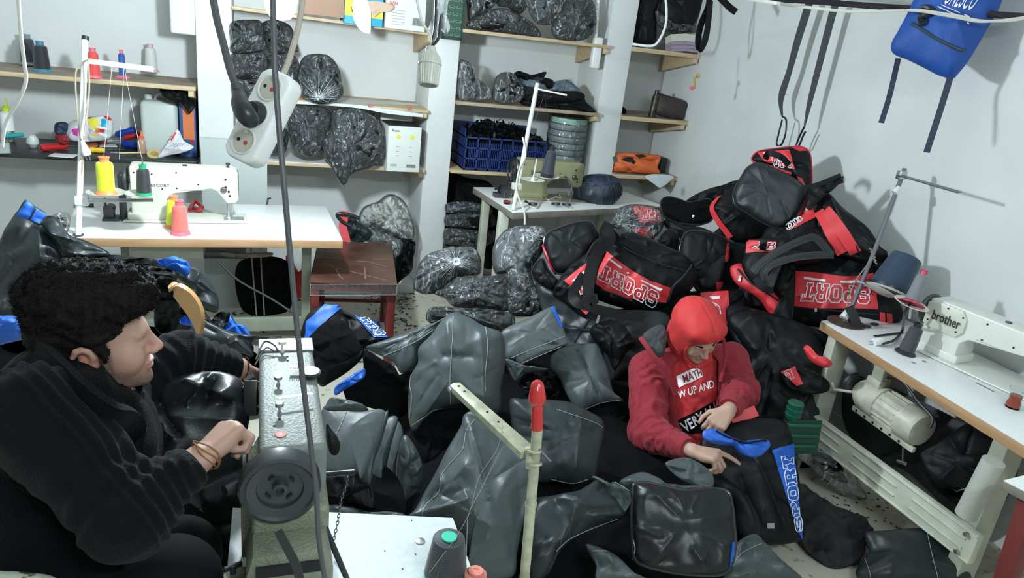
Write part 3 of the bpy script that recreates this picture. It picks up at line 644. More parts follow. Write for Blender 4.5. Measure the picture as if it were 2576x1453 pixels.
# ---- ground heaps that carry the finished pieces ----
heap = bag('fabric_heap', 'dark heap of unfinished black bag pieces filling the floor', 'fabric', [(830, 1500), (900, 1180), (1050, 900), (1250, 830), (1500, 700), (1850, 700), (1990, 900), (1980, 1100), (1930, 1250), (1880, 1400), (1500, 1700), (1100, 1700)], ('z', 1400, 1200, .03), 0, 90, .27, .02, BLKM, wr=.05, wl=.35, seed=3, edge=.8, nr=40, nb=160)
heap['kind'] = 'stuff'
for cx_, cy_, rx_, ry_, hh_ in ((2.42, 3.30, .50, .42, .55), (2.62, 2.85, .30, .40, .50), (1.75, 3.35, .45, .30, .35)):
    P_ = [V3(cx_+rx_*math.cos(a), cy_+ry_*math.sin(a), .03) for a in np.linspace(0, 6.283, 14, endpoint=False)]
    h3 = bag('fabric_heap', {2.42: 'black bags buried under the middle of the red and black duffel pile', 2.62: 'black bags buried under the big SPORT duffel by the wall', 1.75: 'black bags buried under the main duffel'}[cx_], 'fabric', [(1288+FPX*((p-CAM)@RT)/((p-CAM)@FW), 726.5-FPX*((p-CAM)@UP)/((p-CAM)@FW)) for p in P_], ('z', 1288+FPX*((V3(cx_, cy_, .03)-CAM)@RT)/((V3(cx_, cy_, .03)-CAM)@FW), 726.5-FPX*((V3(cx_, cy_, .03)-CAM)@UP)/((V3(cx_, cy_, .03)-CAM)@FW), .03), 0, 90, hh_, .02, BLKM, wr=.02, wl=.3, edge=.8); h3['kind'] = 'stuff'
# ---- grey sewn covers in the middle ----
gr = 'grey unfinished bag covers heaped on the floor'
def cover(label, out, r, **k):
    k.setdefault('m', GREY); sm = k.pop('seams', ()); pan = None
    o = bag('bag_cover', label, 'bag', out, r, group=gr, **k)
    for s in sm: seam(o, s, STITCH, .0012)
    return o
o = cover('folded grey cover lying beside the machine arm, on top of the folded stack', cz(800, 973, [(40,150),(130,158),(300,185),(420,172),(470,165),(515,190),(505,260),(440,450),(330,690),(280,640),(60,640),(20,500),(20,300)]), ('z', 900, 1100, .55), az=-105, el=55, front=.02, back=.02, wr=.003, seams=[cz(800, 973, [(222,180),(180,270),(132,380)])], sharp=False)
for i, (q, z) in enumerate([([(515,195),(535,215),(480,420),(400,640),(395,745),(330,735),(320,690),(430,460)], .50), ([(530,240),(610,240),(560,420),(490,640),(485,735),(400,750),(400,640),(480,420)], .44), ([(600,260),(650,350),(610,560),(600,800),(620,960),(440,970),(420,900),(490,740),(560,430)], .36)]):
    cover(['folded edge of the grey stack, first pleat right of the top cover', 'second pleat of the grey stack right of the top cover', 'wide third pleat of the grey stack, hanging to the floor'][i], cz(800, 973, q), ('z', 800+500/K, 973+500/K, z), az=-110, el=42, front=.03, back=.03, wr=.003, seams=[])
cover('black shiny underside roll of the grey folded stack above the chain', cz(800, 973, [(70,640),(280,645),(330,720),(400,750),(440,860),(420,930),(250,880),(80,900),(50,760)]), ('z', 870, 1230, .42), az=-105, el=25, front=.03, back=.05, m=BLK, wr=.012, wl=.1)
cover('low grey cover lying behind the white table edge', cz(800, 973, [(50,900),(250,920),(450,960),(620,960),(670,990),(500,1010),(300,1040),(60,1060),(40,980)]), ('z', 900, 1300, .36), az=-100, el=60, front=.03, back=.03, m=GREY, wr=.01, seams=[cz(800, 973, [(370,1030),(450,985),(600,965)])])
cover('grey piece hanging between pleats and the large front cover', cz(800, 973, [(650,370),(720,420),(790,560),(800,650),(790,760),(700,840),(630,890),(600,760),(600,560)]), ('z', 800+700/K, 973+620/K, .38), az=-100, el=20, front=.04, back=.05, m=GREY, wr=.01)
cover('big grey square cover standing upright in the middle of the heap, white centre seam', cz(800, 700, [(1000,270),(1060,262),(1160,300),(1260,360),(1390,410),(1425,520),(1420,690),(1395,830),(1390,1010),(1300,1050),(1160,960),(1050,965),(900,1005),(800,1090),(740,1170),(700,1120),(685,980),(700,760),(760,640),(765,530),(860,430),(940,320)]), ('y', 1150, 950, 2.55), az=-112, el=28, front=.10, back=.16, nb=160, nr=30, wr=.006, edge=.45, folds=[(1210,822,1220,1030,.02,.03), (1120,898,1190,900,-.02,.03), (1040,840,1090,800,.01,.02)],
  seams=[cz(800, 700, [(1030,290),(1022,480),(1005,750),(1008,975)]), cz(800, 700, [(720,700),(700,800),(715,900),(700,1060)]), cz(800, 700, [(1275,370),(1290,520),(1270,750),(1275,860)]), cz(800, 700, [(700,1130),(800,1060),(900,995),(1100,985),(1200,1030)])])
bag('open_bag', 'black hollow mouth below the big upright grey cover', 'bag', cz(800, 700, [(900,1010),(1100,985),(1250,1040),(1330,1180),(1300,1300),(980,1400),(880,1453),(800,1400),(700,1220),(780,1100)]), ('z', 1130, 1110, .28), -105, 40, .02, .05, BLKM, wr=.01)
cover('grey cover slumped left of the big upright one, its black mouth open', cz(800, 700, [(1010,275),(900,330),(700,410),(500,470),(355,525),(420,560),(500,600),(580,640),(630,720),(700,690),(760,640),(770,530),(880,430),(950,330)]), ('y', 1050, 870, 2.75), az=-110, el=40, front=.04, back=.06, nb=140, wr=.006, folds=[(970,890,1070,830,-.015,.012)], seams=[cz(800, 700, [(500,590),(620,540),(760,470),(880,390)]), cz(800, 700, [(380,540),(500,615),(580,660),(620,720)])])
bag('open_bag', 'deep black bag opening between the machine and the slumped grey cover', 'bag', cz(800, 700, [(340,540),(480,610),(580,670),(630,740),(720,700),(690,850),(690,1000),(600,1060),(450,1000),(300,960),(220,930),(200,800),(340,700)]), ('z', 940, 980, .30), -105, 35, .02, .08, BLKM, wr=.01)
o = cover('flat grey cover with a blue tape edge, right of the big upright one', cz(800, 700, [(1400,400),(1600,300),(1790,212),(1830,290),(1870,375),(1890,450),(1900,500),(1800,540),(1700,590),(1560,650),(1500,620),(1430,600),(1425,500)]), ('y', 1340, 840, 2.75), az=-115, el=38, front=.025, back=.04, wr=.004, nb=150, seams=[cz(800, 700, [(1470,605),(1650,530),(1880,440)]), cz(800, 700, [(1540,650),(1700,580),(1850,520)])])
panel(o, cz(800, 700, [(1772,222),(1792,216),(1868,365),(1845,372)]), BLUE, 'blue_tape', 3, 10)
cover('small grey flap folded under the blue-taped cover', cz(800, 700, [(1430,610),(1560,660),(1680,680),(1760,690),(1640,705),(1540,720),(1500,780),(1450,700)]), ('y', 1320, 925, 2.6), az=-110, el=50, front=.02, back=.03, wr=.008)
bag('bag_roll', 'crumpled black shiny roll between grey covers', 'bag', cz(800, 700, [(1560,710),(1760,700),(1840,740),(1855,830),(1820,900),(1740,880),(1600,850),(1520,800)]), ('z', 1340, 955, .36), -110, 30, .06, .06, BLK, wr=.03, wl=.07)
cover('grey box cover with a dark centre fold, left of the man in red', cz(1400, 700, [(-45,600),(0,550),(60,520),(140,500),(250,492),(310,500),(350,580),(400,700),(430,850),(480,910),(515,935),(440,935),(340,950),(260,970),(190,1010),(130,970),(60,850),(20,760),(-40,690)]), ('z', 1465, 950, .42), az=-112, el=42, front=.05, back=.12, nb=140, wr=.005, folds=[(1443,870,1512,1010,-.012,.007)], seams=[cz(1400, 700, [(60,860),(130,980),(190,1000),(340,945),(480,925)])])
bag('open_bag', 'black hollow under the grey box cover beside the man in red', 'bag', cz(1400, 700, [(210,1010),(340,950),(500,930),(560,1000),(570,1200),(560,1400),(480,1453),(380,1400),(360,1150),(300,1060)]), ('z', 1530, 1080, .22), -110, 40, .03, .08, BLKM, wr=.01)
cover('large round-cornered grey cover in front of the box cover', cz(1400, 973, [(-360,120),(-250,90),(0,100),(120,120),(260,190),(340,240),(362,300),(355,380),(330,520),(300,680),(250,720),(130,742),(0,715),(-120,730),(-250,700),(-300,500)]), ('z', 1410, 1120, .42), az=-110, el=42, front=.06, back=.12, nb=140, wr=.006, m=GREYB, folds=[(1460,1040,1440,1200,.012,.02)], seams=[cz(1400, 973, [(0,170),(150,220),(300,275),(350,310)]), cz(1400, 973, [(-40,700),(120,730),(240,700)])])
o = cover('largest grey cover draped in front, two long loose threads over it', cz(800, 973, [(1130,200),(1300,290),(1500,420),(1600,520),(1650,640),(1620,760),(1640,860),(1560,1060),(1520,1250),(1470,1453),(1150,1480),(1150,1200),(1030,1050),(950,985),(680,1000),(740,930),(810,800),(890,660),(950,540),(990,460),(1050,360),(1090,290)]), ('z', 1200, 1200, .46), az=-108, el=45, front=.10, back=.12, nb=180, nr=34, wr=.012, wl=.22, m=GREY,
  folds=[(1075,1262,1165,1240,-.03,.03), (1165,1240,1190,1300,.02,.02), (1140,1130,1180,1060,-.012,.012), (1110,1255,1170,1185,.018,.02), (1210,1130,1270,1170,.012,.03), (1160,1290,1230,1330,.02,.03), (1290,1100,1320,1380,-.02,.04)],
  seams=[cz(800, 973, [(1190,250),(1130,340),(1100,480),(1000,590),(940,680),(920,800),(830,890),(790,970)])])
cover('small strip of grey cover peeking out behind the guide arm', cz(800, 973, [(1130,195),(1200,190),(1330,260),(1420,330),(1300,300),(1180,270),(1100,265)]), ('y', 1205, 1055, 2.3), az=-108, el=45, front=.015, back=.02, wr=.003, nb=80)
o = cover('dark grey cover between the stand pole and the square black bag', cz(1400, 973, [(-230,900),(0,820),(160,790),(250,740),(330,700),(420,800),(520,960),(420,1010),(300,1060),(100,1180),(0,1290),(-60,1420),(-180,1480),(-240,1300)]), ('z', 1430, 1290, .38), az=-108, el=50, front=.07, back=.10, nb=150, wr=.012, m=GREYB, folds=[(1400,1265,1490,1290,.03,.04)], seams=[cz(1400, 973, [(0,1250),(90,1160),(280,1070),(510,985)])])
cover('folded grey tongue above the dark cover, left of the square bag', cz(1400, 973, [(270,690),(340,760),(420,900),(500,960),(540,930),(570,860),(560,800),(520,760),(430,720),(400,760),(300,680)]), ('z', 1540, 1250, .42), az=-110, el=45, front=.03, back=.05, wr=.012, wl=.08, seams=[cz(1400, 973, [(440,720),(520,770),(570,800)])])
cover('grey cover rising behind the square black bag', cz(1400, 973, [(480,720),(560,670),(650,648),(740,680),(800,740),(1000,760),(1120,770),(1150,800),(900,830),(600,830),(540,790)]), ('z', 1660, 1215, .40), az=-110, el=50, front=.04, back=.05, wr=.006)
cover('stiff grey flap tucked between the hand and the square bag', cz(1400, 973, [(835,570),(960,535),(1060,560),(1180,650),(1200,740),(1150,770),(1010,735),(930,690),(850,620)]), ('z', 1735, 1190, .42), az=-105, el=50, front=.02, back=.03, m=GREY, wr=.005)
cover('grey flap with ragged edge at the bottom, below the dark cover', cz(1400, 973, [(225,1190),(400,1250),(500,1320),(600,1420),(700,1480),(330,1480),(300,1350),(250,1260)]), ('z', 1530, 1420, .30), az=-105, el=50, front=.03, back=.04, wr=.006, seams=[cz(1400, 973, [(270,1245),(400,1250)])])
cover('grey cover at the bottom right of the square bag with curved seam', cz(1400, 973, [(1350,1290),(1380,1180),(1500,1115),(1560,1160),(1640,1250),(1760,1370),(1850,1480),(1300,1480),(1320,1380)]), ('z', 1900, 1400, .14), az=-108, el=55, front=.04, back=.05, wr=.006, seams=[cz(1400, 973, [(1350,1340),(1420,1260),(1560,1190)])])
cover('dark grey cover with two pale seams at the bottom right corner', cz(1936, 973, [(720,1110),(850,1095),(1000,1080),(1200,1075),(1290,1110),(1400,1240),(1460,1350),(1490,1480),(720,1480),(700,1300),(760,1250)]), ('z', 2290, 1400, .10), az=-120, el=60, front=.06, back=.08, m=GREYB, wr=.008, seams=[cz(1936, 973, [(1195,1090),(1230,1250),(1280,1450)]), cz(1936, 973, [(725,1300),(760,1400),(770,1453)])])
# square shiny black bag
o = bag('square_bag', 'shiny black square bag with rounded corners lying at the bottom centre', 'bag', cz(1400, 973, [(585,780),(600,735),(700,730),(850,765),(1000,790),(1180,775),(1300,800),(1335,900),(1350,1050),(1360,1180),(1340,1320),(1290,1410),(1150,1430),(900,1415),(700,1370),(600,1320),(580,1200),(570,1000)]), ('z', 1720, 1330, .36), -108, 48, .05, .14, mat('shiny_black_fabric', (.008, .009, .010), .36, bump=.06, bscale=200, spec=.4), PIPE, .006, nb=150, wr=.009, wl=.15, edge=.35, folds=[(1600,1250,1700,1260,.012,.02), (1640,1355,1700,1340,.012,.02)])
seam(o, cz(1400, 973, [(565,950),(580,1130),(600,1230),(580,1310)]), STITCH, .0016)
panel(o, cz(1400, 973, [(1335,1180),(1352,1180),(1345,1330),(1312,1400)]), BLUE, 'blue_tape', 3, 10)
# bags behind / around the man in red
g2 = 'black half-sewn bags under the red duffels'
for lab, q, r, kw in [
 ('black cloth bag with an open zip below the main red duffel', cz(1300, 360, [(150,1050),(350,1200),(560,1290),(840,1270),(1130,1290),(1160,1400),(1050,1500),(900,1700),(560,1900),(420,1700),(330,1453),(200,1300)]), ('y', 1530, 830, 2.95), dict(el=35, m=GREYB)),
 ('black bag draped between zip bag and box cover', cz(1400, 700, [(340,330),(480,330),(560,420),(600,500),(540,560),(480,650),(440,700),(400,600),(330,520),(250,400)]), ('y', 1540, 850, 2.75), dict(el=35, m=BLK)),
 ('black bag on the right behind the man in red, beside the wall table', [(1830,800), (1900,780), (2010,810), (2060,850), (2075,900), (2050,980), (2000,1040), (1900,1060), (1870,980), (1885,900)], ('y', 1960, 930, 2.5), dict(az=-130, el=35, m=BLK)),
 ('dark bag low under the corner of the wall table', [(1890,1000), (1960,970), (2040,980), (2060,1060), (2000,1120), (1900,1110), (1860,1060)], ('y', 1950, 1060, 2.42), dict(az=-120, el=45, m=GREYB))]:
    bag('sports_bag', lab, 'bag', q, r, group=g2, front=.06, back=.10, wr=.016, wl=.15, **{**dict(az=-115), **kw})
o = bpy.data.objects['sports_bag']
seam(o, [(1505, 775), (1470, 820), (1445, 862)], PIPE, .005, name='zip'); strap(o, [(1508, 790), (1500, 815)], .012, STEEL, 'zip_pull')
o = bpy.data.objects['sports_bag.002']
bag('red_strap', 'bright red padded strap lying in the dark bags left of the wall table', 'strap', cz(1936, 620, [(258,770),(285,830),(335,885),(400,915),(450,918),(478,885),(430,850),(380,845),(330,810),(290,750)]), ('y', 2050, 895, 2.32), -125, 40, .02, .02, RED, wr=.004)
b_ = bag('sports_bag', 'small black and red bag with a white printed letter near the green crate', 'bag', [(1960,935), (1995,915), (2040,930), (2085,960), (2080,985), (2030,990), (1985,975)], ('y', 2010, 955, 2.35), -125, 40, .04, .06, BLK, wr=.01, group=g2)
panel(b_, [(1965,935), (2000,922), (2020,965), (2005,970)], RED, 'red_panel', 6, 6); varsity(b_, 'T', [(1972,938), (1990,927), (2003,950), (1985,955)], PRINT, w=.002)
# ================= duffel bags =================
gd = 'black and red SPORT duffel bags piled in the corner'
def duffel(label, out, r, az=-120, el=25, front=.07, back=.18, m=BLK, pipe=PIPE, **k):
    return bag('duffel_bag', label, 'bag', out, r, az, el, front, back, m, pipe, .005, gd, **k)
c = lambda p: cz(1300, 360, p)
# main duffel
o = duffel('main black duffel in front of the pile, upside-down SPORT on a slanting red panel', c([(690,770),(760,700),(900,690),(1100,770),(1280,860),(1335,930),(1380,1020),(1320,1120),(1200,1180),(1130,1250),(980,1275),(800,1250),(640,1200),(560,1150),(585,1000),(620,850)]), ('y', 1600, 680, 3.15), az=-112, el=30, front=.13, back=.2, nb=170, nr=34, wr=.010, wl=.2, pipe=None, edge=.5, folds=[(1560,610,1700,650,-.02,.02), (1650,655,1690,640,.015,.015), (1655,655,1720,680,.012,.012)])
MD = o
rp = panel(o, c([(668,805),(1172,1098),(1135,1215),(602,1070)]), RED, 'red_panel', 40, 14, arc=(14, 12, 0, 4), th=.004)
varsity(o, 'SPORT', c([(1045,1252),(622,1035),(655,925),(1086,1140)]), PRINT, w=.0042, off=.0075, parent=o)
for q in ([(700,885),(715,880),(855,985),(840,992)], [(940,1045),(950,1040),(1103,1110),(1092,1122)]): panel(o, c(q), PRINT, 'white_bar', 12, 2, off=.007, th=.002)
seam(o, c([(1330,930),(1270,1010),(1190,1090),(1150,1200)]), PIPE, .006, name='piping')
seam(o, c([(740,740),(900,840),(1100,920),(1280,970)]), PIPE, .003, name='piping')
seam(o, c([(640,1110),(760,1150),(880,1200)]), mat('zip_black', (.03, .03, .03), .3), .006, name='zip')
strap(o, c([(722,1130),(722,1165)]), .012, STEEL, 'zip_pull')
# handle wad and left end of the main duffel
o = duffel('left end of the main duffel with a red panel corner', c([(620,720),(690,760),(640,830),(600,1000),(560,1150),(520,1260),(440,1260),(330,1190),(275,1150),(320,1050),(420,930),(540,830)]), ('y', 1450, 710, 3.05), az=-140, el=28, front=.05, back=.10, nb=130, pipe=None, wr=.012)
panel(o, c([(530,915),(560,1000),(500,1150),(360,1045)]), RED, 'red_panel', 16, 12)
varsity(o, 'T', c([(560,1110),(490,1150),(460,1040),(530,1010)]), PRINT, w=.004, off=.006)
panel(o, c([(420,1045),(510,975),(520,990),(432,1058)]), PRINT, 'white_bar', 8, 2, off=.006)
t = MD
freestrap([(1520, 575, 3.62), (1535, 600, 3.5), (1500, 640, 3.42), (1482, 700, 3.38), (1480, 760, 3.36)], .055, BLK, 'handle', parent=MD)
freestrap([(1470, 690, 3.40), (1440, 740, 3.36), (1460, 765, 3.33), (1500, 750, 3.33), (1480, 770, 3.31), (1560, 790, 3.34), (1620, 795, 3.36)], .045, BLK, 'handle', parent=MD)
freestrap([(1540, 565, 3.7), (1530, 590, 3.6), (1560, 600, 3.55)], .09, BLK, 'handle', parent=MD)
freestrap([(1463, 770, 3.34), (1480, 785, 3.33)], .03, RED, 'handle_tab', parent=MD)
# left round ends
o = duffel('black duffel end with red zip edge, left of the main duffel', c([(205,760),(230,690),(330,640),(480,598),(560,600),(600,650),(620,720),(540,830),(480,930),(380,990),(300,985),(250,920),(215,830)]), ('y', 1430, 620, 3.3), az=-118, el=28, front=.04, back=.12, flat=True, pipe=PIPE, wr=.005, shift=(.02, .05, 0))
seam(o, c([(205,780),(240,870),(270,950),(320,1005),(360,1010)]), PIPER, .007, name='red_zip', off=.004)
strap(o, c([(232,880),(240,910)]), .014, STEEL, 'zip_pull')
duffel('small black round bag end below the left duffel end', c([(115,970),(150,910),(200,880),(240,960),(300,1030),(340,1060),(280,1130),(180,1080),(130,1030)]), ('y', 1370, 685, 3.2), az=-125, el=25, front=.04, back=.10, pipe=PIPE, wr=.005)
# centre black panels
o = duffel('black duffel end panel standing right of the main duffel', c([(1250,760),(1280,690),(1350,665),(1500,690),(1600,740),(1620,820),(1600,950),(1570,1080),(1530,1130),(1450,1145),(1380,1100),(1310,950),(1240,860)]), ('y', 1770, 660, 3.2), az=-118, el=20, front=.04, back=.14, flat=True, wr=.006)
seam(o, c([(1640,760),(1620,900)]), PIPER, .006, name='red_zip')
panel(o, c([(1600,760),(1640,770),(1618,900),(1585,900)]), RED, 'red_strip', 4, 10); panel(o, c([(1520,1055),(1568,1055),(1560,1110),(1520,1130)]), RED, 'red_strip', 4, 6)
duffel('small dark rounded bag top between two duffels', c([(1070,760),(1110,690),(1170,655),(1225,690),(1230,790),(1200,830),(1100,800)]), ('y', 1690, 605, 3.5), az=-118, el=30, front=.04, back=.1, pipe=PIPE, wr=.006)
duffel('black duffel lying beneath the open pocket, centre of the pile', c([(1110,580),(1250,620),(1400,640),(1500,680),(1640,740),(1620,850),(1300,780),(1240,700),(1150,640)]), ('y', 1730, 600, 3.55), az=-118, el=40, front=.04, back=.1, pipe=None, wr=.01)
o = duffel('open black pocket with curved zip edge against the wall', c([(1095,470),(1110,425),(1160,410),(1230,425),(1310,450),(1400,435),(1470,430),(1500,500),(1480,590),(1380,620),(1250,610),(1180,590),(1120,550)]), ('y', 1725, 530, 3.75), az=-118, el=35, front=.03, back=.12, pipe=PIPE, m=BLKM, wr=.01)
strap(o, c([(1350,545),(1345,570)]), .014, STEEL, 'zip_pull')
duffel('black folded bag flap behind the open pocket at the wall', c([(1290,440),(1380,380),(1480,340),(1560,320),(1700,280),(1720,380),(1600,430),(1480,440),(1380,450)]), ('y', 1800, 490, 3.95), az=-120, el=30, front=.03, back=.04, pipe=None, wr=.012)
# lower red SPORT panel behind the hood
o = duffel('duffel with red lettered panel right behind the red hood', c([(1400,1130),(1620,1120),(1720,1130),(1760,1300),(1720,1420),(1620,1450),(1480,1400),(1420,1250)]), ('y', 1810, 790, 2.95), az=-115, el=25, front=.04, back=.12, pipe=None, wr=.006)
panel(o, c([(1400,1140),(1610,1125),(1625,1380),(1440,1380)]), RED, 'red_panel', 16, 16)
varsity(o, 'O', c([(1560,1320),(1450,1250),(1455,1205),(1540,1230)]), PRINT, w=.0042, off=.006)
panel(o, c([(1465,1165),(1545,1162),(1545,1185),(1490,1188)]), PRINT, 'white_bar', 8, 2, off=.006)
# upper bags
c3 = lambda p: cz(1800, 360, p)
o = duffel('body of the topmost duffel, red stripe curving down its left side', c3([(200,270),(120,330),(60,390),(0,440),(-40,500),(0,600),(60,680),(130,740),(250,740),(380,700),(460,640),(400,560),(240,420)]), ('x', 1870, 540, 2.52), az=-128, el=22, front=.06, back=.14, nb=140, pipe=None, wr=.008)
strap(o, c3([(50,395),(0,450),(-22,500),(20,580),(80,660),(120,715)]), .035, RED, 'red_stripe')
strap(o, c3([(20,420),(90,350),(150,310)]), .008, PIPE, 'zip')
o = duffel('raised red and black top block with SPORT letters at the summit of the pile', c3([(275,130),(290,90),(340,60),(480,40),(600,28),(680,40),(720,90),(730,200),(730,330),(700,420),(650,340),(560,280),(420,190),(310,150)]), ('x', 1955, 430, 2.66), az=-128, el=28, front=.05, back=.14, nb=140, pipe=PIPER, wr=.010)
panel(o, c3([(318,70),(560,52),(605,200),(370,135)]), RED, 'red_panel', 20, 12)
panel(o, c3([(575,32),(650,34),(700,60),(640,62)]), RED, 'red_corner', 8, 4)
varsity(o, 'OPS', c3([(425,105),(560,120),(590,190),(450,180)]), PRINT, w=.0038, off=.006)
panel(o, c3([(365,75),(380,72),(392,100),(375,103)]), PRINT, 'white_bar', 3, 3, off=.006)
panel(o, c3([(620,250),(660,270),(700,360),(650,330)]), RED, 'red_corner', 6, 6)
freestrap([(1925, 400, 3.62), (1935, 385, 3.58), (1965, 395, 3.56), (1985, 415, 3.58)], .03, BLK, 'handle', parent=o)
o = duffel('big rounded black end panel of the topmost duffel facing the room', c3([(135,410),(150,340),(200,250),(240,190),(300,155),(350,155),(430,190),(540,240),(640,300),(685,350),(680,430),(630,520),(560,610),(500,650),(440,640),(330,590),(240,530),(160,480)]), ('x', 1935, 490, 2.47), az=-128, el=22, front=.045, back=.10, nb=150, pipe=PIPE, wr=.006, flat=True, m=mat('black_end_panel', (.012, .015, .018), .45, bump=.15, bscale=300))
mk('red_welt', tube([p_-plane_of((0,0,0), -128, 22)[1]*.03 for p_ in [hitp(x, y, o_pl[o.name]) for x, y in catmull(c3([(690,330),(693,420),(645,530),(580,600),(530,640)]), 6)]], .014, 8), RED, o)
mk('red_welt', tube([p_-plane_of((0,0,0), -128, 22)[1]*.02 for p_ in [hitp(x, y, o_pl[o.name]) for x, y in catmull(c3([(310,148),(400,165),(500,200),(580,225)]), 6)]], .007, 8), PIPER, o)
# right bag with red double strap
o = duffel('black duffel leaning on the wall with two wide red straps', c3([(740,370),(830,360),(880,390),(960,480),(1060,560),(1150,630),(1210,710),(1260,790),(1310,830),(1290,900),(1150,900),(950,850),(800,840),(700,700),(700,560),(720,450)]), ('x', 2090, 560, 2.68), az=-142, el=18, front=.05, back=.14, nb=150, pipe=None, wr=.014, wl=.2)
WB = o
strap(o, c3([(790,520),(850,620),(900,720),(970,840)]), .055, RED, 'red_strap'); strap(o, c3([(845,505),(930,620),(1000,730),(1070,830)]), .055, RED, 'red_strap')
strap(o, c3([(880,420),(960,600),(1050,740),(1090,820)]), .010, PIPE, 'piping')
freestrap([(2020, 480, 3.62), (2060, 470, 3.60), (2090, 458, 3.58), (2118, 447, 3.56)], .05, BLK, 'pointed_flap', parent=o)
bag('duffel_bag', 'pointed black fabric flap sticking up right of the summit', 'bag', c3([(690,480),(720,350),(760,325),(850,310),(960,252),(970,275),(900,350),(860,380),(800,430),(720,500)]), ('x', 2070, 490, 2.62), -135, 25, .02, .03, BLK, group=gd, wr=.008)
o = duffel('middle black bag with red SPORT corner below the summit panel', c3([(400,640),(520,640),(620,560),(740,500),(790,600),(860,680),(900,780),(880,860),(700,850),(540,900),(420,980),(260,900),(210,840),(240,740),(330,735)]), ('x', 1990, 640, 2.5), az=-130, el=28, front=.06, back=.14, nb=150, pipe=None, wr=.012)
panel(o, c3([(680,520),(745,505),(760,565),(560,665)]), RED, 'red_panel', 14, 8, label=None); varsity(o, 'OR', c3([(545,665),(665,590),(640,560),(540,625)]), PRINT, w=.0036, off=.006)
panel(o, c3([(240,740),(465,745),(460,820),(232,835)]), RED, 'red_panel', 16, 8); varsity(o, 'TR', c3([(280,800),(455,805),(460,755),(330,745)]), PRINT, w=.0036, off=.006)
panel(o, c3([(340,740),(390,740),(385,820),(335,815)]), BLK, 'black_strip', 5, 6, off=.011)
# black handle loops
o = duffel('black zipped duffel with thick looping handles, centre right', c3([(200,930),(215,870),(260,840),(440,820),(560,740),(700,640),(760,630),(860,740),(900,850),(640,870),(480,900),(400,960),(380,1060),(430,1140),(330,1100),(240,1020)]), ('x', 1970, 690, 2.42), az=-130, el=35, front=.05, back=.12, nb=150, pipe=None, wr=.010)
for q in ([(280,980),(360,900),(520,800),(680,730),(760,720),(840,800),(870,850)], [(380,1040),(370,980),(440,920),(600,870),(780,850),(900,850)]):
    freestrap([(1800+x/K, 360+y/K, 3.40) for x, y in q], .035, mat('strap_grey', (.012, .014, .016), .5), 'handle', parent=o)
    freestrap([(1800+x/K, 360+y/K, 3.394) for x, y in q], .006, PIPE, 'handle_stitch', parent=o)
# red strap loop bag
o = duffel('open bag with a broad red rim strap curling left of the big SPORT panel', c3([(110,960),(150,920),(210,920),(260,990),(340,1060),(430,1130),(520,1200),(550,1240),(545,1330),(490,1350),(420,1300),(350,1200),(260,1130),(150,1060)]), ('x', 1880, 720, 2.35), az=-128, el=35, front=.04, back=.05, m=RED, pipe=None, wr=.01)
strap(o, c3([(190,1010),(185,1050)]), .012, STEEL, 'zip_pull'); strap(o, c3([(170,960),(260,1060),(400,1150),(470,1200)]), .008, BLK, 'zip')
freestrap([(1900, 700, 3.28), (1920, 725, 3.26), (1945, 730, 3.28)], .03, BLK, 'buckle', parent=o)
bag('duffel_bag', 'black side of the open bag between red rim and big SPORT duffel', 'bag', c3([(380,1040),(480,920),(600,920),(600,1240),(560,1400),(420,1340),(500,1250),(430,1130)]), ('x', 1960, 740, 2.46), -130, 30, .04, .08, BLK, group=gd, wr=.01)
duffel('plain black duffel filling the gap behind the end panel and the red rim bag', [(1790,590),(1850,560),(1930,590),(1990,650),(2000,740),(1980,820),(1900,840),(1820,830),(1780,760),(1770,660)], ('y', 1880, 700, 3.12), az=-125, el=25, front=.03, back=.12, pipe=None, wr=.012)
# big SPORT duffel
o = duffel('large duffel at the right with a level red panel reading SPORT upside down', c3([(400,980),(520,890),(700,850),(950,830),(1150,800),(1290,850),(1310,900),(1330,1050),(1400,1200),(1430,1320),(1340,1400),(1150,1420),(900,1410),(700,1390),(560,1350),(440,1230),(380,1100)]), ('x', 2100, 730, 2.76), az=-140, el=22, front=.09, back=.14, nb=170, nr=34, pipe=None, wr=.010, wl=.22, edge=.45)
BD = o
panel(o, c3([(605,975),(1200,985),(1240,1265),(578,1235)]), RED, 'red_panel', 40, 16, arc=(8, 2, -4, 2), th=.004)
varsity(o, 'SPORT', c3([(1170,1225),(648,1200),(680,1062),(1170,1090)]), PRINT, w=.0045, off=.0075)
for q in ([(675,1018),(840,1040),(838,1056),(675,1034)], [(950,1046),(1120,1050),(1120,1064),(950,1062)]): panel(o, c3(q), PRINT, 'white_bar', 12, 2, off=.007, th=.002)
for q in ([(432,1225),(482,1232),(478,1318),(424,1305)], [(498,1238),(552,1243),(548,1335),(496,1322)], [(1250,1285),(1288,1290),(1292,1395),(1250,1385)], [(1300,1292),(1340,1298),(1348,1410),(1304,1400)]): panel(o, c3(q), RED, 'red_tab', 6, 6, off=.008)
seam(o, c3([(560,1240),(760,1262),(1000,1285),(1230,1300)]), PIPE, .005, name='zip'); strap(o, c3([(768,1255),(768,1280)]), .012, STEEL, 'zip_pull')
strap(o, c3([(605,935),(605,960)]), .006, STITCH, 'seam_tick')
bag('duffel_bag', 'plain black fabric of the lowest bags under the big SPORT duffel', 'bag', [(1830,770), (1950,790), (2060,830), (2110,850), (2120,900), (2060,960), (1960,940), (1860,880)], ('x', 1990, 860, 2.45), -130, 40, .05, .10, BLK, group=gd, wr=.02)
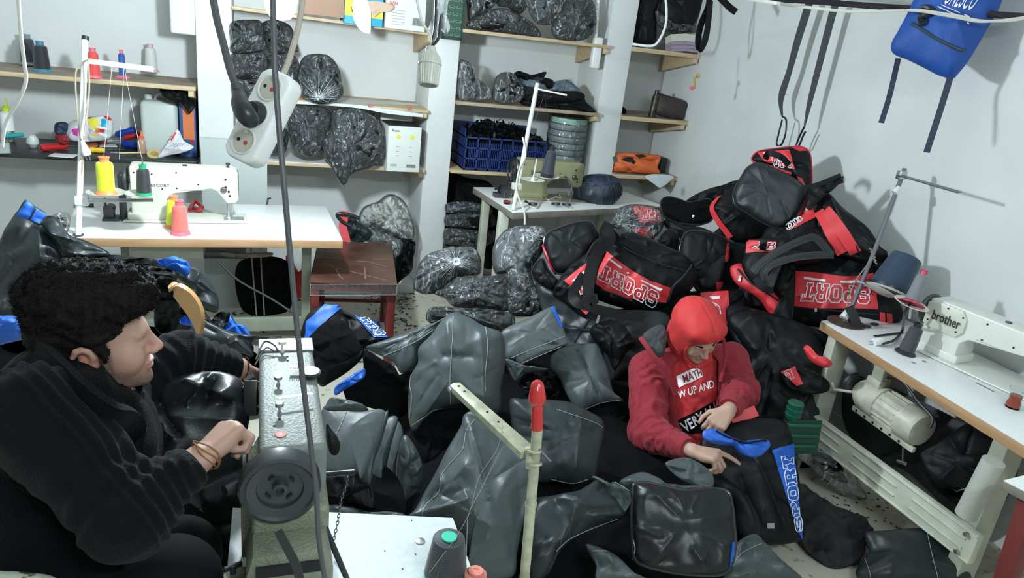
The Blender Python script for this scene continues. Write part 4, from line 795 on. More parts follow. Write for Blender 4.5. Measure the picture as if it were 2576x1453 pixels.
# ================= film-wrapped bundles =================
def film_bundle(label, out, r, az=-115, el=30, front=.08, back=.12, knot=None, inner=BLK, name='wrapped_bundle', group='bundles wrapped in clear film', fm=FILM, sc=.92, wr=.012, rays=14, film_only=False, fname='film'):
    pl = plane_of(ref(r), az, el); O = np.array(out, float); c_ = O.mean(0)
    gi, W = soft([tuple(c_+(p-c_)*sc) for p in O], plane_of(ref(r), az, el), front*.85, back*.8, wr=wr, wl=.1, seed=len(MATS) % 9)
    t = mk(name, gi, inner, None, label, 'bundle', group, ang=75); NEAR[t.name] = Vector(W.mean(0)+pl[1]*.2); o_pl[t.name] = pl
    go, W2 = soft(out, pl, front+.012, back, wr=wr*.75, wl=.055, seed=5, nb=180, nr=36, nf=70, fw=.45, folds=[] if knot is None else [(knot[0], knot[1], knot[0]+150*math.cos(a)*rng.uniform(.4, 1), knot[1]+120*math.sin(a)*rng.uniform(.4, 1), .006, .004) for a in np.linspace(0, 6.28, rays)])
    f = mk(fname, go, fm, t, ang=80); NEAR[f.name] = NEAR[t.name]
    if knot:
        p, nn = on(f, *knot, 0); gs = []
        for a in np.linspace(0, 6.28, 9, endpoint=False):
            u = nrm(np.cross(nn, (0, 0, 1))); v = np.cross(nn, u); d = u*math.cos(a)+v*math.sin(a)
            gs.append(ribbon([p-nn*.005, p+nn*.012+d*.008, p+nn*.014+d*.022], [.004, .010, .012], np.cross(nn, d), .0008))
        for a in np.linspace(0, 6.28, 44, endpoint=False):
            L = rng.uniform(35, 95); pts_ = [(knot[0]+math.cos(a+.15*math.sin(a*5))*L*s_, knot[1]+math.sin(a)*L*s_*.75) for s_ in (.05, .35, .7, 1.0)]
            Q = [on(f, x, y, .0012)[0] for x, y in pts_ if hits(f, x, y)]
            if len(Q) > 2: gs.append(tube(Q, [.002, .0012, .0008, .0004][:len(Q)], 5))  # pale tubes along the creases, drawn as glints radiating from the knot
        mk('film_knot_glints', join(gs), film('film_knot_glints', a=.55, bscale=60), t, kind='stuff')
    return t
c0 = lambda p: cz(1000, 380, p)
film_bundle('black bundle in clear film with a white knotted star, beside the stool', c0([(130,970),(170,860),(240,790),(360,745),(480,728),(580,735),(625,790),(640,880),(620,940),(500,960),(400,1000),(330,1060),(250,1090),(170,1080),(120,1040)]), ('y', 1120, 680, 3.55), knot=(1147, 658), front=.12, back=.14)
film_bundle('flat boxy film-wrapped bundle below the knotted one', c0([(390,1020),(450,960),(620,955),(820,950),(850,1050),(840,1160),(830,1215),(600,1195),(440,1190),(360,1120),(280,1080)]), ('y', 1200, 730, 3.35), front=.06, back=.15, fm=FILMD)
film_bundle('lowest film-wrapped bundle at the edge of the bare floor', c0([(215,1260),(260,1190),(420,1190),(600,1200),(820,1220),(890,1260),(880,1340),(760,1370),(600,1310),(420,1260),(330,1290),(250,1310)]), ('y', 1180, 795, 3.1), front=.06, back=.12, fm=FILMD)
o = film_bundle('tall film-wrapped grey bags with white letters below the middle table', c0([(720,760),(780,640),(860,580),(980,568),(1120,580),(1130,700),(1080,820),(1030,900),(1050,1050),(1100,1140),(1000,1180),(850,1190),(830,960),(740,930)]), ('y', 1290, 670, 3.45), front=.10, back=.16, inner=GREYB)
varsity(o, 'SPO', c0([(960,640),(1080,590),(1140,640),(1100,690)]), mat('grey_print', (.35, .37, .38), .5), w=.003, off=.016)
film_bundle('film-wrapped black bundle tucked under the round bag end', c0([(850,960),(960,940),(1040,1010),(1150,1090),(1200,1150),(1080,1240),(950,1260),(850,1230),(830,1100)]), ('y', 1330, 740, 3.25), front=.06, back=.12, fm=FILMD)
o = film_bundle('red and black bag in knotted clear film leaning on the middle table', cz(1300, 360, [(690,640),(740,540),(790,490),(900,468),(1050,485),(1110,530),(1120,600),(1100,680),(1020,750),(900,720),(780,640)]), ('y', 1600, 555, 3.72), knot=(1556, 562), front=.10, back=.12)
panel(o, c([(880,478),(1100,500),(1110,600),(940,605)]), RED, 'red_panel', 14, 8, off=.004); varsity(o, 'TR', c([(960,585),(1110,595),(1100,515),(985,510)]), PRINT, w=.0036, off=.007)
panel(o, c([(880,650),(1000,640),(1060,720),(950,720)]), RED, 'red_panel', 10, 8, off=.004)
gshelf = 'dark film bundles stacked under the left of the middle pillar shelf'
for i, q in enumerate([[(370,400),(500,380),(640,400),(720,440),(700,480),(520,470),(380,470)], [(365,490),(500,450),(640,460),(740,490),(740,570),(600,590),(480,585),(370,570)], [(360,590),(480,585),(620,600),(740,600),(720,700),(600,740),(480,720),(360,700)]]):
    film_bundle(['blue-black bundle in the dark niche left of the middle table, uppermost', 'middle film-wrapped bundle in the dark niche left of the middle table', 'lower film-wrapped bundle in the dark niche left of the middle table'][i], c0(q), ('y', 1180, 380+(430+110*i)/K, 4.78), az=-100, el=20, front=.08, back=.1, group=gshelf, inner=mat('navy_fabric', (.006, .012, .03), .5) if i == 0 else BLK, fm=FILMD)
bag('niche_sacks', 'black sacks filling the dark niche under the crate shelf', 'sack', c0([(375,220),(420,160),(520,200),(700,240),(800,420),(840,700),(700,900),(450,730),(360,700),(370,400)]), ('y', 1190, 520, 5.0), -95, 10, .06, .12, BLKM, wr=.03)
# ================= people =================
def snet(F, org, h):
    s = F < 0; n = F.shape; cs = tuple(k-1 for k in n); acc = np.zeros(cs+(3,)); cnt = np.zeros(cs)
    off = [(i, j, k) for i in (0, 1) for j in (0, 1) for k in (0, 1)]
    sl = lambda o: tuple(slice(o[a], o[a]+cs[a]) for a in range(3))
    for a in off:
        for ax in range(3):
            if a[ax]: continue
            b = list(a); b[ax] = 1; b = tuple(b); fa, fb = F[sl(a)], F[sl(b)]; m = (fa < 0) != (fb < 0)
            t = np.where(m, fa/np.where(m, fa-fb, 1), 0)
            for q in range(3): acc[..., q] += np.where(m, a[q]+(t if q == ax else 0), 0)
            cnt += m
    act = cnt > 0; idx = -np.ones(cs, int); idx[act] = np.arange(act.sum())
    pos = np.argwhere(act)+acc[act]/cnt[act][:, None]; V = org+pos*h; Fs = []
    for ax in range(3):
        u, v = (ax+1) % 3, (ax+2) % 3
        A = [slice(1, cs[i]) for i in range(3)]; A[ax] = slice(0, cs[ax]); B = list(A); B[ax] = slice(1, cs[ax]+1)
        sa, sb = s[tuple(A)], s[tuple(B)]; e = np.argwhere(sa != sb)
        if not len(e): continue
        pol = sa[tuple(e.T)]; e = e+np.array([1 if i != ax else 0 for i in range(3)])
        du = np.zeros(3, int); du[u] = 1; dv = np.zeros(3, int); dv[v] = 1
        q = np.stack([idx[tuple((e-du-dv).T)], idx[tuple((e-dv).T)], idx[tuple(e.T)], idx[tuple((e-du).T)]], 1)
        q[~pol] = q[~pol][:, ::-1]; Fs.append(q)
    Fq = np.concatenate(Fs); Fq = Fq[(Fq >= 0).all(1)]
    return V, [tuple(map(int, f)) for f in Fq]
def cap(a, b, r0, r1): return ('c', np.asarray(a, float), np.asarray(b, float), r0, r1)
def ell(c, r, M=None): return ('e', np.asarray(c, float), np.asarray(r, float), M)
def dist(P, p):
    if p[0] == 'c':
        _, a, b, r0, r1 = p; ab = b-a; t = np.clip(((P-a)@ab)/max(ab@ab, 1e-9), 0, 1); return np.linalg.norm(P-a-t[..., None]*ab, axis=-1)-(r0+(r1-r0)*t)
    _, c_, r, M = p; q = P-c_
    if M is not None: q = q@M
    k0 = np.linalg.norm(q/r, axis=-1); k1 = np.linalg.norm(q/(r*r), axis=-1)+1e-9; return k0*(k0-1)/k1
def sdf(P, prims, k=.02, sub=(), ks=.01):
    d = None
    for p in prims:
        kk = k
        if isinstance(p, list): p, kk = p
        x = dist(P, p)
        if d is None: d = x
        else: h_ = np.maximum(kk-np.abs(d-x), 0)/kk; d = np.minimum(d, x)-h_*h_*kk*.25
    for p in sub:
        x = -dist(P, p); h_ = np.maximum(ks-np.abs(d-x), 0)/ks; d = np.maximum(d, x)+h_*h_*ks*.25
    return d
def body_mesh(prims, h, k=.02, sub=(), ks=.01, fn=None, pad=.03, bounds=None):
    if bounds is None:
        lo = np.full(3, 9.); hi = -lo
        for p in prims:
            if isinstance(p, list): p = p[0]
            if p[0] == 'c':
                for q, r in ((p[1], p[3]), (p[2], p[4])): lo = np.minimum(lo, q-r); hi = np.maximum(hi, q+r)
            else: m = max(p[2]); lo = np.minimum(lo, p[1]-m); hi = np.maximum(hi, p[1]+m)
        lo -= pad; hi += pad
    else: lo, hi = bounds
    n = np.ceil((hi-lo)/h).astype(int)+1
    G = np.stack(np.meshgrid(*[lo[i]+h*np.arange(n[i]) for i in range(3)], indexing='ij'), -1)
    Fd = sdf(G, prims, k, sub, ks)
    if fn is not None: Fd = fn(G, Fd)
    return snet(Fd, lo, h)
def vnormals(V, F):
    F = np.array([f[:4] for f in F]); N = np.zeros_like(V); n = np.cross(V[F[:, 2]]-V[F[:, 0]], V[F[:, 3]]-V[F[:, 1]])
    for i in range(4): np.add.at(N, F[:, i], n)
    return N/(np.linalg.norm(N, axis=1)[:, None]+1e-12)
def proj(P):
    q = P-CAM; d = q@FW; return 1288+FPX*(q@RT)/d, 726.5-FPX*(q@UP)/d, d
def inpoly(x, y, poly):
    """signed pixel distance, negative inside"""
    ins = np.zeros(x.shape, bool); dm = np.full(x.shape, 1e9); n = len(poly)
    for i in range(n):
        x1, y1 = poly[i]; x2, y2 = poly[(i+1) % n]
        ins ^= ((y1 > y) != (y2 > y)) & (x < (x2-x1)*(y-y1)/((y2-y1) or 1e-9)+x1)
        t = np.clip(((x-x1)*(x2-x1)+(y-y1)*(y2-y1))/((x2-x1)**2+(y2-y1)**2+1e-9), 0, 1); dm = np.minimum(dm, np.hypot(x-x1-t*(x2-x1), y-y1-t*(y2-y1)))
    return np.where(ins, -dm, dm)
def skinmat(name, col, attr=True):
    m = mat(name, col, .5, bump=.05, bscale=350, spec=.4); nt = m.node_tree; b = nt.nodes['Principled BSDF']
    b.inputs['Subsurface Weight'].default_value = .12; b.inputs['Subsurface Radius'].default_value = (.012, .005, .003); b.inputs['Subsurface Scale'].default_value = 1.0
    if attr:
        a = nt.nodes.new('ShaderNodeAttribute'); a.attribute_name = 'tone'; nt.links.new(a.outputs['Color'], b.inputs['Base Color'])
    return m
def tone(o, cols):
    at = o.data.color_attributes.new('tone', 'FLOAT_COLOR', 'POINT'); at.data.foreach_set('color', np.concatenate([cols, np.ones((len(cols), 1))], 1).ravel())
def frm(F_, U_):
    F_ = nrm(F_); U_ = nrm(U_-F_*np.dot(F_, U_)); L_ = np.cross(U_, F_); return np.stack([F_, L_, U_], 1)   # columns fwd,left,up
def head_prims(c_, M, s=1.0):
    g_ = lambda *a: c_+M@(np.array(a)*s); e = lambda p, r, k=None: ([ell(g_(*p), np.array(r)*s, M), k] if k else ell(g_(*p), np.array(r)*s, M))
    pr = [e((-.012, 0, .03), (.098, .076, .088)), e((.028, 0, -.030), (.062, .060, .078)), e((.036, 0, -.082), (.046, .046, .030)), e((.074, 0, -.097), (.016, .02, .014)),
          e((.080, 0, .014), (.012, .046, .011)), [cap(g_(.088, 0, .008), g_(.108, 0, -.030), .008*s, .0105*s), .012], e((.098, .011, -.035), (.010, .007, .007), .008), e((.098, -.011, -.035), (.010, .007, .007), .008),
          e((.0865, 0, -.0585), (.012, .022, .0050), .009), e((.0850, 0, -.0685), (.011, .019, .0058), .009), e((.056, .042, -.03), (.028, .022, .03)), e((.056, -.042, -.03), (.028, .022, .03))]
    sub = [ell(g_(.094, y, -.006), np.array((.013, .016, .011))*s, M) for y in (.031, -.031)]+[ell(g_(.104, 0, -.0635), np.array((.014, .020, .0013))*s, M)]
    post = [[ell(g_(.076, y, -.007), np.array((.0125, .0140, .0115))*s, M), .004] for y in (.031, -.031)]
    for y in (.076, -.076):
        sg = 1 if y > 0 else -1; Me = M
        pts = [g_(-.012+.019*math.cos(a), y+sg*(.006+.004*math.sin(a)), -.010+.031*math.sin(a)*(1 if math.sin(a) > 0 else .9)) for a in np.linspace(-2.0, 2.6, 9)]
        post += [[cap(a, b, .0052*s, .0052*s), .006] for a, b in zip(pts[:-1], pts[1:])]+[[ell(g_(-.006, y, -.012), np.array((.016, .007, .026))*s, Me), .008], [ell(g_(.004, y+sg*.004, -.012), np.array((.005, .005, .007))*s, Me), .006], [ell(g_(-.002, y+sg*.003, -.040), np.array((.008, .005, .009))*s, Me), .008]]
    return pr, sub, post, g_
def hand_prims(wr, f, n, thumb, s=1.0, curl=(.9, .9, .9, .9), c2=1.0, tc=.5, spread=.05):
    """wr wrist point, f wrist->knuckles, n side towards which fingers close, thumb: +1/-1 side"""
    f = nrm(f); n = nrm(n-f*np.dot(n, f)); sd = np.cross(f, n)*thumb; P = []; K = []
    for i, (y, L, l) in enumerate([(.030, .088, (.040, .025, .020)), (.010, .092, (.045, .029, .021)), (-.011, .088, (.041, .027, .021)), (-.030, .080, (.032, .021, .018))]):
        a = wr+sd*y*.55*s+f*.005*s; b = wr+sd*y*s+f*L*s-n*.004*s; P.append([cap(a, b, .0145*s, .0125*s), .012*s]); q = b; ang = 0
        dd = nrm(f+sd*spread*(1.5-i))
        for j in range(3):
            ang += curl[i]*(1 if j == 0 else c2*(.9 if j == 1 else .6)); v = dd*math.cos(ang)+n*math.sin(ang); e_ = q+v*l[j]*s; r0 = (.0100, .0088, .0078)[j]*s*(.9 if i == 3 else 1); r1 = (.0088, .0078, .0066)[j]*s*(.9 if i == 3 else 1)
            P.append([cap(q, e_, r0, r1), .004*s]); q = e_
        K.append(b)
    P.append([ell(wr+f*.05*s+n*.008*s, np.array((.045, .036, .016))*s, np.stack([f, sd, n], 1)), .012*s])
    q = wr+sd*.020*s+f*.018*s+n*.008*s; v = nrm(f*.7+sd*.75+n*.35); e_ = q+v*.045*s; P.append([cap(q, e_, .0155*s, .0115*s), .01*s]); q = e_
    v = nrm(f*(.95)+sd*(.35-tc*.6)+n*(.2+tc*.6)); e_ = q+v*.034*s; P.append([cap(q, e_, .0105*s, .0092*s), .004*s]); q = e_
    v = nrm(f*(.9)+sd*(.1-tc*.9)+n*(.2+tc*.6)); P.append([cap(q, q+v*.026*s, .0092*s, .0072*s), .004*s])
    return P
SK1 = np.array((.46, .275, .205)); SKIN = skinmat('skin', (.6, .37, .28))
# ---- the man in black at the near machine ----
Hc = D(240, 852, 1.42); HM = frm(.92*RT+.10*UP+.36*FW, -.03*RT+.90*UP-.42*FW); hp, hsub, hpost, hg = head_prims(Hc, HM)
neckb = D(150, 985, 1.40)
SRn, SLf = D(85, 1040, 1.24), D(300, 975, 1.60); C1 = D(170, 1120, 1.42); BE = D(150, 1380, 1.40); HI = D(150, 1560, 1.42)
ER, WR_ = D(318, 1300, 1.24), D(500, 1155, 1.34); EL, WL = D(455, 905, 1.70), D(600, 925, 1.80)
neckp = [[cap(hg(-.025, 0, -.05), neckb, .058, .064), .03]]
tor = [cap(C1, BE, .14, .15), cap(SRn, SLf, .06, .06), cap(BE, HI, .15, .15), cap(C1, SRn, .09, .06), cap(C1, SLf, .09, .06)]
armN = [cap(SRn, ER, .055, .045), cap(ER, WR_, .043, .028)]; armF = [cap(SLf, EL, .055, .042), cap(EL, WL, .040, .027)]
handN = hand_prims(WR_, D(578, 1085, 1.40)-WR_, FW*.75-UP*.35+RT*.55, 1, 1.0, curl=(1.0, 1.1, 1.2, 1.3), c2=1.25, tc=.6)
handF = hand_prims(WL, D(650, 945, 1.86)-WL, -UP*.8+FW*.3, 1, 1.0, curl=(.5, .5, .5, .5), c2=.7)
def headsdf(P): 
    d = sdf(P, hp+neckp, .02, hsub, .006)
    for p, k_ in hpost: x = dist(P, p); h_ = np.maximum(k_-np.abs(d-x), 0)/k_; d = np.minimum(d, x)-h_*h_*k_*.25
    return d
def region(prims, h, lo=None, hi=None, **k): return body_mesh(prims, h, **k)
pieces = [body_mesh(hp+neckp+[p for p in hpost], .0028, k=.02, fn=lambda G, d: headsdf(G)), body_mesh(tor+armN[:1]+armF[:1]+[cap(neckb, C1, .06, .09)], .012, k=.04),
          body_mesh(armN[1:]+handN, .003, k=.01), body_mesh(armF[1:]+handF, .003, k=.01)]
BODY1 = thing('person', D(170, 1560, 1.42), 'person in black with thick dark hair, sewing at the near machine', 'person')
gV, gF = join(pieces); o = mk('body', (gV, gF), SKIN, BODY1, ang=80)
q = (gV-Hc)@HM; f_, l_, u_ = q[:, 0], np.abs(q[:, 1]), q[:, 2]
col = np.tile(SK1, (len(gV), 1)); nose_ = np.exp(-((f_-.108)**2+l_**2+(u_+.03)**2)/.0004); lips = np.exp(-((l_/.024)**2+((u_+.0635)/.010)**2))*(f_ > .08); ear_ = np.exp(-(((f_+.01)/.028)**2+((l_-.082)/.010)**2+((u_+.012)/.035)**2)); cheek_ = np.exp(-(((f_-.06)/.03)**2+((l_-.05)/.03)**2+((u_+.035)/.03)**2))
beard = np.clip((.045-np.abs(np.hypot((f_-.03)*1.0, 0)))/.02, 0, 1)*0
beard = np.clip((-u_-.030-.42*np.clip(f_-.01, 0, 1))/.025, 0, 1)*(f_ > -.01)+np.clip((.016-np.abs(f_-.020))/.008, 0, 1)*(u_ < .02)*(u_ > -.08); beard = np.clip(beard, 0, 1)*(np.linalg.norm(q, axis=1) < .15)*(l_ > .0)*(u_ > -.14)
beard *= .75+.25*snoise(gV, .006, 2)
inh = np.linalg.norm(q, axis=1) < .16
for wgt, cc in ((nose_*.35, (.72, .30, .24)), (cheek_*.25, (.70, .33, .26)), (lips*.8, (.50, .18, .15)), (ear_*.7, (.74, .26, .20)), (beard*.80, (.045, .035, .03))): wgt = (wgt*inh)[:, None]; col = col*(1-wgt)+np.array(cc)*wgt
tone(o, col)
HAIRM = mat('dark_hair', (.008, .0065, .006), .7, bump=.4, bscale=160, spec=.12)
hr = [ell(hg(-.006, 0, .060), (.108, .090, .086), HM), ell(hg(.058, 0, .092), (.066, .078, .052), HM), ell(hg(-.055, 0, .0), (.056, .078, .085), HM), ell(hg(-.03, 0, .11), (.09, .08, .05), HM), ell(hg(.012, -.074, .005), (.016, .012, .035), HM), ell(hg(.012, .074, .005), (.016, .012, .035), HM)]
def hfn(G, d):
    Q = (G-Hc)@HM; fac = np.maximum(.052-.10*np.clip(Q[..., 2]-.03, 0, .2)*3-Q[..., 0], 0)*0
    cut = np.minimum(Q[..., 0]-.030-np.clip(Q[..., 2]-.02, 0, .1)*1.1, .065-Q[..., 2]); d = np.maximum(d, cut)
    ear = np.linalg.norm((Q-np.array((-.008, -.085, -.02)))/np.array((.030, .05, .042)), axis=-1)-1; d = np.maximum(d, -ear*.03)
    return np.maximum(d, -Q[..., 2]-.075)
hV, hF = body_mesh(hr, .0045, k=.03, fn=hfn); hN = vnormals(hV, hF); hV = hV+hN*(.004*snoise(hV, .05, 1)+.002*snoise(hV, .012, 4))[:, None]
hair = mk('hair', (hV, hF), HAIRM, BODY1, ang=80)
idx = rng.integers(0, len(hV), 20000); Q = (hV-Hc)@HM; sp = []; sf = []
for n_, i in enumerate(idx):
    if Q[i, 2] < -.03 and rng.random() < .6: continue
    b_ = hV[i]-hN[i]*.004; t_ = nrm(np.cross(hN[i], rng.normal(size=3))); L = rng.uniform(.005, .012)*(1.2 if Q[i, 2] > .05 else .5); k_ = len(sp); e_ = b_+(hN[i]+t_*rng.uniform(.3, 1.3))*L; sp += [b_+t_*.0006, b_-t_*.0006, e_]; sf.append((k_, k_+1, k_+2))
mk('hair_tufts', (np.array(sp), sf), mat('hair_tuft', (.004, .0035, .003), 1.0, spec=0), BODY1, kind='stuff', smooth=False)
body1 = bpy.data.objects['body']; seam(body1, [(333, 852), (346, 844), (358, 842), (368, 846)], HAIRM, .0026, name='eyebrow', off=.0008)
seam(body1, [(336, 864), (345, 869), (353, 870), (359, 866)], HAIRM, .0011, name='eyelashes', off=.0004)
FLEECE = mat('black_fleece', (.0022, .0025, .003), .9, spec=.1, bump=.5, bscale=220, sheen=.03); SWEAT = mat('dark_sweater', (.0030, .0038, .0045), .9, spec=.12, bump=.3, bscale=260, sheen=.05)
vest = [cap(C1+(BE-C1)*.05, BE, .165, .175), cap(BE, HI, .175, .17), cap(SRn+(C1-SRn)*.15, SLf+(C1-SLf)*.15, .085, .085), cap(neckb+(C1-neckb)*.2, C1, .10, .15), cap(neckb-(hg(0, 0, -.1)-neckb)*.1, neckb+(hg(0, 0, -.1)-neckb)*.22, .086, .080)]
def clothdisp(V, F, fs, amp, wl, seed=1): N = vnormals(V, F); return V+N*(amp*(.7*snoise(V, wl, seed, True)+.5*snoise(V, wl*.5, seed+3)))[:, None]
g = body_mesh(vest, .009, k=.06, sub=[cap(hg(.03, 0, -.05), hg(-.01, 0, -.13), .066, .066)]); mk('fleece_vest', (clothdisp(*g, 0, .007, .28), g[1]), FLEECE, BODY1, ang=80)
def sleeve(A, Bm, Cc, r, label, folds=6, amp=.0042):
    g = body_mesh([cap(A, Bm, r[0], r[1]), cap(Bm, Cc, r[1]*.98, r[2])], .006, k=.03, fn=lambda G, d: np.maximum(d, (G-Cc)@nrm(Cc-Bm)))
    V, F = g; N = vnormals(V, F); t = (V-Bm)@nrm(Cc-Bm)/np.linalg.norm(Cc-Bm); t2 = (V-Bm)@nrm(A-Bm)/np.linalg.norm(A-Bm)
    ph = snoise(V, .20, 4)*1.4
    wv = np.sin(t*folds*6.283+ph*.6+((V-Bm)@nrm(np.cross(Cc-Bm, UP)))*14); dsp = amp*wv*np.clip((.72-np.abs(t-.35))/.35, 0, 1)*(t > 0)+amp*.9*np.sin(t2*4.5*6.283+ph)*np.clip((.5-np.abs(t2-.25))/.3, 0, 1)*(t2 > 0)
    dsp = dsp+.003*snoise(V, .12, 2)
    return mk(label, (V+N*dsp[:, None], F), SWEAT, BODY1, ang=80)
sN = sleeve(SRn, ER, WR_+(ER-WR_)*.10, (.088, .070, .043), 'sleeve'); sF = sleeve(SLf, EL, WL+(EL-WL)*.06, (.085, .062, .043), 'sleeve', 6, .004)
for s_, A, B in ((sN, ER, WR_+(ER-WR_)*.10), (sF, EL, WL+(EL-WL)*.06)):
    dd = nrm(B-A); mk('cuff', lathe([(.040, -.055), (.043, -.03), (.041, -.004), (.037, .002), (.030, -.002), (.03, -.05)], B, dd, 26), SWEAT, s_)
mk('bracelet', join([tube([WR_+nrm(WR_-ER)*(.006+k*.006+.006*math.cos(2*a+k))+(nrm(np.cross(WR_-ER, FW))*math.cos(a)+nrm(np.cross(WR_-ER, np.cross(WR_-ER, FW)))*math.sin(a))*(.0315+.001*k) for a in np.linspace(0, 6.283, 24, endpoint=False)], .0016, 6, closed=True) for k in range(3)]), mat('brown_cord', (.28, .12, .04), .7), BODY1, label='thin brown braided cord bracelet')
mk('wrist_string', tube([WL+nrm(WL-EL)*.012+(nrm(np.cross(WL-EL, FW))*math.cos(a)+nrm(np.cross(WL-EL, np.cross(WL-EL, FW)))*math.sin(a))*.030 for a in np.linspace(0, 6.283, 24, endpoint=False)], .0013, 6, closed=True), HAIRM, BODY1)
mk('collar', ribbon(catmull([D(92, 900, 1.32), D(180, 985, 1.25), D(262, 1050, 1.26), D(318, 1080, 1.36), D(325, 1150, 1.36)], 8), .07, UP*.5-FW*.2+RT*.4, .016), FLEECE, BODY1)
mk('jeans', body_mesh([cap(HI, D(430, 1470, 1.35), .10, .085), cap(HI+V3(0, .12, 0), D(450, 1400, 1.62), .10, .085), cap(D(430, 1470, 1.35), D(440, 1800, 1.55), .08, .06), cap(D(450, 1400, 1.62), D(460, 1750, 1.8), .08, .06)], .012, k=.04), mat('black_denim', (.003, .0034, .004), .85, spec=.15), BODY1)
# ---- the man in the red hood on the floor ----
Rc = D(1752, 838, 3.10); RMx = frm(.30*RT-.74*UP-.60*FW, .12*RT+.62*UP-.78*FW); rp, rsub, rpost, rg = head_prims(Rc, RMx, 1.0)
rneck = D(1742, 900, 3.22); rSR, rSL = D(1635, 925, 3.22), D(1838, 905, 3.28); rC = D(1740, 985, 3.26); rB = D(1725, 1110, 3.26); rH = D(1700, 1215, 3.32)
rER, rWR = D(1632, 1090, 3.06), D(1742, 1133, 2.80); rEL, rWL = D(1862, 985, 3.12), D(1832, 1032, 2.92)
rt_ = [cap(rC, rB, .12, .13), cap(rB, rH, .13, .14), cap(rSR, rSL, .055, .055), cap(rneck, rC, .055, .10), cap(rH, D(1560, 1260, 3.0), .085, .07), cap(rH, D(1850, 1270, 3.0), .085, .07), cap(D(1560, 1260, 3.0), D(1700, 1310, 2.85), .065, .05), cap(D(1850, 1270, 3.0), D(1720, 1310, 2.9), .065, .05)]
rhR = hand_prims(rWR, D(1805, 1150, 2.76)-rWR, FW*.35-UP*.9, 1, 1.05, curl=(.22, 1.0, 1.1, 1.15), c2=1.0, tc=.25)
rhL = hand_prims(rWL, D(1800, 1068, 2.88)-rWL, FW*.6-UP*.6-RT*.2, -1, 1.0, curl=(.9, 1.0, 1.05, 1.1), c2=1.0, tc=.2)
rneckp = [[cap(rg(-.025, 0, -.05), rneck, .056, .06), .03]]
def rhead(P):
    d = sdf(P, rp+rneckp, .02, rsub, .006)
    for p, k_ in rpost: x = dist(P, p); h_ = np.maximum(k_-np.abs(d-x), 0)/k_; d = np.minimum(d, x)-h_*h_*k_*.25
    return d
BODY2 = thing('person', (rH[0], rH[1], 0.1), 'person in red hood and maroon zip jacket sitting in the heap holding a black bag', 'person')
V, F = join([body_mesh(rp+rneckp+rpost, .004, fn=lambda G, d: rhead(G)), body_mesh(rt_, .014, k=.04), body_mesh([cap(rER, rWR, .042, .028)]+rhR, .0038, k=.01), body_mesh([cap(rEL, rWL, .042, .028)]+rhL, .0038, k=.01)])
o = mk('body', (V, F), SKIN, BODY2, ang=80); q = (V-Rc)@RMx; inh = np.linalg.norm(q, axis=1) < .16; col = np.tile(np.array((.50, .31, .235)), (len(V), 1))
w_ = (np.exp(-((q[:, 0]-.108)**2+q[:, 1]**2+(q[:, 2]+.03)**2)/.0004)*.3*inh)[:, None]; col = col*(1-w_)+np.array((.7, .3, .24))*w_; w_ = (np.exp(-((q[:, 1]/.024)**2+((q[:, 2]+.0635)/.010)**2))*(q[:, 0] > .08)*inh*.8)[:, None]; col = col*(1-w_)+np.array((.5, .18, .15))*w_; tone(o, col)
mk('hair', (lambda g: (g[0]+vnormals(*g)*(.004*snoise(g[0], .015, 2))[:, None], g[1]))(body_mesh([ell(rg(.035, 0, .075), (.062, .066, .035), RMx), ell(rg(.02, -.06, .03), (.045, .02, .04), RMx), ell(rg(.02, .06, .03), (.045, .02, .04), RMx)], .005, k=.02)), HAIRM, BODY2)
for y in (-1, 1): mk('eyebrow', tube([rg(.088, .014*y, .018), rg(.088, .030*y, .024), rg(.074, .046*y, .021)], [.003, .0045, .002], 6), HAIRM, BODY2)
HOOD = mat('red_hood', (.56, .025, .025), .7, bump=.15, bscale=240, sheen=.05); MAROON = mat('maroon_fleece', (.26, .012, .024), .85, bump=.25, bscale=220, sheen=.08); SHIRT = mat('red_shirt', (.46, .015, .022), .75, bump=.1, bscale=220, sheen=.2)
hoodp = [ell(rg(-.025, 0, .05), (.125, .104, .100), RMx), ell(rg(-.03, 0, -.03), (.105, .098, .10), RMx), ell(rg(.055, 0, .085), (.055, .085, .045), RMx), [cap(rg(-.05, 0, -.08), rneck, .085, .09), .04]]
def hoodfn(G, d):
    Q = (G-Rc)@RMx; op = np.linalg.norm((Q-np.array((.12, 0, -.025)))/np.array((.105, .078, .105)), axis=-1)-1; return np.maximum(d, -op*.08)
g = body_mesh(hoodp, .006, k=.04, fn=hoodfn); Vh = g[0]; N = vnormals(*g); Qh = (Vh-Rc)@RMx
Vh = Vh+N*(.0025*snoise(Vh, .22, 3, True)+.0022*np.sin(Qh[:, 1]*150)*np.exp(-((np.linalg.norm((Qh-np.array((.12, 0, -.025)))/np.array((.105, .078, .105)), axis=1)-1.15)/.12)**2)-.004*np.exp(-(Qh[:, 1]/.004)**2))[:, None]
hood = mk('hood', (Vh, g[1]), HOOD, BODY2, ang=80)
an = np.linspace(.15, 2*math.pi+.15, 60, endpoint=False)
mk('hood_hem', tube([rg(.066+.012*math.cos(2*a), .072*math.sin(a), -.022+.098*math.cos(a)) for a in an], .0055, 8, closed=True), HOOD, hood)
g = body_mesh([cap(rC, rB, .135, .14), cap(rB, rH, .14, .15), cap(rneck, rC, .075, .125), cap(rSR, rSL, .065, .065)], .009, k=.05); shirt = mk('shirt', (clothdisp(*g, 0, .004, .11), g[1]), SHIRT, BODY2, ang=80)
opening = cz(1400, 700, [(900,640),(960,590),(1100,560),(1180,570),(1230,640),(1230,860),(1215,980),(1230,1250),(1000,1260),(930,1100),(910,900),(880,760)])
def jfn(G, d):
    x, y, dd = proj(G); s_ = inpoly(x, y, opening)*.0017; front = dd-((rC-CAM)@FW)-.02; return np.maximum(d, -np.maximum(s_, front))
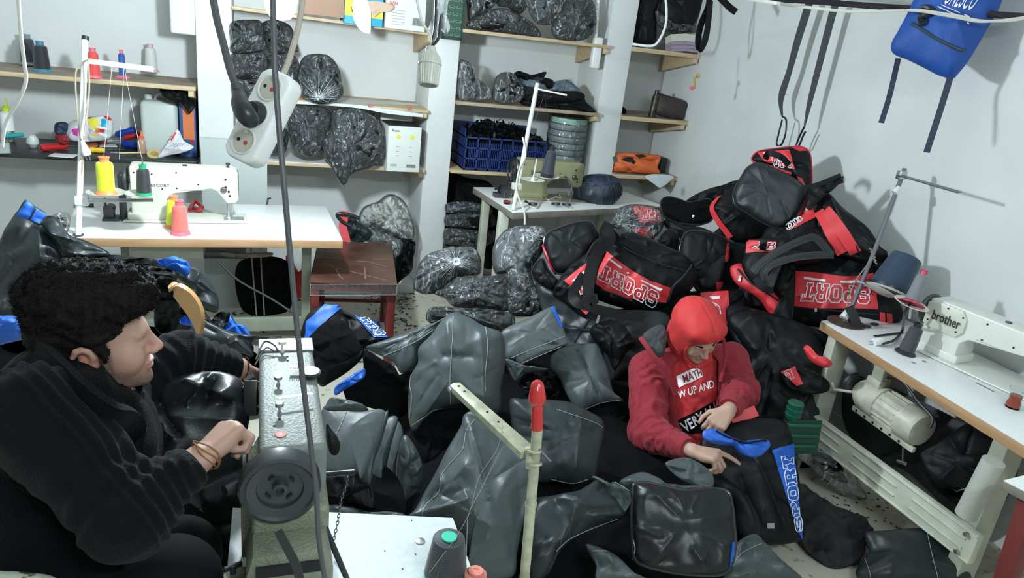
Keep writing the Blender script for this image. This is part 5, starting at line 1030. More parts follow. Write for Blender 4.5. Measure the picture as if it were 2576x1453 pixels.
jk = [cap(rC, rB, .165, .165), cap(rB, rH, .165, .16), cap(rneck+(rC-rneck)*.3, rC, .10, .15), cap(rSR, rSL, .083, .083)]
g = body_mesh(jk, .008, k=.05, fn=jfn); jacket = mk('jacket', (clothdisp(*g, 0, .004, .26, 2), g[1]), MAROON, BODY2, ang=80)
def rsleeve(A, Bm, Cc, r):
    g = body_mesh([cap(A, Bm, r[0], r[1]), cap(Bm, Cc, r[1], r[2])], .007, k=.04, fn=lambda G, d: np.maximum(d, (G-Cc)@nrm(Cc-Bm)))
    V, F = g; N = vnormals(V, F); t = (V-Bm)@nrm(Cc-Bm)/np.linalg.norm(Cc-Bm); dsp = .006*np.sin(t*4*6.283+snoise(V, .1, 2)*2)*np.clip((.8-np.abs(t-.2))/.4, 0, 1)+.002*snoise(V, .2, 5, True)
    s_ = mk('sleeve', (V+N*dsp[:, None], F), MAROON, BODY2, ang=80); mk('cuff', lathe([(r[2]*.95, -.05), (r[2]*1.02, -.02), (r[2]*.96, .004), (.030, 0), (.03, -.04)], Cc, nrm(Cc-Bm), 24), MAROON, s_)
rsleeve(rSR+V3(-.01, 0, -.01), rER, rWR+(rER-rWR)*.08, (.088, .078, .046)); rsleeve(rSL, rEL, rWL+(rEL-rWL)*.1, (.085, .075, .046))
lin = bag('x', 'x', 'x', cz(1400, 700, [(650,450),(700,390),(800,350),(840,420),(825,560),(800,590),(760,600),(700,520)]), ('d', 1645, 860, 3.12), -115, 40, .02, .03, mat('grey_lining', (.04, .045, .05), .8), None, wr=.004)
def adopt(o, par, name):
    for k_ in ('label', 'category', 'group'):
        if k_ in o: del o[k_]
    o.name = name; base = LOC[par.name]; mw = np.array(o.location); o.parent = par; o.location = tuple(mw-base); LOC[o.name] = mw; NEAR[o.name] = Vector(mw)
adopt(lin, BODY2, 'jacket_hood')
mk('hood_rim', tube([D(*p) for p in catmull([(1612, 850, 3.08), (1628, 872, 3.04), (1648, 900, 3.02), (1672, 930, 3.02), (1700, 990, 3.04)], 6)], .011, 8), MAROON, lin)
mk('jacket_zip', tube([D(*p) for p in catmull([(1792, 870, 3.06), (1818, 850, 3.08), (1824, 900, 3.08), (1812, 960, 3.06)], 6)], .008, 8), MAROON, jacket)
c6 = lambda p: cz(1400, 700, p)
tb = panel(shirt, c6([(912,745),(1088,662),(1118,745),(932,832)]), PRINT, 'print_patch', 14, 6, off=.003, th=.001)
text_on(shirt, 'MATH', c6([(960,735),(1095,680),(1112,740),(975,800)]), mat('dark_red_ink', (.20, .01, .02), .7), off=.006, bold=True)
text_on(shirt, 'W UP AND', c6([(925,862),(1190,770),(1198,832),(935,912)]), PRINT, off=.005, bold=True)
panel(shirt, c6([(905,1090),(1060,1010),(1130,1170),(950,1190)]), BLKM, 'black_patch', 14, 8, off=.003, th=.001); panel(shirt, c6([(1060,1010),(1215,925),(1235,1060),(1130,1170)]), BLKM, 'black_patch', 14, 8, off=.003, th=.001)
text_on(shirt, 'VERY LU', c6([(940,1105),(1195,940),(1215,1010),(985,1180)]), PRINT, off=.006, bold=True)
# ---- things they hold ----
o = bag('sports_bag', 'black bag with a blue SPORT side panel held by the man in red', 'bag', cz(1400, 973, [(1100,400),(1300,290),(1500,240),(1700,250),(1790,380),(1830,600),(1860,800),(1880,1000),(1880,1150),(1700,1200),(1450,1180),(1380,1050),(1330,860),(1180,790),(1120,600)]), ('d', 1880, 1230, 2.86), -112, 38, .06, .14, BLK, None, wr=.012, wl=.25, nb=170, nr=34, edge=.5, folds=[(1890,1160,1960,1320,.02,.02), (1850,1200,1910,1330,-.015,.015)])
HB = o
panel(o, cz(1400, 973, [(1640,480),(1800,430),(1872,1170),(1822,1060)]), BLUE, 'blue_panel', 10, 40, off=.004, arc=(0, 0, 0, 0))
varsity(o, 'SPORT', cz(1400, 973, [(1818,1100),(1700,525),(1795,510),(1868,1090)]), PRINT, w=.0026, off=.0065)
strap(o, cz(1400, 973, [(1600,1050),(1655,1052)]), .02, mat('grey_tag', (.3, .3, .32), .5), 'care_tag')
b_ = bag('x', 'x', 'x', cz(1400, 973, [(1120,330),(1200,320),(1300,370),(1450,420),(1560,400),(1615,405),(1628,450),(1560,520),(1480,535),(1400,500),(1340,440),(1270,440),(1130,400)]), ('d', 1850, 1118, 2.74), -112, 48, .025, .025, BLUE, None, wr=.006, wl=.08, folds=[(1860,1115,1935,1122,-.012,.01)])
adopt(b_, HB, 'blue_flap'); mk('dark_rim', tube([on(b_, *p, .002)[0] for p in catmull(cz(1400, 973, [(1215,335),(1300,380),(1440,422),(1560,408),(1600,408)]), 6) if hits(b_, *p)], .004, 6), BLK, b_)
strap(b_, cz(1400, 973, [(1318,455),(1322,485)]), .018, STEEL, 'zip_pull')
freestrap([(1843, 1062, 2.97), (1862, 1052, 2.97), (1880, 1042, 2.97), (1903, 1032, 2.97)], .045, RED, 'red_strap', side=None, label='short red strap end sticking out beside the hand of the man in red', cat='strap')
bag('black_cloth', 'crumpled black cloth with ragged edge on the floor right of the blue panel', 'cloth', cz(1936, 973, [(225,740),(330,800),(420,850),(480,890),(600,940),(720,1000),(800,1110),(740,1180),(700,1320),(500,1380),(350,1300),(250,1180),(200,1000)]), ('z', 2070, 1300, .10), -110, 65, .05, .08, mat('black_cotton', (.012, .010, .013), .8, bump=.2, bscale=160), None, wr=.03, wl=.14, nb=150)
LAPC = mat('lap_fabric', (.012, .015, .017), .40, bump=.1, bscale=260, spec=.4)
bag('fabric_piece', 'dark coated fabric on the lap of the man in black, running to the machine needle', 'fabric', cz(0, 973, [(1160,20),(1250,-60),(1480,-110),(1650,-120),(1800,-80),(1850,-20),(1870,80),(1900,200),(1880,360),(1850,600),(1700,700),(1450,800),(1250,700),(1150,600),(1080,450),(1050,200)]), ('d', 500, 1080, 1.62), -100, 35, .04, .06, LAPC, None, wr=.02, wl=.3, nb=150, nr=30, folds=[(480,960,600,1010,.04,.03), (410,1030,520,990,-.03,.02), (420,1050,600,1060,.02,.03)])
# ================= near machine, table, stand =================
NT = table('sewing_table', [V3(-.066, 1.50, 0), V3(.434, 1.376, 0), V3(.43, .62, 0), V3(-.085, .62, 0)], 'white speckled table under the near grey-green sewing machine', top=mat('worn_white_laminate', (.66, .70, .70), .5, bump=.15, bscale=120, var=.1, vscale=60), edge=WOODG)
for x, y in ((.36, 1.28), (.36, .70), (-.05, .70)): leg(NT, (x, y, 0), (x, y, .708), .05)
sx = Pz(1057, 1361, .75); mk('rivet', lathe([(.012, 0), (.011, .002), (.006, .0035), (.0005, .004)], sx, (0, 0, 1), 20), STEEL, NT)
for x, y, r in ((968, 1385, .0018), (1036, 1308, .0015), (1013, 1430, .0015), (1045, 1393, .002)): q = Pz(x, y, .7505); mk('stain_speck', lathe([(r, 0), (r, .0006)], q, (0, 0, 1), 8), HOLE, NT, kind='stuff')
t = thing('sewing_machine', (.055, 1.4, .75), 'near grey-green hammered-enamel machine with a large black handwheel facing the viewer', 'sewing machine', 'flatbed sewing machines')
GM = t
arm = mk('arm', box((-.006, 1.262, .925), (.123, 1.76, 1.05), .013), HAMMER, t, ang=50)
mk('column', box((-.020, 1.20, .76), (.125, 1.45, .95), .012), HAMMERD, t, ang=50)
mk('front_housing', prism([(-.030, .755), (-.030, .86), (-.018, .905), (.118, .905), (.128, .86), (.128, .755)], 1.13, 1.24, .006), HAMMERD, t)
mk('dark_gap', box((-.012, 1.124, .862), (.108, 1.14, .885)), HOLE, t)
mk('oval_slot', T(frame(V3(.045, 1.126, .83), (1, 0, 0)), prism([(.012*math.cos(a), .018*math.sin(a)) for a in np.linspace(0, 6.283, 16, endpoint=False)], 0, .01, 0)), HOLE, t)
mk('side_step', prism([(-.040, .93), (-.006, 1.0), (-.006, .80), (-.040, .80)], 1.26, 1.40, .003), HAMMERD, t)
mk('needle_head', box((-.004, 1.70, .84), (.12, 1.775, 1.04), .012), HAMMERD, t)
mk('top_lid', box((-.008, 1.70, 1.048), (.125, 1.77, 1.056), .003), STEEL, t)
wc = Py(705, 1238, 1.19); R_ = .0755
wh = mk('handwheel', lathe([(.02, .05), (R_*.93, .045), (R_, .036), (R_, .012), (R_*.95, .002), (R_*.86, 0), (R_*.80, .006), (R_*.58, .010), (R_*.56, .018), (R_*.2, .020), (R_*.18, .006), (R_*.10, .004), (R_*.09, .012), (.0005, .012)], wc, (0, 1, 0), 48), mat('black_wheel', (.030, .034, .036), .32, spec=.6), t, ang=25)
for a in (.65, 2.2, 3.8, 5.4): mk('wheel_slot', T(frame(wc+V3(.028*math.cos(a), .0165, .028*math.sin(a)), (math.cos(a), 0, math.sin(a))), box((-.007, -.002, -.0035), (.007, .002, .0035), .001)) if 0 else box((-.006, -.001, -.0035), (.006, .003, .0035), .0005, frame(wc+V3(.026*math.cos(a), .0165, .026*math.sin(a)), (-math.sin(a), 0, math.cos(a)), (0, 1, 0))), HOLE, wh)
mk('side_shaft', tube([D(565, 1234, 1.33), D(612, 1212, 1.36)], .011, 12), BLACKP, t)
mk('hex_stud', cyl(D(614, 1165, 1.40), D(614, 1140, 1.40), .008, n=8), STEEL, t)
mk('belt', ribbon([D(700, 1335, 1.25), D(745, 1420, 1.22), D(760, 1480, 1.22)], .014, RT, .006), RUBBER, t)
def top(px, py): return Pz(px, py, 1.05)
def knob(px, py, h, r, m=STEEL, name='tension_knob'):
    q = top(px, py); return mk(name, lathe([(r*.5, 0), (r*.5, h*.2), (r*.28, h*.25), (r*.28, h*.7), (r, h*.72), (r, h), (r*.8, h*1.04), (.0005, h*1.04)], q, (0, 0, 1), 24), m, t)
knob(710, 885, .030, .010, IVORY); knob(700, 968, .022, .009); k2 = knob(703, 1040, .026, .009); knob(764, 880, .004, .009, DSTEEL)
q = top(704, 1020)+V3(0, 0, .02); mk('guide_strip', ribbon([q, q+V3(.035, .006, 0), q+V3(.068, .012, 0)], .008, (0, 1, 0), .0008), STEEL, t)
mk('guide_plate', box(top(690, 950), top(690, 950)+V3(.018, .03, .001)), STEEL, t)
mk('wire_loop', join([tube(catmull([top(655, 905)+V3(-.01, 0, .002), top(665, 880)+V3(0, 0, .022), top(690, 885)+V3(0, 0, .018), top(700, 892)+V3(0, 0, .008)], 6), .0025, 7), tube(catmull([top(655, 912)+V3(-.012, 0, -.005), top(668, 890)+V3(0, 0, .016), top(690, 893)+V3(0, 0, .01)], 6), .002, 7)]), DSTEEL, t)
mk('red_ring', lathe([(.004, .0005), (.012, .0005), (.011, .0018), (.004, .0018)], top(706, 1093), (0, 0, 1), 24), mat('worn_red_paint', (.50, .10, .07), .6), t); mk('hole', cyl(top(706, 1093), top(706, 1093)+V3(0, 0, .002), .003), REDP, t)
for x, y in ((703, 1055), (690, 1071), (723, 897), (724, 907), (744, 995)): mk('oil_hole', cyl(top(x, y)-V3(0, 0, .002), top(x, y)+V3(0, 0, .001), .003, n=10), HOLE, t)
mc = []
for i in range(16): q = D(rng.uniform(612, 640), rng.uniform(955, 1060), 1.66+rng.uniform(-.02, .02)); mc.append(cyl(q, q+rng.normal(size=3)*.008+RT*.014, rng.uniform(.002, .006), n=8))
mk('thread_mechanism', join(mc+[cyl(D(610, 978, 1.66), D(640, 974, 1.66), .006), box((-.03, -.006, -.04), (0, .006, .04), .002, frame(D(648, 1000, 1.64), RT, UP))]), DSTEEL, t, kind='stuff')
bc = top(780, 945)+V3(0, 0, .003)
o = thing('bobbin_case', bc, 'round white and black bobbin winder disc on top of the near machine', 'bobbin case')
mk('lid', lathe([(.0005, .012), (.021, .012), (.022, .010), (.018, .009)], bc, (0, 0, 1), 28), WPLAST, o); mk('base', lathe([(.0005, 0), (.024, 0), (.025, .008), (.020, .009)], bc, (0, 0, 1), 28), BLACKP, o)
cq = top(748, 936)+V3(0, 0, .014); o = thing('comb', cq, 'small red comb-like card with white teeth lying on the bobbin disc', 'comb')
mk('card', box((-.018, -.008, 0), (.018, .008, .0015), .0004, frame(cq, (1, -.15, 0))), mat('red_card', (.7, .06, .06), .5), o)
mk('teeth', join([box((-.017+.005*k, -.020, 0), (-.0155+.005*k, -.008, .001), 0, frame(cq, (1, -.15, 0))) for k in range(7)]), WPLAST, o, kind='stuff')
# lower left corner accessory plate
mk('bed_plate', box(V3(-.080, 1.0, .752), V3(-.030, 1.24, .80), .006), HAMMERD, t); mk('wing_nut', join([cyl(V3(-.055, 1.22, .80), V3(-.055, 1.22, .82), .006), box((-.018, -.003, 0), (.018, .003, .012), .002, frame(V3(-.055, 1.22, .81), (1, .4, 0)))]), DSTEEL, t)
mk('motion_rod', tube([D(812, 1312, 1.42), D(845, 1390, 1.42), D(875, 1460, 1.45)], .006, 10), BLACKP, t)
mk('lifter_bar', tube([D(815, 1193, 1.60), D(893, 1187, 1.60)], .0065, 12), BLACKP, t)
ch = catmull([D(877, 1180, 1.60), D(872, 1215, 1.59), D(858, 1260, 1.58), D(850, 1310, 1.57), D(838, 1363, 1.56)], 12); L_ = []; acc_ = 0; last = ch[0]; k_ = 0
for p_ in ch[1:]:
    acc_ += np.linalg.norm(p_-last); last = p_
    if acc_ > .0055:
        acc_ = 0; k_ += 1; d_ = nrm(ch[-1]-ch[0]); s_ = RT if k_ % 2 else FW; L_.append(tube([p_+s_*.0028*math.cos(a)+d_*.0050*math.sin(a) for a in np.linspace(0, 6.283, 10, endpoint=False)], .0010, 5, closed=True))
mk('lifter_chain', join(L_), DSTEEL, t, kind='stuff')
# black hose loop seen right of the machine (blue handle bag)
bag('sports_bag', 'rounded black and blue bag handle pad peeking out right of the near machine', 'bag', cz(480, 973, [(1035,275),(1070,320),(1110,370),(1135,430),(1125,500),(1085,520),(1050,480),(1030,380)]), ('d', 838, 1110, 1.9), -100, 30, .02, .03, BLK, wr=.003, group=g2)
panel(bpy.data.objects['sports_bag.005'], cz(480, 973, [(1036,280),(1062,312),(1104,375),(1045,345)]), BLUE, 'blue_panel', 8, 6)
# near stand
b = V3(.520, 1.115, .75)
t = thing('thread_stand', b, 'cream-painted steel thread stand with red screwdriver stuck on its pole, nearest the viewer', 'thread stand', 'thread stands')
CHIP = mat('chipped_cream', (.50, .49, .34), .5, bump=.1, bscale=50, var=.35, vscale=30)
tp = D(1352, 1078, 1.37); b2 = D(1318, 1470, 1.52)
mk('pole', tube([b2, (b2*.4+tp*.6), tp], .0105, 16), CHIP, t); mk('pole_joint', cyl(b2*.45+tp*.55, b2*.47+tp*.53, .0122), CHIP, t)
M_ = frame(D(1144, 968, 1.62), D(1328, 1135, 1.40)-D(1144, 968, 1.62), UP+(-FW)*.4); La = np.linalg.norm(D(1328, 1135, 1.40)-D(1144, 968, 1.62))
ar = mk('guide_arm', prism([(0, -.013), (-.006, 0), (0, .013), (La, .017), (La, -.017)], -.012, .004, .002, M_, axis='z'), CHIP, t)
for k_ in (.05, .14, .47, .62): mk('arm_hole', T(M_, cyl((La*k_, .002, .003), (La*k_, .002, .0048), .0028, n=12)), HOLE, t)
mk('arm_bolt', T(M_, cyl((.004, -.014, -.004), (.004, -.018, -.004), .006, n=10)), STEEL, t)
mk('clamp', box((-.012, -.013, -.020), (.012, .013, .020), .003, frame(D(1337, 1150, 1.40), RT, UP)), CHIP, t)
for dy in (-16, 16): mk('clamp_ring', lathe([(.0108, -.002), (.0145, -.002), (.0145, .002), (.0108, .002)], D(1345, 1150+dy, 1.385), UP, 20), CHIP, t)
mk('clamp_screw', tube([D(1355, 1128, 1.38), D(1385, 1160, 1.38)], .003, 8), DSTEEL, t)
sd0 = D(1351, 1080, 1.37); ax = nrm(D(1352, 960, 1.34)-sd0); hL = np.linalg.norm(D(1352, 957, 1.34)-sd0)
o = thing('screwdriver', sd0, 'red plastic screwdriver handle stuck upright on top of the near stand pole', 'screwdriver')
mk('handle', lathe([(.008, 0), (.0115, .002), (.0118, hL*.10), (.0105, hL*.16), (.0118, hL*.24), (.0103, hL*.34), (.0112, hL*.44), (.0100, hL*.5), (.0165, hL*.60), (.0165, hL*.68), (.0135, hL*.86), (.0115, hL*.95), (.006, hL), (.0005, hL)], sd0, ax, 24), REDP, o)
mk('handle_slot', tube([sd0+ax*hL*.82-FW*.0135, sd0+ax*hL*.9-FW*.012], .0012, 6), WPLAST, o)
# near cones
p = Pz(1130, 1500, .75); cq = D(1128, 1350, 1.50)
base = V3(cq[0]+.0, cq[1]-.005, .752); NC = cone(base, (cq[2]-base[2])/.80, .046, .034, THB, mat('mint_plastic', (.05, .55, .38), .35), 'large black thread cone with a mint green centre on the near white table', neck=False, flange=1.0)
mk('centre_ring', lathe([(.0045, .000), (.0165, 0), (.0165, .003), (.0045, .003)], V3(base[0], base[1], base[2]+(cq[2]-base[2])/.80*.826), (0, 0, 1), 28), mat('mint_plastic', (.05, .55, .38), .35), NC)
cq = D(1196, 1443, 1.50); base = V3(cq[0], cq[1], .752); cone(base, cq[2]-base[2]+.01, .026, .024, mat('thread_pinkish', (.6, .2, .15), .6), mat('salmon_plastic', (.75, .25, .18), .4), 'salmon pink thread tube at the bottom edge on the near table', flange=1.2)
mk('loose_thread', join([tube(catmull([D(1080, 1440, 1.45), D(1110, 1400, 1.46), D(1140, 1360, 1.47), D(1180, 1290, 1.47), D(1205, 1200, 1.46), D(1250, 1130, 1.45), D(1265, 1070, 1.44)], 6), .0006, 4), tube(catmull([D(1172, 1450, 1.45), D(1175, 1340, 1.46), D(1180, 1290, 1.46), D(1215, 1220, 1.46), D(1245, 1160, 1.46), D(1270, 1100, 1.45), D(1240, 1055, 1.44)], 6), .0006, 4)]), STITCH, None, 'two pale threads running from the black cone up to the near guide arm', 'thread')
# ================= hanging cords, sockets =================
mk('cable', tube(catmull([D(686, -30, 1.02), D(688, 60, 1.02), D(692, 180, 1.02), D(702, 320, 1.03), D(716, 480, 1.04), D(730, 640, 1.06), D(745, 800, 1.08), D(760, 940, 1.10), D(778, 1090, 1.12), D(795, 1230, 1.14), D(803, 1360, 1.16), D(822, 1480, 1.2)], 8), .0043, 10), CORD, None, 'long thick grey cord hanging straight down across the whole picture', 'cord')
sc_ = D(652, 292, 1.14); xa = nrm(D(598, 398, 1.14)-D(697, 200, 1.14)); nn = nrm(-FW*1.0-RT*.30+UP*.1)
t = thing('power_strip', sc_, 'white three-way socket strip hanging on its cord before the left pillar', 'power strip')
M_ = frame(sc_, xa, nn); hl = .078
body = mk('housing', T(M_, prism([(-hl, -.020), (-hl+.012, -.033), (hl-.012, -.033), (hl, -.020), (hl, .020), (hl-.012, .033), (-hl+.012, .033), (-hl, .020)], -.030, .006, .007, axis='z', segs=4)), WPLAST, t, ang=50)
for i, xk in enumerate((-.047, 0, .047)):
    s_ = mk('socket', T(M_, lathe([(.0005, .0072), (.0185, .0072), (.0200, .0090), (.0215, .0090), (.0225, .0062), (.0005, .0060)], (xk, 0, 0), (0, 0, 1), 32)), IVORY, t, ang=25)
    mk('recess', T(M_, lathe([(.0005, .0079), (.0183, .0079), (.0183, .0074)], (xk, 0, 0), (0, 0, 1), 32)), mat('socket_shadow_beige', (.50, .47, .40), .5), s_)
    mk('pin_hole', T(M_, cyl((xk+.001, .006, .0079), (xk+.001, .006, .0086), .0035, n=12)), REDP, s_); mk('pin_hole', T(M_, cyl((xk+.0, -.009, .0079), (xk, -.009, .0086), .003, n=12)), HOLE, s_)
    mk('earth_clip', T(M_, box((xk-.018, -.004, .0075), (xk-.013, .004, .0105), .001)), STEEL, s_)
p0 = D(632, 300, 1.10); t = thing('power_plug', p0, 'black angled plug pushed into the hanging socket strip', 'plug')
mk('plug_body', tube(catmull([D(600, 232, 1.10), D(605, 262, 1.09), D(620, 290, 1.085), D(640, 312, 1.10)], 6), [.009, .0095, .010, .011, .012, .013, .0135, .014, .0145, .015, .015, .015, .015, .0145, .014, .013, .012, .010, .008], 18), BLACKP, t)
mk('plug_disc', T(frame(M_[:3, 3], xa, nn), lathe([(.0005, .008), (.0195, .008), (.0195, .016), (.015, .024), (.0005, .026)], (0, 0, 0), (0, 0, 1), 28)), BLACKP, t)
mk('strain_relief', join([lathe([(.0075, 0), (.0085, .001), (.0085, .0035), (.0075, .004)], D(594+q*1.3, 210+q*5, 1.10), D(600, 235, 1.10)-D(590, 205, 1.10), 16) for q in range(5)]), CORD, t, kind='stuff')
mk('cable', tube(catmull([D(532, -30, 1.12), D(545, 45, 1.12), D(562, 110, 1.11), D(577, 170, 1.10), D(592, 212, 1.10), D(602, 240, 1.10)], 8), .0058, 10), CORD, t)
mk('cable', tube(catmull([D(765, -30, 1.2), D(752, 60, 1.18), D(735, 125, 1.17), D(722, 165, 1.16), D(708, 195, 1.15)], 8), .0048, 10), mat('beige_cord', (.42, .36, .30), .5), None, 'beige cord leading up from the hanging socket strip', 'cord')
c0_ = D(1085, 120, 1.3); t = thing('lamp_socket', c0_, 'empty ribbed white lamp holder hanging on wires by the middle pillar', 'lamp holder')
axd = nrm(D(1078, 215, 1.3)-c0_); s0 = D(1085, 116, 1.3); k_ = np.linalg.norm(D(1078, 215, 1.3)-s0)
mk('shell', lathe([(.005, 0), (.009, .002), (.010, k_*.14), (.0185, k_*.30), (.0198, k_*.42), (.0215, k_*.44), (.0215, k_*.48), (.0195, k_*.50), (.0175, k_*.98), (.0165, k_), (.014, k_), (.014, k_*.7), (.0005, k_*.7)], s0, axd, 40), mat('ribbed_ceramic', (.52, .53, .47), .4), t, ang=25)
xx = nrm(np.cross(axd, (0, 1, .2))); yy = np.cross(axd, xx)
mk('rib', join([tube([s0+axd*k_*f_+(xx*math.cos(a)+yy*math.sin(a))*r_ for f_, r_ in ((.16, .011), (.31, .0188), (.42, .0200), (.5, .0197), (.97, .0178))], .0009, 4) for a in np.linspace(0, 6.283, 26, endpoint=False)]), mat('ribbed_ceramic', (.52, .53, .47), .4), t, kind='stuff')
mk('wire', tube(catmull([s0, D(1092, 85, 1.3), D(1096, 40, 1.3), D(1096, -30, 1.3)], 6), .003, 7), BLACKP, t); mk('wire', tube(catmull([s0, D(1083, 90, 1.3), D(1060, 50, 1.3), D(1042, -30, 1.3)], 6), .0028, 7), WCORD, t); mk('wire', tube(catmull([s0, D(1103, 95, 1.3), D(1108, 50, 1.3), D(1130, -20, 1.3)], 6), .003, 7), BLACKP, t)
FK = film('film_knot_glints', a=.55, bscale=60)
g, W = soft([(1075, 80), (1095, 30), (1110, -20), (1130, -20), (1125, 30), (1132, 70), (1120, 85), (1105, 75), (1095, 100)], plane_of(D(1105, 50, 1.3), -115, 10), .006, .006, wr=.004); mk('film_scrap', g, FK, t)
mk('wall_cable', tube(catmull([D(45, -20, 1.9), D(52, 80, 1.9), D(60, 150, 1.9), D(65, 205, 1.9), D(45, 255, 1.9), D(15, 310, 1.9), D(5, 370, 1.9)], 10), .0048, 8), WCORD, None, 'thin white cable curving down at the upper left edge', 'cable')
cw = Py(1494, 135, 4.83); t = thing('wall_switch', cw, 'white surface socket box on the third pillar with a conduit rising from it', 'socket box')
mk('box', box(Py(1480, 170, 4.86)+V3(0, -.05, 0), Py(1512, 95, 4.86), .01), WPLAST, t); mk('conduit', tube([Py(1499, 92, 4.83), Py(1507, -30, 4.83)], .012, 8), WPLAST, t)
# overhead rope and cables at upper right
rp3 = [Py(1790, -12, 4.3)]+[D(1936+x/K, y/K, dd) for x, y, dd in [(0, -8, 3.7), (350, 12, 3.5), (700, 40, 3.4), (1100, 68, 3.2), (1350, 85, 3.1), (1600, 105, 3.0), (1937, 128, 2.9)]]
mk('clothes_line', tube(catmull(rp3, 10), .014, 9), mat('purple_black_rope', (.018, .012, .02), .8, bump=.3, bscale=120), None, 'thick dark rope strung across the upper right corner', 'rope')
mk('line_cable', join([tube(catmull([Py(1790, -12, 4.28)]+[D(1936+x/K, y/K, 3.2-.35*max(x, 0)/1960) for x, y in q], 10), .005, 6) for q in ([(-40, 15), (200, 50), (600, 90), (900, 88), (1130, 76), (1400, 115), (1600, 155), (1800, 160), (1960, 140)], [(-40, 5), (200, 42), (600, 82), (900, 80), (1130, 84), (1400, 130), (1600, 165), (1800, 150), (1960, 128)])]), WCORD, None, 'pair of thin white cables running along the dark rope', 'cable', kind=None)
mk('rope_knot', tube(catmull([D(2315, 35, 3.1), D(2325, 18, 3.08), D(2345, 25, 3.06), D(2360, 35, 3.08), D(2335, 32, 3.05), D(2315, 45, 3.08), D(2325, 55, 3.08), D(2315, 60, 3.08)], 6), .012, 8), BLACKP, bpy.data.objects['clothes_line'])
# hanging webbing
for lab, a_ in (('left of two long black webbings hanging from the rope, knotted at its end', [(1625, -10, 60), (1610, 60, 60), (1530, 320, 56), (1470, 540, 45), (1418, 700, 55), (1405, 790, 34), (1416, 885, 10)]), ('right of two long black webbings hanging from the rope, beside the wall cable', [(1835, -10, 46), (1800, 100, 55), (1740, 330, 50), (1670, 600, 46), (1620, 800, 36), (1585, 965, 8)])):
    off_ = 0
    P = catmull([(1500+(x+off_)/K, y/K) for x, y, w_ in a_], 8); Wd = np.interp(np.linspace(0, 1, len(P)), np.linspace(0, 1, len(a_)), [w_ for _, _, w_ in a_])
    P3 = [Px(x, y, 2.93) for x, y in P]; o = mk('hanging_strap', ribbon(P3, [w_/K/FPX*3.5*1.25 for w_ in Wd], [nrm(np.cross(UP, -RT*.8-FW*.6))]*len(P3), .004), mat('strap_webbing', (.03, .033, .037), .6, bump=.3, bscale=200), None, lab, 'strap', 'webbings hanging on the right wall')
    e_ = a_[-1]; ex, ey = 1500+(e_[0]+off_)/K, e_[1]/K
    lp = [(0, 0), (10, 10), (8, 45), (-3, 72), (-14, 70), (-8, 40), (0, 8)] if lab[0] == 'l' else [(0, 0), (-8, 15), (-20, 45), (-14, 48), (-2, 20), (3, 12)]
    mk('knot_loop', ribbon([Px(ex+x, ey+y, 2.93) for x, y in catmull(lp, 5)], .010, -FW*.3+RT, .006), BLACKP, o)
# blue backpack
bp = bag('backpack', 'royal blue backpack hanging upside down from the rope on the right wall', 'backpack', cz(1936, 0, [(1250,-260),(1110,-30),(1050,100),(970,250),(930,320),(925,380),(960,420),(1060,460),(1190,525),(1290,575),(1390,598),(1430,570),(1530,440),(1640,250),(1740,80),(1790,-40),(1880,-200),(1600,-330)]), ('x', 2370, 90, 2.80), -150, 10, .09, .10, mat('backpack_blue', (.008, .075, .36), .6, bump=.15, bscale=160, var=.2, vscale=7), None, wr=.008, wl=.2, nb=150, nr=30, nf=8)
mk('zip', seam.__globals__['tube']([on(bp, *p, .003)[0] for p in catmull(cz(1936, 0, [(1085,180),(1200,250),(1320,320),(1440,375),(1490,383)]), 6)], .007, 7), mat('grey_zip', (.03, .05, .07), .5), bp)
text_on(bp, 'ONESEN', cz(1936, 0, [(1590,-60),(1340,-100),(1315,30),(1560,85)]), PRINT, off=.004, name='printed_letters', cuts=6) if 0 else None
# upside-down print: words read from below
text_on(bp, 'UNESCO', [(2406, -46), (2477, -28), (2443, 28), (2372, 10)], PRINT, off=.004, name='printed_letters')
for q in ([(2367,10.5),(2369,13.5),(2439,44.5),(2437.5,41)], [(2358,15),(2360,18.5),(2428,50),(2427,46.5)], [(2366,30),(2368,33),(2437.5,61),(2436.5,57.5)], [(2386,33),(2388,36),(2438,45),(2437,42)]): panel(bp, q, PRINT, 'printed_stripe', 16, 2, off=.004, th=.001)
freestrap([(1936+980/K, 445/K, 3.0), (1936+940/K, 620/K, 3.05), (1936+905/K, 760/K, 3.05), (1936+850/K, 935/K, 3.05)], .022, mat('navy_strap', (.015, .02, .05), .6), 'strap', parent=bp); freestrap([(1936+1375/K, 590/K, 2.88), (1936+1330/K, 740/K, 2.9), (1936+1270/K, 930/K, 2.92), (1936+1195/K, 1160/K, 2.95)], .024, mat('navy_strap', (.015, .02, .05), .6), 'strap', parent=bp)
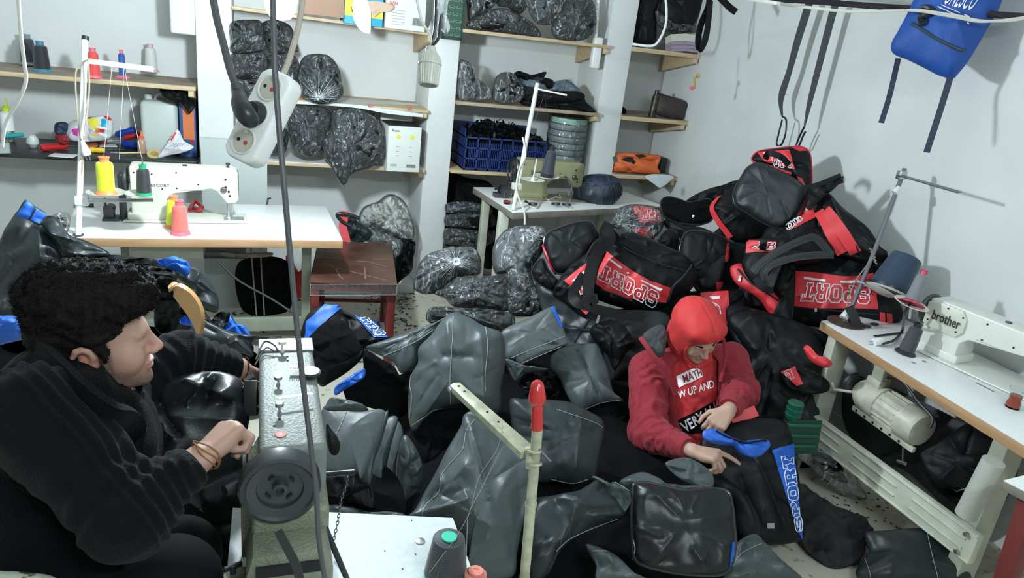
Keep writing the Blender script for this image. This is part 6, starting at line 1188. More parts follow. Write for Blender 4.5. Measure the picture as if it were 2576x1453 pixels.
# ================= right table items =================
def tea(px, py, z, s, lab, level, handle=False):
    p = Pz(px, py, z); t = thing('tea_glass', p, lab, 'glass', 'tea glasses'); gl = mat('clear_glass', (.9, .95, .95), .02)
    b_ = gl.node_tree.nodes['Principled BSDF']; b_.inputs['Transmission Weight'].default_value = 1; b_.inputs['IOR'].default_value = 1.2
    pr = [(.024, 0), (.026, .004), (.027, .02), (.022, .045), (.025, .062), (.030, .078)]; pr = [(r*s, h*s) for r, h in pr]
    mk('glass', lathe(pr+[(r-.0015*s, h) for r, h in pr[::-1][:-1]]+[(.001, .006*s)], p, (0, 0, 1), 32), gl, t)
    mk('tea', lathe([(.0005, .006*s), (.0235*s, .007*s), (.0245*s, .02*s), (.020*s, level*.6*s), (.0205*s, level*s), (.0005, level*s)], p, (0, 0, 1), 28), mat('red_tea', (.40, .05, .02), .1), t)
    0 and mk('saucer', lathe([(.001, 0), (.03*s, .0), (.036*s, .004), (.034*s, .005), (.001, .002)], p-V3(0, 0, .0), (0, 0, 1), 32), gl, t)
    if handle: mk('handle', tube([p+V3(.026*s, 0, .03*s), p+V3(.045*s, -.01, .035*s), p+V3(.045*s, -.01, .055*s), p+V3(.027*s, 0, .06*s)], .003*s, 8), gl, t)
tea(2546, 1024, .75, 1.0, 'glass of red tea on the right wall table', .052, True)
tea(1275, 512, ZT2, .95, 'small glass with a little tea left on the middle table', .016)
t = thing('power_plug', Pz(2195, 868, .75), 'white plug with metal pins lying on the right table edge', 'plug'); q = Pz(2205, 868, .75)+V3(0, 0, .018)
mk('plug_body', lathe([(.008, -.03), (.013, -.02), (.0175, -.005), (.018, .018), (.012, .02)], q, nrm(D(2170, 872, 3.1)-D(2215, 862, 3.1)), 20), WPLAST, t)
mk('pins', join([cyl(q+nrm(D(2170, 872, 3.1)-D(2215, 862, 3.1))*.018+V3(0, 0, s), q+nrm(D(2170, 872, 3.1)-D(2215, 862, 3.1))*.038+V3(0, 0, s), .0025, n=8) for s in (-.007, .007)]), STEEL, t, kind='stuff')
mk('cable', tube(catmull([Pz(2220, 864, .765), Pz(2250, 855, .76), Pz(2270, 830, .76), D(2275, 790, 3.05), D(2290, 760, 3.08)], 8), .006, 8), BLACKP, t)
mk('scissors', join([ribbon([Pz(2200, 845, .754), Pz(2270, 836, .754)], .012, (1, 0, 0), .003), tube([Pz(2180, 820, .757)+V3(.02*math.cos(a), .012*math.sin(a), 0) for a in np.linspace(0, 6.28, 14, endpoint=False)], .004, 6, closed=True), tube([Pz(2200, 815, .757)+V3(.02*math.cos(a), .012*math.sin(a), 0) for a in np.linspace(0, 6.28, 14, endpoint=False)], .004, 6, closed=True)]), BLACKP, None, 'dark scissors lying flat behind the stand foot on the right table', 'scissors')
for x, y in ((2298, 912), (2325, 909), (2475, 930)): q = Pz(x, y, .7505); mk('table_plug_hole', lathe([(.009, 0), (.010, .0012), (.006, .0015), (.0005, .0006)], q, (0, 0, 1), 20), STEEL, RTAB)
for a_, b_ in (((2405, 930), (2435, 945)), ((2455, 962), (2500, 985))): p, q = Pz(*a_, .7515), Pz(*b_, .7515); mk('slot_cover', ribbon([p, q], .014, np.cross(q-p, (0, 0, 1)), .002), STEEL, RTAB)
# clutch motor
m0, m1 = Px(2160, 975, 2.62), Px(2322, 1085, 2.62); ax = nrm(m1-m0); Lm = np.linalg.norm(m1-m0); t = thing('clutch_motor', (m0+m1)/2-V3(0, 0, .1), 'cream finned electric motor slung under the right table', 'motor')
mb = mk('casing', lathe([(.02, 0), (.045, .01), (.062, .03), (.074, .05), (.078, .10), (.078, Lm*.42), (.070, Lm*.43), (.070, Lm*.74), (.078, Lm*.75), (.078, Lm*.93), (.070, Lm*.99), (.055, Lm), (.001, Lm)], m0, ax, 40), mat('ivory_enamel', (.62, .61, .50), .4, var=.25, vscale=20), t, ang=30)
xx = nrm(np.cross(ax, (0, 0, 1))); yy = np.cross(xx, ax)
for k_ in range(18):
    a = k_*2*math.pi/18; r_ = xx*math.cos(a)+yy*math.sin(a); mk('fin', ribbon([m0+ax*Lm*.43+r_*.074, m0+ax*Lm*.74+r_*.074], .008, r_, .003), MATS['ivory_enamel'], t)
mk('terminal_box', box((0, -.02, -.018), (.075, .02, .018), .005, frame(m0+ax*.06+V3(-.02, 0, .085), ax)), MATS['ivory_enamel'], t)
mk('pulley', lathe([(.03, -.05), (.055, -.045), (.05, -.035), (.055, -.025), (.055, -.015), (.02, -.01), (.02, 0)], m0, ax, 28), DSTEEL, t)
mk('bracket', join([box((0, -.01, -.012), (Lm*.95, .01, .012), .003, frame(m0+ax*.03+V3(-.03, 0, -.082), ax)), tube([m0+V3(-.03, 0, -.02), m0+V3(-.09, .05, -.03), m0+V3(-.10, .06, .0)], .007, 8)]), MATS['ivory_enamel'], t)
for k_ in range(6): mk('bracket_hole', cyl(m0+ax*(.06+.05*k_)+V3(-.0405, 0, -.082), m0+ax*(.06+.05*k_)+V3(-.043, 0, -.082), .006, n=10), HOLE, t)
mk('mounting_post', box(m0+ax*.1+V3(-.03, -.03, .06), m0+ax*.1+V3(.03, .03, .16), .005), CREAM2, t)
mk('cable', tube(catmull([m0+ax*.1+V3(0, 0, .11), Px(2270, 960, 2.62), Px(2310, 1010, 2.62), Px(2345, 1050, 2.62), Px(2340, 1075, 2.6)], 8), .006, 7), BLACKP, t)
mk('pull_rod', join([tube([Px(2272, 1100, 2.62), Px(2270, 1165, 2.62)], .003, 6), cyl(Px(2258, 1158, 2.62), Px(2278, 1166, 2.62), .008)]), STEEL, t)
bag('hanging_cloth', 'grey curtain-like cloth draped under the right table behind the motor', 'cloth', [(2200,960),(2300,1000),(2420,1060),(2520,1110),(2560,1180),(2500,1300),(2420,1330),(2340,1240),(2270,1180),(2180,1150),(2120,1060),(2130,960)], ('x', 2350, 1120, 2.95), 180, 0, .03, .04, mat('grey_cloth', (.07, .075, .08), .8), None, wr=.03, wl=.12)
o = cover('black unfinished cover propped under the right table beside the near leg', cz(1936, 973, [(1145,530),(1160,490),(1300,410),(1440,310),(1540,268),(1640,310),(1810,400),(1830,430),(1750,600),(1700,680),(1640,700),(1560,770),(1500,800),(1400,780),(1300,760),(1230,700),(1180,620)]), ('x', 2420, 1150, 2.66), az=-160, el=30, front=.04, back=.06, m=BLK, wr=.008)
seam(o, cz(1936, 973, [(1440,785),(1560,750),(1640,690),(1690,670)]), STITCH, .0016); bag('bag_cover', 'black cloth under the propped cover behind the steel rail', 'bag', cz(1936, 973, [(1180,640),(1300,760),(1500,830),(1650,720),(1620,900),(1540,960),(1400,880),(1250,760)]), ('x', 2400, 1240, 2.66), -160, 30, .02, .04, BLKM, group=gr, wr=.01)
w0, w1 = Px(2500, 1160, 2.44), Px(2430, 1295, 2.44); mk('foam_sleeve', tube(catmull([w0, w0*.6+w1*.4, w1], 6), .038, 14), mat('foam_white', (.5, .5, .45), .8, bump=.2, bscale=60), RTAB, label='pale foam wrapped around the near leg')
film_bundle('crumpled heap of clear film on the floor by the rail of the right table', cz(1936, 973, [(180,400),(300,380),(420,420),(560,500),(640,620),(680,720),(740,850),(600,830),(470,760),(360,680),(300,600),(200,520)]), ('z', 2080, 1180, .12), front=.05, back=.05, sc=.5, wr=.02, fm=FILM, inner=BLKM, group='clear film bundles', fname='film')
t = thing('crate', Pz(1990, 1080, .1), 'dark green plastic crate corner behind the held bag', 'crate'); GRN = mat('green_plastic_crate', (.006, .085, .05), .35)
q = D(1993, 1050, 3.02)
mk('post', join([lathe([(.03, 0), (.034, .02), (.030, .022), (.034, .045), (.030, .047), (.034, .07), (.028, .075), (.001, .075)], q+V3(0, 0, .0), (0, 0, 1), 20)]), GRN, t)
for k_ in range(3): mk('slat', box((-.05, -.01, -.008), (.09, .01, .008), .003, frame(q+V3(.02, -.03, -.02-.05*k_), RT*1.0-UP*.02)), GRN, t)
mk('wall', box((-.05, .0, -.16), (.09, .006, 0), 0, frame(q+V3(.02, -.03, -.0), RT)), mat('green_plastic_dark', (.004, .05, .03), .5), t)
# second table corner, bottom right
c1 = Pz(2523, 1206, .75); t = table('side_table', [c1, c1+V3(.5, .05, 0), c1+V3(.55, -.5, 0), c1+V3(.12, -.5, 0)], 'white table corner with dark red leg cut off at the right edge', edge=WOODG, z=.75, th=.03)
REDW = mat('dark_red_wood', (.16, .022, .018), .45, var=.3, vscale=7); slantbox(c1+V3(.06, -.06, -.03), V3(c1[0]+.02, c1[1]-.14, 0), .05, .05, (1, 0, 0), REDW, 'leg', t)
# ================= stool =================
zs = .52; P = [Pz(778, 706, zs), Pz(1000, 716, zs), Pz(985, 612, zs), Pz(800, 604, zs)]
t = thing('stool', ((P[0]+P[1]+P[2]+P[3])/4)*V3(1, 1, 0), 'low square stool with a worn brown top and dark red legs, film wrapped', 'stool')
SEAT = mat('worn_brown_veneer', (.12, .055, .035), .4, bump=.05, bscale=20, var=.5, vscale=5, col2=(.055, .022, .014))
seat = mk('seat', poly_top(P, zs, .012, .004), SEAT, t); ctr_ = sum(P)/4
mk('apron', poly_top([p+(ctr_-p)*.05 for p in P], zs-.012, .045, .003), REDW, t)
for p in P: q = p+(ctr_-p)*.12; mk('leg', box(V3(q[0]-.022, q[1]-.022, 0), V3(q[0]+.022, q[1]+.022, zs-.02), .004), REDW, t)
for i in (0, 1, 2, 3): a_, b_ = P[i]+(ctr_-P[i])*.12, P[(i+1) % 4]+(ctr_-P[(i+1) % 4])*.12; a_ = a_*V3(1, 1, 0)+V3(0, 0, .14); b_ = b_*V3(1, 1, 0)+V3(0, 0, .14); mk('stretcher', tube([a_, b_], .012, 8), REDW, t)
sm_ = mat('tape_smear', (.21, .13, .10), .4)
for a_ in ([(900,715),(980,720),(1060,740),(1130,760)], [(650,735),(760,770),(880,800),(1000,830),(1120,860)], [(740,770),(770,830),(800,850)], [(960,760),(965,850)], [(600,690),(700,690),(790,700)], [(1020,700),(1160,700)], [(640,640),(760,650)]):
    mk('tape_streak', ribbon([Pz(600+x/K, 420+y/K, zs+.0012) for x, y in catmull(a_, 4)], .008, (0, 1, 0), .0008), sm_, t)
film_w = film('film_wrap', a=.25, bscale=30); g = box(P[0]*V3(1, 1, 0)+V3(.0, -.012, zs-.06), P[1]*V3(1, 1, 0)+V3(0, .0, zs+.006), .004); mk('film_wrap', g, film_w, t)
# sacks in the corner behind the stool
c7 = lambda p: cz(600, 420, p)
film_bundle('film sack stuffed with crumpled off-white fabric behind the stool', c7([(920,360),(960,300),(1060,260),(1130,210),(1200,215),(1270,270),(1320,380),(1345,470),(1335,550),(1240,550),(1130,510),(1020,470),(920,430)]), ('y', 980, 540, 4.75), az=-100, el=20, front=.10, back=.12, inner=mat('offwhite_cloth', (.48, .47, .42), .8, bump=.9, bscale=16, kind='voronoi', var=.3, vscale=14), name='fabric_sack', group='sacks in the corner behind the stool', wr=.02)
film_bundle('wrapped roll of grey-green tape coils below the off-white sack', c7([(960,520),(1010,470),(1130,510),(1240,560),(1250,620),(1200,690),(1160,600),(1100,580),(980,570)]), ('y', 960, 600, 4.62), az=-100, el=25, front=.08, back=.10, inner=mat('grey_green_cloth', (.10, .12, .11), .7, bump=.8, bscale=40, kind='wave'), name='fabric_sack', group='sacks in the corner behind the stool')
bag('fabric_sack', 'black cloth bundle slumping to the floor right of the stool', 'sack', c7([(1150,560),(1330,560),(1345,620),(1330,700),(1320,790),(1240,860),(1200,890),(1190,780),(1170,660)]), ('y', 1010, 650, 4.7), -100, 20, .06, .10, BLK, group='sacks in the corner behind the stool', wr=.03, wl=.1)
bag('fabric_sack', 'black and teal folded cloth beside the table corner', 'sack', c7([(800,400),(870,380),(930,430),(1000,470),(1010,520),(960,570),(850,565),(810,500)]), ('y', 890, 580, 4.6), -100, 20, .05, .08, mat('teal_black', (.012, .02, .024), .5), group='sacks in the corner behind the stool', wr=.02, wl=.1)
t = thing('umbrella_handle', Py(855, 540, 4.5), 'black curved frame with red printed sheet leaning behind the white table corner', 'frame')
mk('tube_frame', tube(catmull([Py(600+x/K, 420+y/K, 4.5) for x, y in [(920,390),(850,365),(770,355),(755,375),(800,420),(860,450)]], 6), .012, 8), BLACKP, t)
mk('red_sheet', ribbon([Py(868, 530, 4.52), Py(862, 570, 4.5), Py(872, 607, 4.48)], .05, (1, 0, 0), .003), mat('red_print', (.6, .05, .06), .5), t)
o = bag('red_bag', 'bright red cloth corner showing beside the left table leg', 'cloth', c7([(360,680),(400,700),(470,800),(530,720),(535,830),(500,900),(470,1000),(420,960),(380,850)]), ('y', 745, 660, 4.35), -100, 20, .03, .04, RED, wr=.01)
# floor scraps
SCR = mat('scrap_black', (.015, .016, .014), .7); scr = []
for k_ in range(130):
    x, y = rng.choice([rng.uniform(905, 1060), rng.uniform(905, 1045), rng.uniform(560, 760)]), rng.uniform(738, 835); q = Pz(x, y, .004); L = rng.uniform(.006, .03); a = rng.uniform(0, 6.28); scr.append(ribbon([q, q+V3(math.cos(a)*L, math.sin(a)*L, .003), q+V3(math.cos(a+.5)*L*1.6, math.sin(a+.5)*L*1.6, .001)], rng.uniform(.003, .012), (math.sin(a), -math.cos(a), 0), .002))
for k_ in range(70): q = Pz(1010+rng.normal()*14, 758+rng.normal()*8, .006+rng.uniform(0, .02)); a = rng.uniform(0, 6.28); scr.append(ribbon([q, q+V3(math.cos(a)*.03, math.sin(a)*.03, rng.uniform(-.005, .01))], .003, (math.sin(a), -math.cos(a), 0), .001))
for k_ in range(60): q = Pz(rng.uniform(2040, 2280), rng.uniform(1230, 1340), .004); a = rng.uniform(0, 6.28); scr.append(ribbon([q, q+V3(math.cos(a)*.012, math.sin(a)*.012, .001)], rng.uniform(.004, .008), (math.sin(a), -math.cos(a), 0), .001))
mk('fabric_scraps', join(scr), SCR, None, 'tiny dark cloth scraps scattered on the pale floor', 'scraps', kind='stuff')
# ================= left heap =================
gl_ = 'dark bag pieces heaped behind the man in black'
heap2 = bag('fabric_heap', 'low dark heap of black bag pieces behind the man in black', 'fabric', [(-250, 900), (-150, 650), (100, 600), (350, 640), (560, 700), (700, 830), (720, 1000), (500, 1050), (200, 1050), (-200, 1100)], ('z', 250, 800, .05), 0, 90, .35, .04, BLKM, wr=.05, wl=.35, edge=.7, nr=40, nb=140); heap2['kind'] = 'stuff'
for h_ in (heap, heap2):
    for v in h_.data.vertices: v.co.x = min(v.co.x, 2.98-LOC[h_.name][0]); v.co.y = min(v.co.y, (3.9 if h_ is heap else 3.4)-LOC[h_.name][1])
bag('cushion', 'pale cushion with dark cow spots at the bottom left corner', 'cushion', [(-60,1500),(-40,1440),(20,1436),(80,1440),(140,1452),(200,1500)], ('d', 50, 1470, 1.15), -90, 50, .03, .04, mat('cow_print', (.42, .46, .36), .8, var=.9, vscale=26, vth=(.40, .44), col2=(.03, .02, .02)), None, wr=.003)
bag('black_cloth', 'black cloth hanging between the lap of the man in black and the near machine', 'cloth', [(380,1230),(470,1200),(600,1190),(640,1300),(600,1400),(560,1470),(400,1480),(330,1350)], ('d', 490, 1330, 1.95), -95, 50, .03, .05, BLKM, wr=.02)
cL = lambda p: cz(0, 360, p)
def lbag(lab, out, r, **k):
    k.setdefault('m', GREYB); return bag('bag_shell', lab, 'bag', cL(out), r, group=gl_, **{**dict(az=-85, el=30, front=.10, back=.15, wr=.016, wl=.25), **k})
o = lbag('largest dark coated bag shell at the left edge, sharp creases', [(-80,1000),(-60,760),(0,740),(40,660),(90,580),(150,500),(240,470),(330,600),(400,650),(490,720),(560,880),(640,1000),(600,1250),(300,1400),(0,1450)], ('y', 90, 660, 3.0), folds=[(105,560,120,665,.04,.03), (140,640,170,670,.03,.015), (60,620,100,560,-.03,.03), (160,600,230,690,-.02,.02)], nb=150)
o2_ = lbag('collar of the large bag shell with two blue tape tabs', [(125,550),(160,470),(200,430),(270,480),(350,535),(340,600),(290,625),(220,585),(140,560)], ('y', 75, 540, 2.95), m=GREYB, front=.02, back=.03, wr=.004)
panel(o2_, cL([(205,437),(262,488),(222,575),(130,552)]), BLUE, 'blue_tab', 8, 8); panel(o2_, cL([(278,500),(352,545),(300,612),(235,580)]), BLUE, 'blue_tab', 8, 8)
lbag('dark folded shell right of the large one with a piped flap', [(320,600),(380,560),(450,600),(520,700),(640,745),(760,800),(830,850),(700,880),(560,900),(500,880),(440,780),(360,680)], ('y', 180, 620, 2.95), front=.03, back=.06, wr=.012, pipe=PIPE)
film_bundle('small crumpled clear film bundle beside the left table end', cL([(370,590),(430,540),(490,525),(540,560),(530,640),(480,710),(430,650)]), ('y', 152, 570, 3.1), az=-90, el=20, front=.03, back=.04, group='clear film bundles', sc=.6)
for i, q in enumerate([[(480,900),(700,860),(900,850),(1100,880),(1260,900),(1300,960),(1100,960),(900,930),(600,930)], [(900,920),(1100,930),(1300,960),(1350,1020),(1300,1080),(1100,1020),(1000,1000)], [(1020,980),(1200,1000),(1350,1050),(1400,1120),(1300,1180),(1150,1150),(1050,1080)]]):
    lbag(['topmost shiny black fold of the layered cloth behind the head', 'second shiny black fold of the layered cloth behind the head', 'third shiny black fold of the layered cloth behind the head'][i], q, ('y', 330, 360+(900+60*i)/K, 2.9-.08*i), m=BLK, front=.03, back=.05, wr=.02, wl=.09)
o = lbag('large dark shell right of the folds, its lower edge curving down to the floor', [(1300,960),(1450,940),(1560,1000),(1640,1120),(1670,1220),(1640,1290),(1500,1230),(1480,1100),(1400,1060)], ('y', 500, 720, 3.05), front=.05, back=.10, wr=.012)
lbag('black crumpled cloth between the wooden chair back and the shells', [(1200,1160),(1330,1110),(1480,1200),(1600,1330),(1640,1440),(1500,1460),(1300,1480),(1180,1400)], ('y', 460, 790, 2.75), m=BLK, front=.05, back=.08, wr=.03, wl=.08)
BLUEB = lambda lab, out, r, **k: bag('blue_fabric', lab, 'cloth', cL(out), r, k.pop('az', -90), k.pop('el', 40), k.pop('front', .03), k.pop('back', .04), BLUE, None, group='blue bag pieces in the left heap', wr=k.pop('wr', .01), **k)
BLUEB('blue cap-like bag corner on top of the folds', [(1195,900),(1240,880),(1330,870),(1400,890),(1445,930),(1430,1010),(1360,970),(1280,950)], ('y', 440, 665, 2.75), folds=[(400,665,475,675,-.012,.006)])
BLUEB('blue rounded bag end at the left edge of the picture', [(-60,1330),(40,1320),(130,1325),(200,1360),(235,1420),(225,1480),(150,1495),(40,1520),(-60,1530)], ('y', 25, 820, 2.4), front=.06)
BLUEB('blue strip on the crumpled cloth below the wooden chair back', [(1365,1360),(1410,1310),(1430,1330),(1500,1350),(1530,1420),(1480,1400),(1420,1370)], ('y', 470, 800, 2.6), front=.015)
BLUEB('blue folded corner at the right end of the left heap', [(1735,1290),(1760,1310),(1810,1380),(1870,1400),(1915,1480),(1880,1520),(1800,1500),(1760,1440),(1700,1440)], ('y', 590, 830, 2.75), front=.03, folds=[(575,800,620,850,-.015,.006)])
for i, q in enumerate([[(1660,1290),(1750,1290),(1720,1400),(1640,1470),(1600,1380)], [(1650,1480),(1750,1440),(1850,1520),(1930,1540),(1900,1640),(1750,1600),(1650,1560)]]):
    lbag(['black flap left of the blue folded corner', 'black flap below the blue folded corner, behind the far sleeve'][i], q, ('y', 560, 360+1380/K, 2.7), m=BLK, front=.03, back=.05, wr=.012)
# wooden chair
CW = mat('varnished_wood', (.46, .25, .09), .3, bump=.03, bscale=15, var=.2, vscale=5, coat=.4); q = [D(x, y, 2.35) for x, y in catmull([(428, 720), (445, 728), (470, 750), (490, 780), (500, 812), (502, 840)], 6)]
t = thing('wooden_chair', q[0]*V3(1, 1, 0), 'varnished bentwood chair behind the man in black, mostly buried in cloth', 'chair')
mk('backrest', ribbon(q, [.012+.045*math.sin(math.pi*min(1, i/len(q)+.08)) for i in range(len(q))], UP*.5-RT+FW*.1, .022), CW, t)
mk('seat', poly_top([D(392, 1182, 2.0), D(445, 1184, 2.0), D(470, 1110, 2.2), D(425, 1120, 2.2)], D(420, 1160, 2.0)[2], .02, .003), CW, t)
p_ = D(420, 1160, 2.05); mk('leg', join([cyl(V3(p_[0], p_[1]+dy, 0), V3(p_[0], p_[1]+dy, p_[2]-.01), .018) for dy in (0,)]), CW, t)
# blue/black open bag near the machine
o = bag('sports_bag', 'open black bag with blue rim between the stool and the near machine', 'bag', cz(800, 700, [(-130,480),(-130,400),(-90,290),(-40,240),(60,200),(150,205),(190,240),(300,290),(420,330),(500,420),(570,450),(540,470),(450,490),(360,520),(340,600),(240,700),(100,790),(20,820),(-60,700)]), ('y', 840, 850, 2.85), -100, 30, .05, .12, BLK, group=g2, wr=.010, nb=150, edge=.5)
panel(o, cz(800, 700, [(-85,330),(50,205),(185,212),(-100,480)]), BLUE, 'blue_rim', 18, 8, off=.006)
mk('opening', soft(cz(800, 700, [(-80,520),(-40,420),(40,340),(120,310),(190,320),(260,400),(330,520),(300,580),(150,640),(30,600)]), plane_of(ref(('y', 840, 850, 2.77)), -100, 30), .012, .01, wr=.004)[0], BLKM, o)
panel(o, cz(800, 700, [(268,272),(390,290),(525,450),(430,455)]), BLUE, 'blue_panel', 14, 14, off=.006); varsity(o, 'TRO', cz(800, 700, [(350,290),(520,440),(440,445),(310,300)]), PRINT, w=.003, off=.009)
BLUEB('blue zip pocket right of the near machine, half under the grey cover', [(0,0)], ('y', 0, 0, 1)) if 0 else None
bag('blue_fabric', 'blue zip pocket right of the near machine, half under the grey cover', 'cloth', cz(800, 700, [(125,880),(135,820),(250,740),(330,690),(358,690),(355,750),(300,790),(200,850),(150,885)]), ('y', 880, 960, 2.35), -95, 35, .02, .03, BLUE, group='blue bag pieces in the left heap', wr=.008)
bag('bag_shell', 'dark shell with a curved top right behind the near machine head', 'bag', cz(480, 840, [(-20,0),(60,-110),(120,-100),(300,-20),(470,10),(560,30),(700,20),(470,60),(480,170),(380,140),(300,120),(100,60)]), ('y', 640, 850, 2.6), -95, 35, .03, .06, GREYB, group=gl_, wr=.01)
bag('bag_shell', 'low grey cover edge just left of the folded stack top', 'bag', cz(800, 700, [(60,960),(100,905),(180,920),(260,930),(380,990),(350,1010),(200,1005),(60,1000)]), ('y', 860, 1020, 2.05), -95, 45, .02, .03, GREY, group=gl_, wr=.006)
bag('bag_shell', 'black cloth lying under the near machine and its chain', 'bag', [(600,1160),(700,1100),(860,1120),(1000,1200),(1010,1330),(900,1380),(700,1400),(560,1350)], ('z', 800, 1250, .34), -95, 60, .03, .05, BLKM, group=gl_, wr=.02)
# grey board behind the left machine
mk('grey_board', box(V3(Py(507, 430, 4.62)[0], 0, 0)+V3(0, 4.62, 0), Py(672, 356, 4.62)+V3(0, .02, 0)), mat('brushed_grey_board', (.40, .44, .42), .6, bump=.15, bscale=30, stretch=(1, 1, 14)), None, 'grey-green board standing between the left machine and the pillar', 'board')
mk('small_hook', tube([Pz(672, 512, .755), Pz(674, 500, .80), Pz(680, 498, .80)], .006, 8), BLACKP, None, 'small black hook clamp at the back edge of the left table', 'hook')
mk('pen', cyl(Pz(214, 516, .762), Pz(236, 516, .762), .010, n=14), BLACKP, None, 'short black bobbin lying at the left end of the left table', 'bobbin')
t = thing('scissors', Pz(520, 540, .755), 'red-handled scissors lying open on the left table under the machine arm', 'scissors')
mk('handle', tube(catmull([Pz(478, 527, .77), Pz(490, 506, .79), Pz(508, 520, .78), Pz(500, 527, .77), Pz(480, 520, .77)], 6), .012, 8), REDP, t); mk('blade', join([ribbon([Pz(495, 527, .758), Pz(540, 548, .756)], .012, (0, 1, 0), .002), ribbon([Pz(500, 520, .760), Pz(560, 543, .756)], .010, (0, 1, 0), .002)]), STEEL, t)
# under-table clutter, left
bag('dark_box', 'dark bag standing on the floor under the left table', 'bag', [(600,660),(720,655),(735,760),(700,790),(610,780)], ('y', 660, 720, 4.3), -90, 5, .05, .12, BLKM, wr=.02)
bag('grey_rag', 'dusty grey rag on the crossbar under the left table', 'cloth', c7([(-150,640),(50,655),(250,650),(240,680),(100,690),(-100,680)]), ('y', 640, 640, 3.85), -90, 10, .02, .03, mat('dusty_grey', (.16, .15, .13), .9, bump=.8, bscale=50), None, wr=.01)
mk('floor_cable', tube(catmull([D(548, 655, 3.6), D(600, 705, 3.6), D(680, 750, 3.6), D(735, 785, 3.6)], 6), .006, 7), BLACKP, None, 'thin dark cable slanting down under the left table', 'cable')
# ================= shelf goods =================
gs1 = 'film-wrapped dark bundles on the shelves between left and middle pillar'; c2 = lambda p: cz(480, 0, p)
def sb(lab, out, Y, inner=BLK, **k):
    x, y = np.mean(out, 0); k.setdefault('group', gs1); return film_bundle(lab, out, ('y', x, y, Y), az=-95, el=8, **{**dict(front=.07, back=.08, fm=FILMD), **k})
NAVY = MATS['navy_fabric']; DG = mat('dark_grey_cloth', (.03, .038, .045), .5); TINT = mat('blue_grey_cloth', (.03, .07, .12), .5)
def blob(x0, y0, x1, y1): a, b = (x0+x1)/2, (y0+y1)/2; w_, h_ = (x1-x0)/2, (y1-y0)/2; return [(a+w_*s*abs(math.cos(t))**.6*(1 if math.cos(t) > 0 else -1), b+h_*abs(math.sin(t))**.6*(1 if math.sin(t) > 0 else -1)) for t in np.linspace(0, 6.283, 12, endpoint=False) for s in (1,)]
sb('flat blue-grey bundle, upper left of the film stack beside the bulb', c2([(290,200),(330,160),(440,150),(540,170),(575,330),(560,390),(320,405),(300,320)]), 4.85, TINT)
sb('tall grey bundle right of the blue-grey one, below the bulb', c2([(540,180),(640,150),(760,200),(810,330),(820,390),(700,410),(600,400),(560,280)]), 4.9, DG)
sb('second bundle down at the left of the film stack', c2([(300,415),(430,405),(560,400),(590,480),(560,590),(420,600),(340,580),(310,500)]), 4.82, DG)
sb('crumpled bundle behind the hanging socket strip', c2([(590,420),(700,410),(800,430),(830,520),(810,640),(700,700),(600,600),(570,500)]), 4.85, DG)
sb('low crushed bundle at the left end of the middle shelf', c2([(320,600),(430,600),(520,640),(500,740),(380,760),(320,720)]), 4.8, BLK)
sb('round bundle with knotted film on the middle shelf', c2([(830,480),(880,420),(980,408),(1060,430),(1120,500),(1150,600),(1160,720),(1080,780),(960,790),(860,740),(815,620)]), 4.78, DG, knot=(800, 247))
sb('dark bundle on the lowest shelf right behind the grey cord', c2([(720,800),(860,790),(1040,830),(1070,930),(1020,1100),(960,1180),(870,1190),(780,1110),(740,980)]), 4.82, NAVY)
sb('black bundle with film tail overhanging the lowest shelf edge', c2([(1080,840),(1180,820),(1300,830),(1440,920),(1480,1060),(1480,1200),(1380,1270),(1240,1320),(1180,1400),(1140,1400),(1080,1280),(1010,1180),(1010,1060),(1060,960)]), 4.76, BLK, nb=None) if 0 else sb('black bundle with film tail overhanging the lowest shelf edge', c2([(1080,840),(1180,820),(1300,830),(1440,920),(1480,1060),(1480,1200),(1380,1270),(1240,1320),(1180,1400),(1140,1400),(1080,1280),(1010,1180),(1010,1060),(1060,960)]), 4.76, BLK)
sb('small dark bundle at the left end of the lowest shelf', c2([(600,1000),(680,960),(740,1000),(740,1100),(700,1180),(590,1170)]), 4.85, BLK)
# cardboard
t = thing('cardboard_sheet', Py(900, 262, 4.8), 'torn white cardboard sheet drooping over the middle shelf edge, red print', 'cardboard'); CB = mat('white_card', (.62, .66, .63), .7, var=.08, vscale=6)
P1 = c2([(770,760),(1000,700),(1300,690),(1600,720),(1760,775)]); g = []
rows = [[Py(x, y, 5.1) for x, y in c2([(1100,680),(1250,685),(1420,700),(1600,722),(1740,745)])], [Py(x, y, 4.785) for x, y in c2([(770,770),(1000,780),(1280,800),(1500,830),(1770,870)])], [Py(x, y+dy, 4.778) for (x, y), dy in zip(c2([(770,785),(1000,795),(1280,810),(1500,860),(1770,880)]), (0, 0, 3, 0, 3))]]
rows = [catmull(r, 6) for r in rows]; n_ = len(rows[0]); V = np.concatenate(rows); V[:n_, 2] = ZM2+.006; th_ = V+V3(0, .0, -.004); F = []
for r in range(2):
    for i in range(n_-1): a = r*n_+i; F.append((a, a+n_, a+n_+1, a+1)); b_ = a+3*n_; F.append((b_, b_+1, b_+n_+1, b_+n_))
cb = mk('sheet', (np.concatenate([V, th_]), F), CB, t)
text_at('LE', Py(480+1648/K, 835/K, 4.772), (1, 0, .03), (0, 0, 1), .03, .03, mat('red_ink', (.6, .04, .05), .5), t); text_at('E', Py(480+1352/K, 815/K, 4.772), (1, 0, .03), (0, 0, 1), .03, .02, MATS['red_ink'], t)
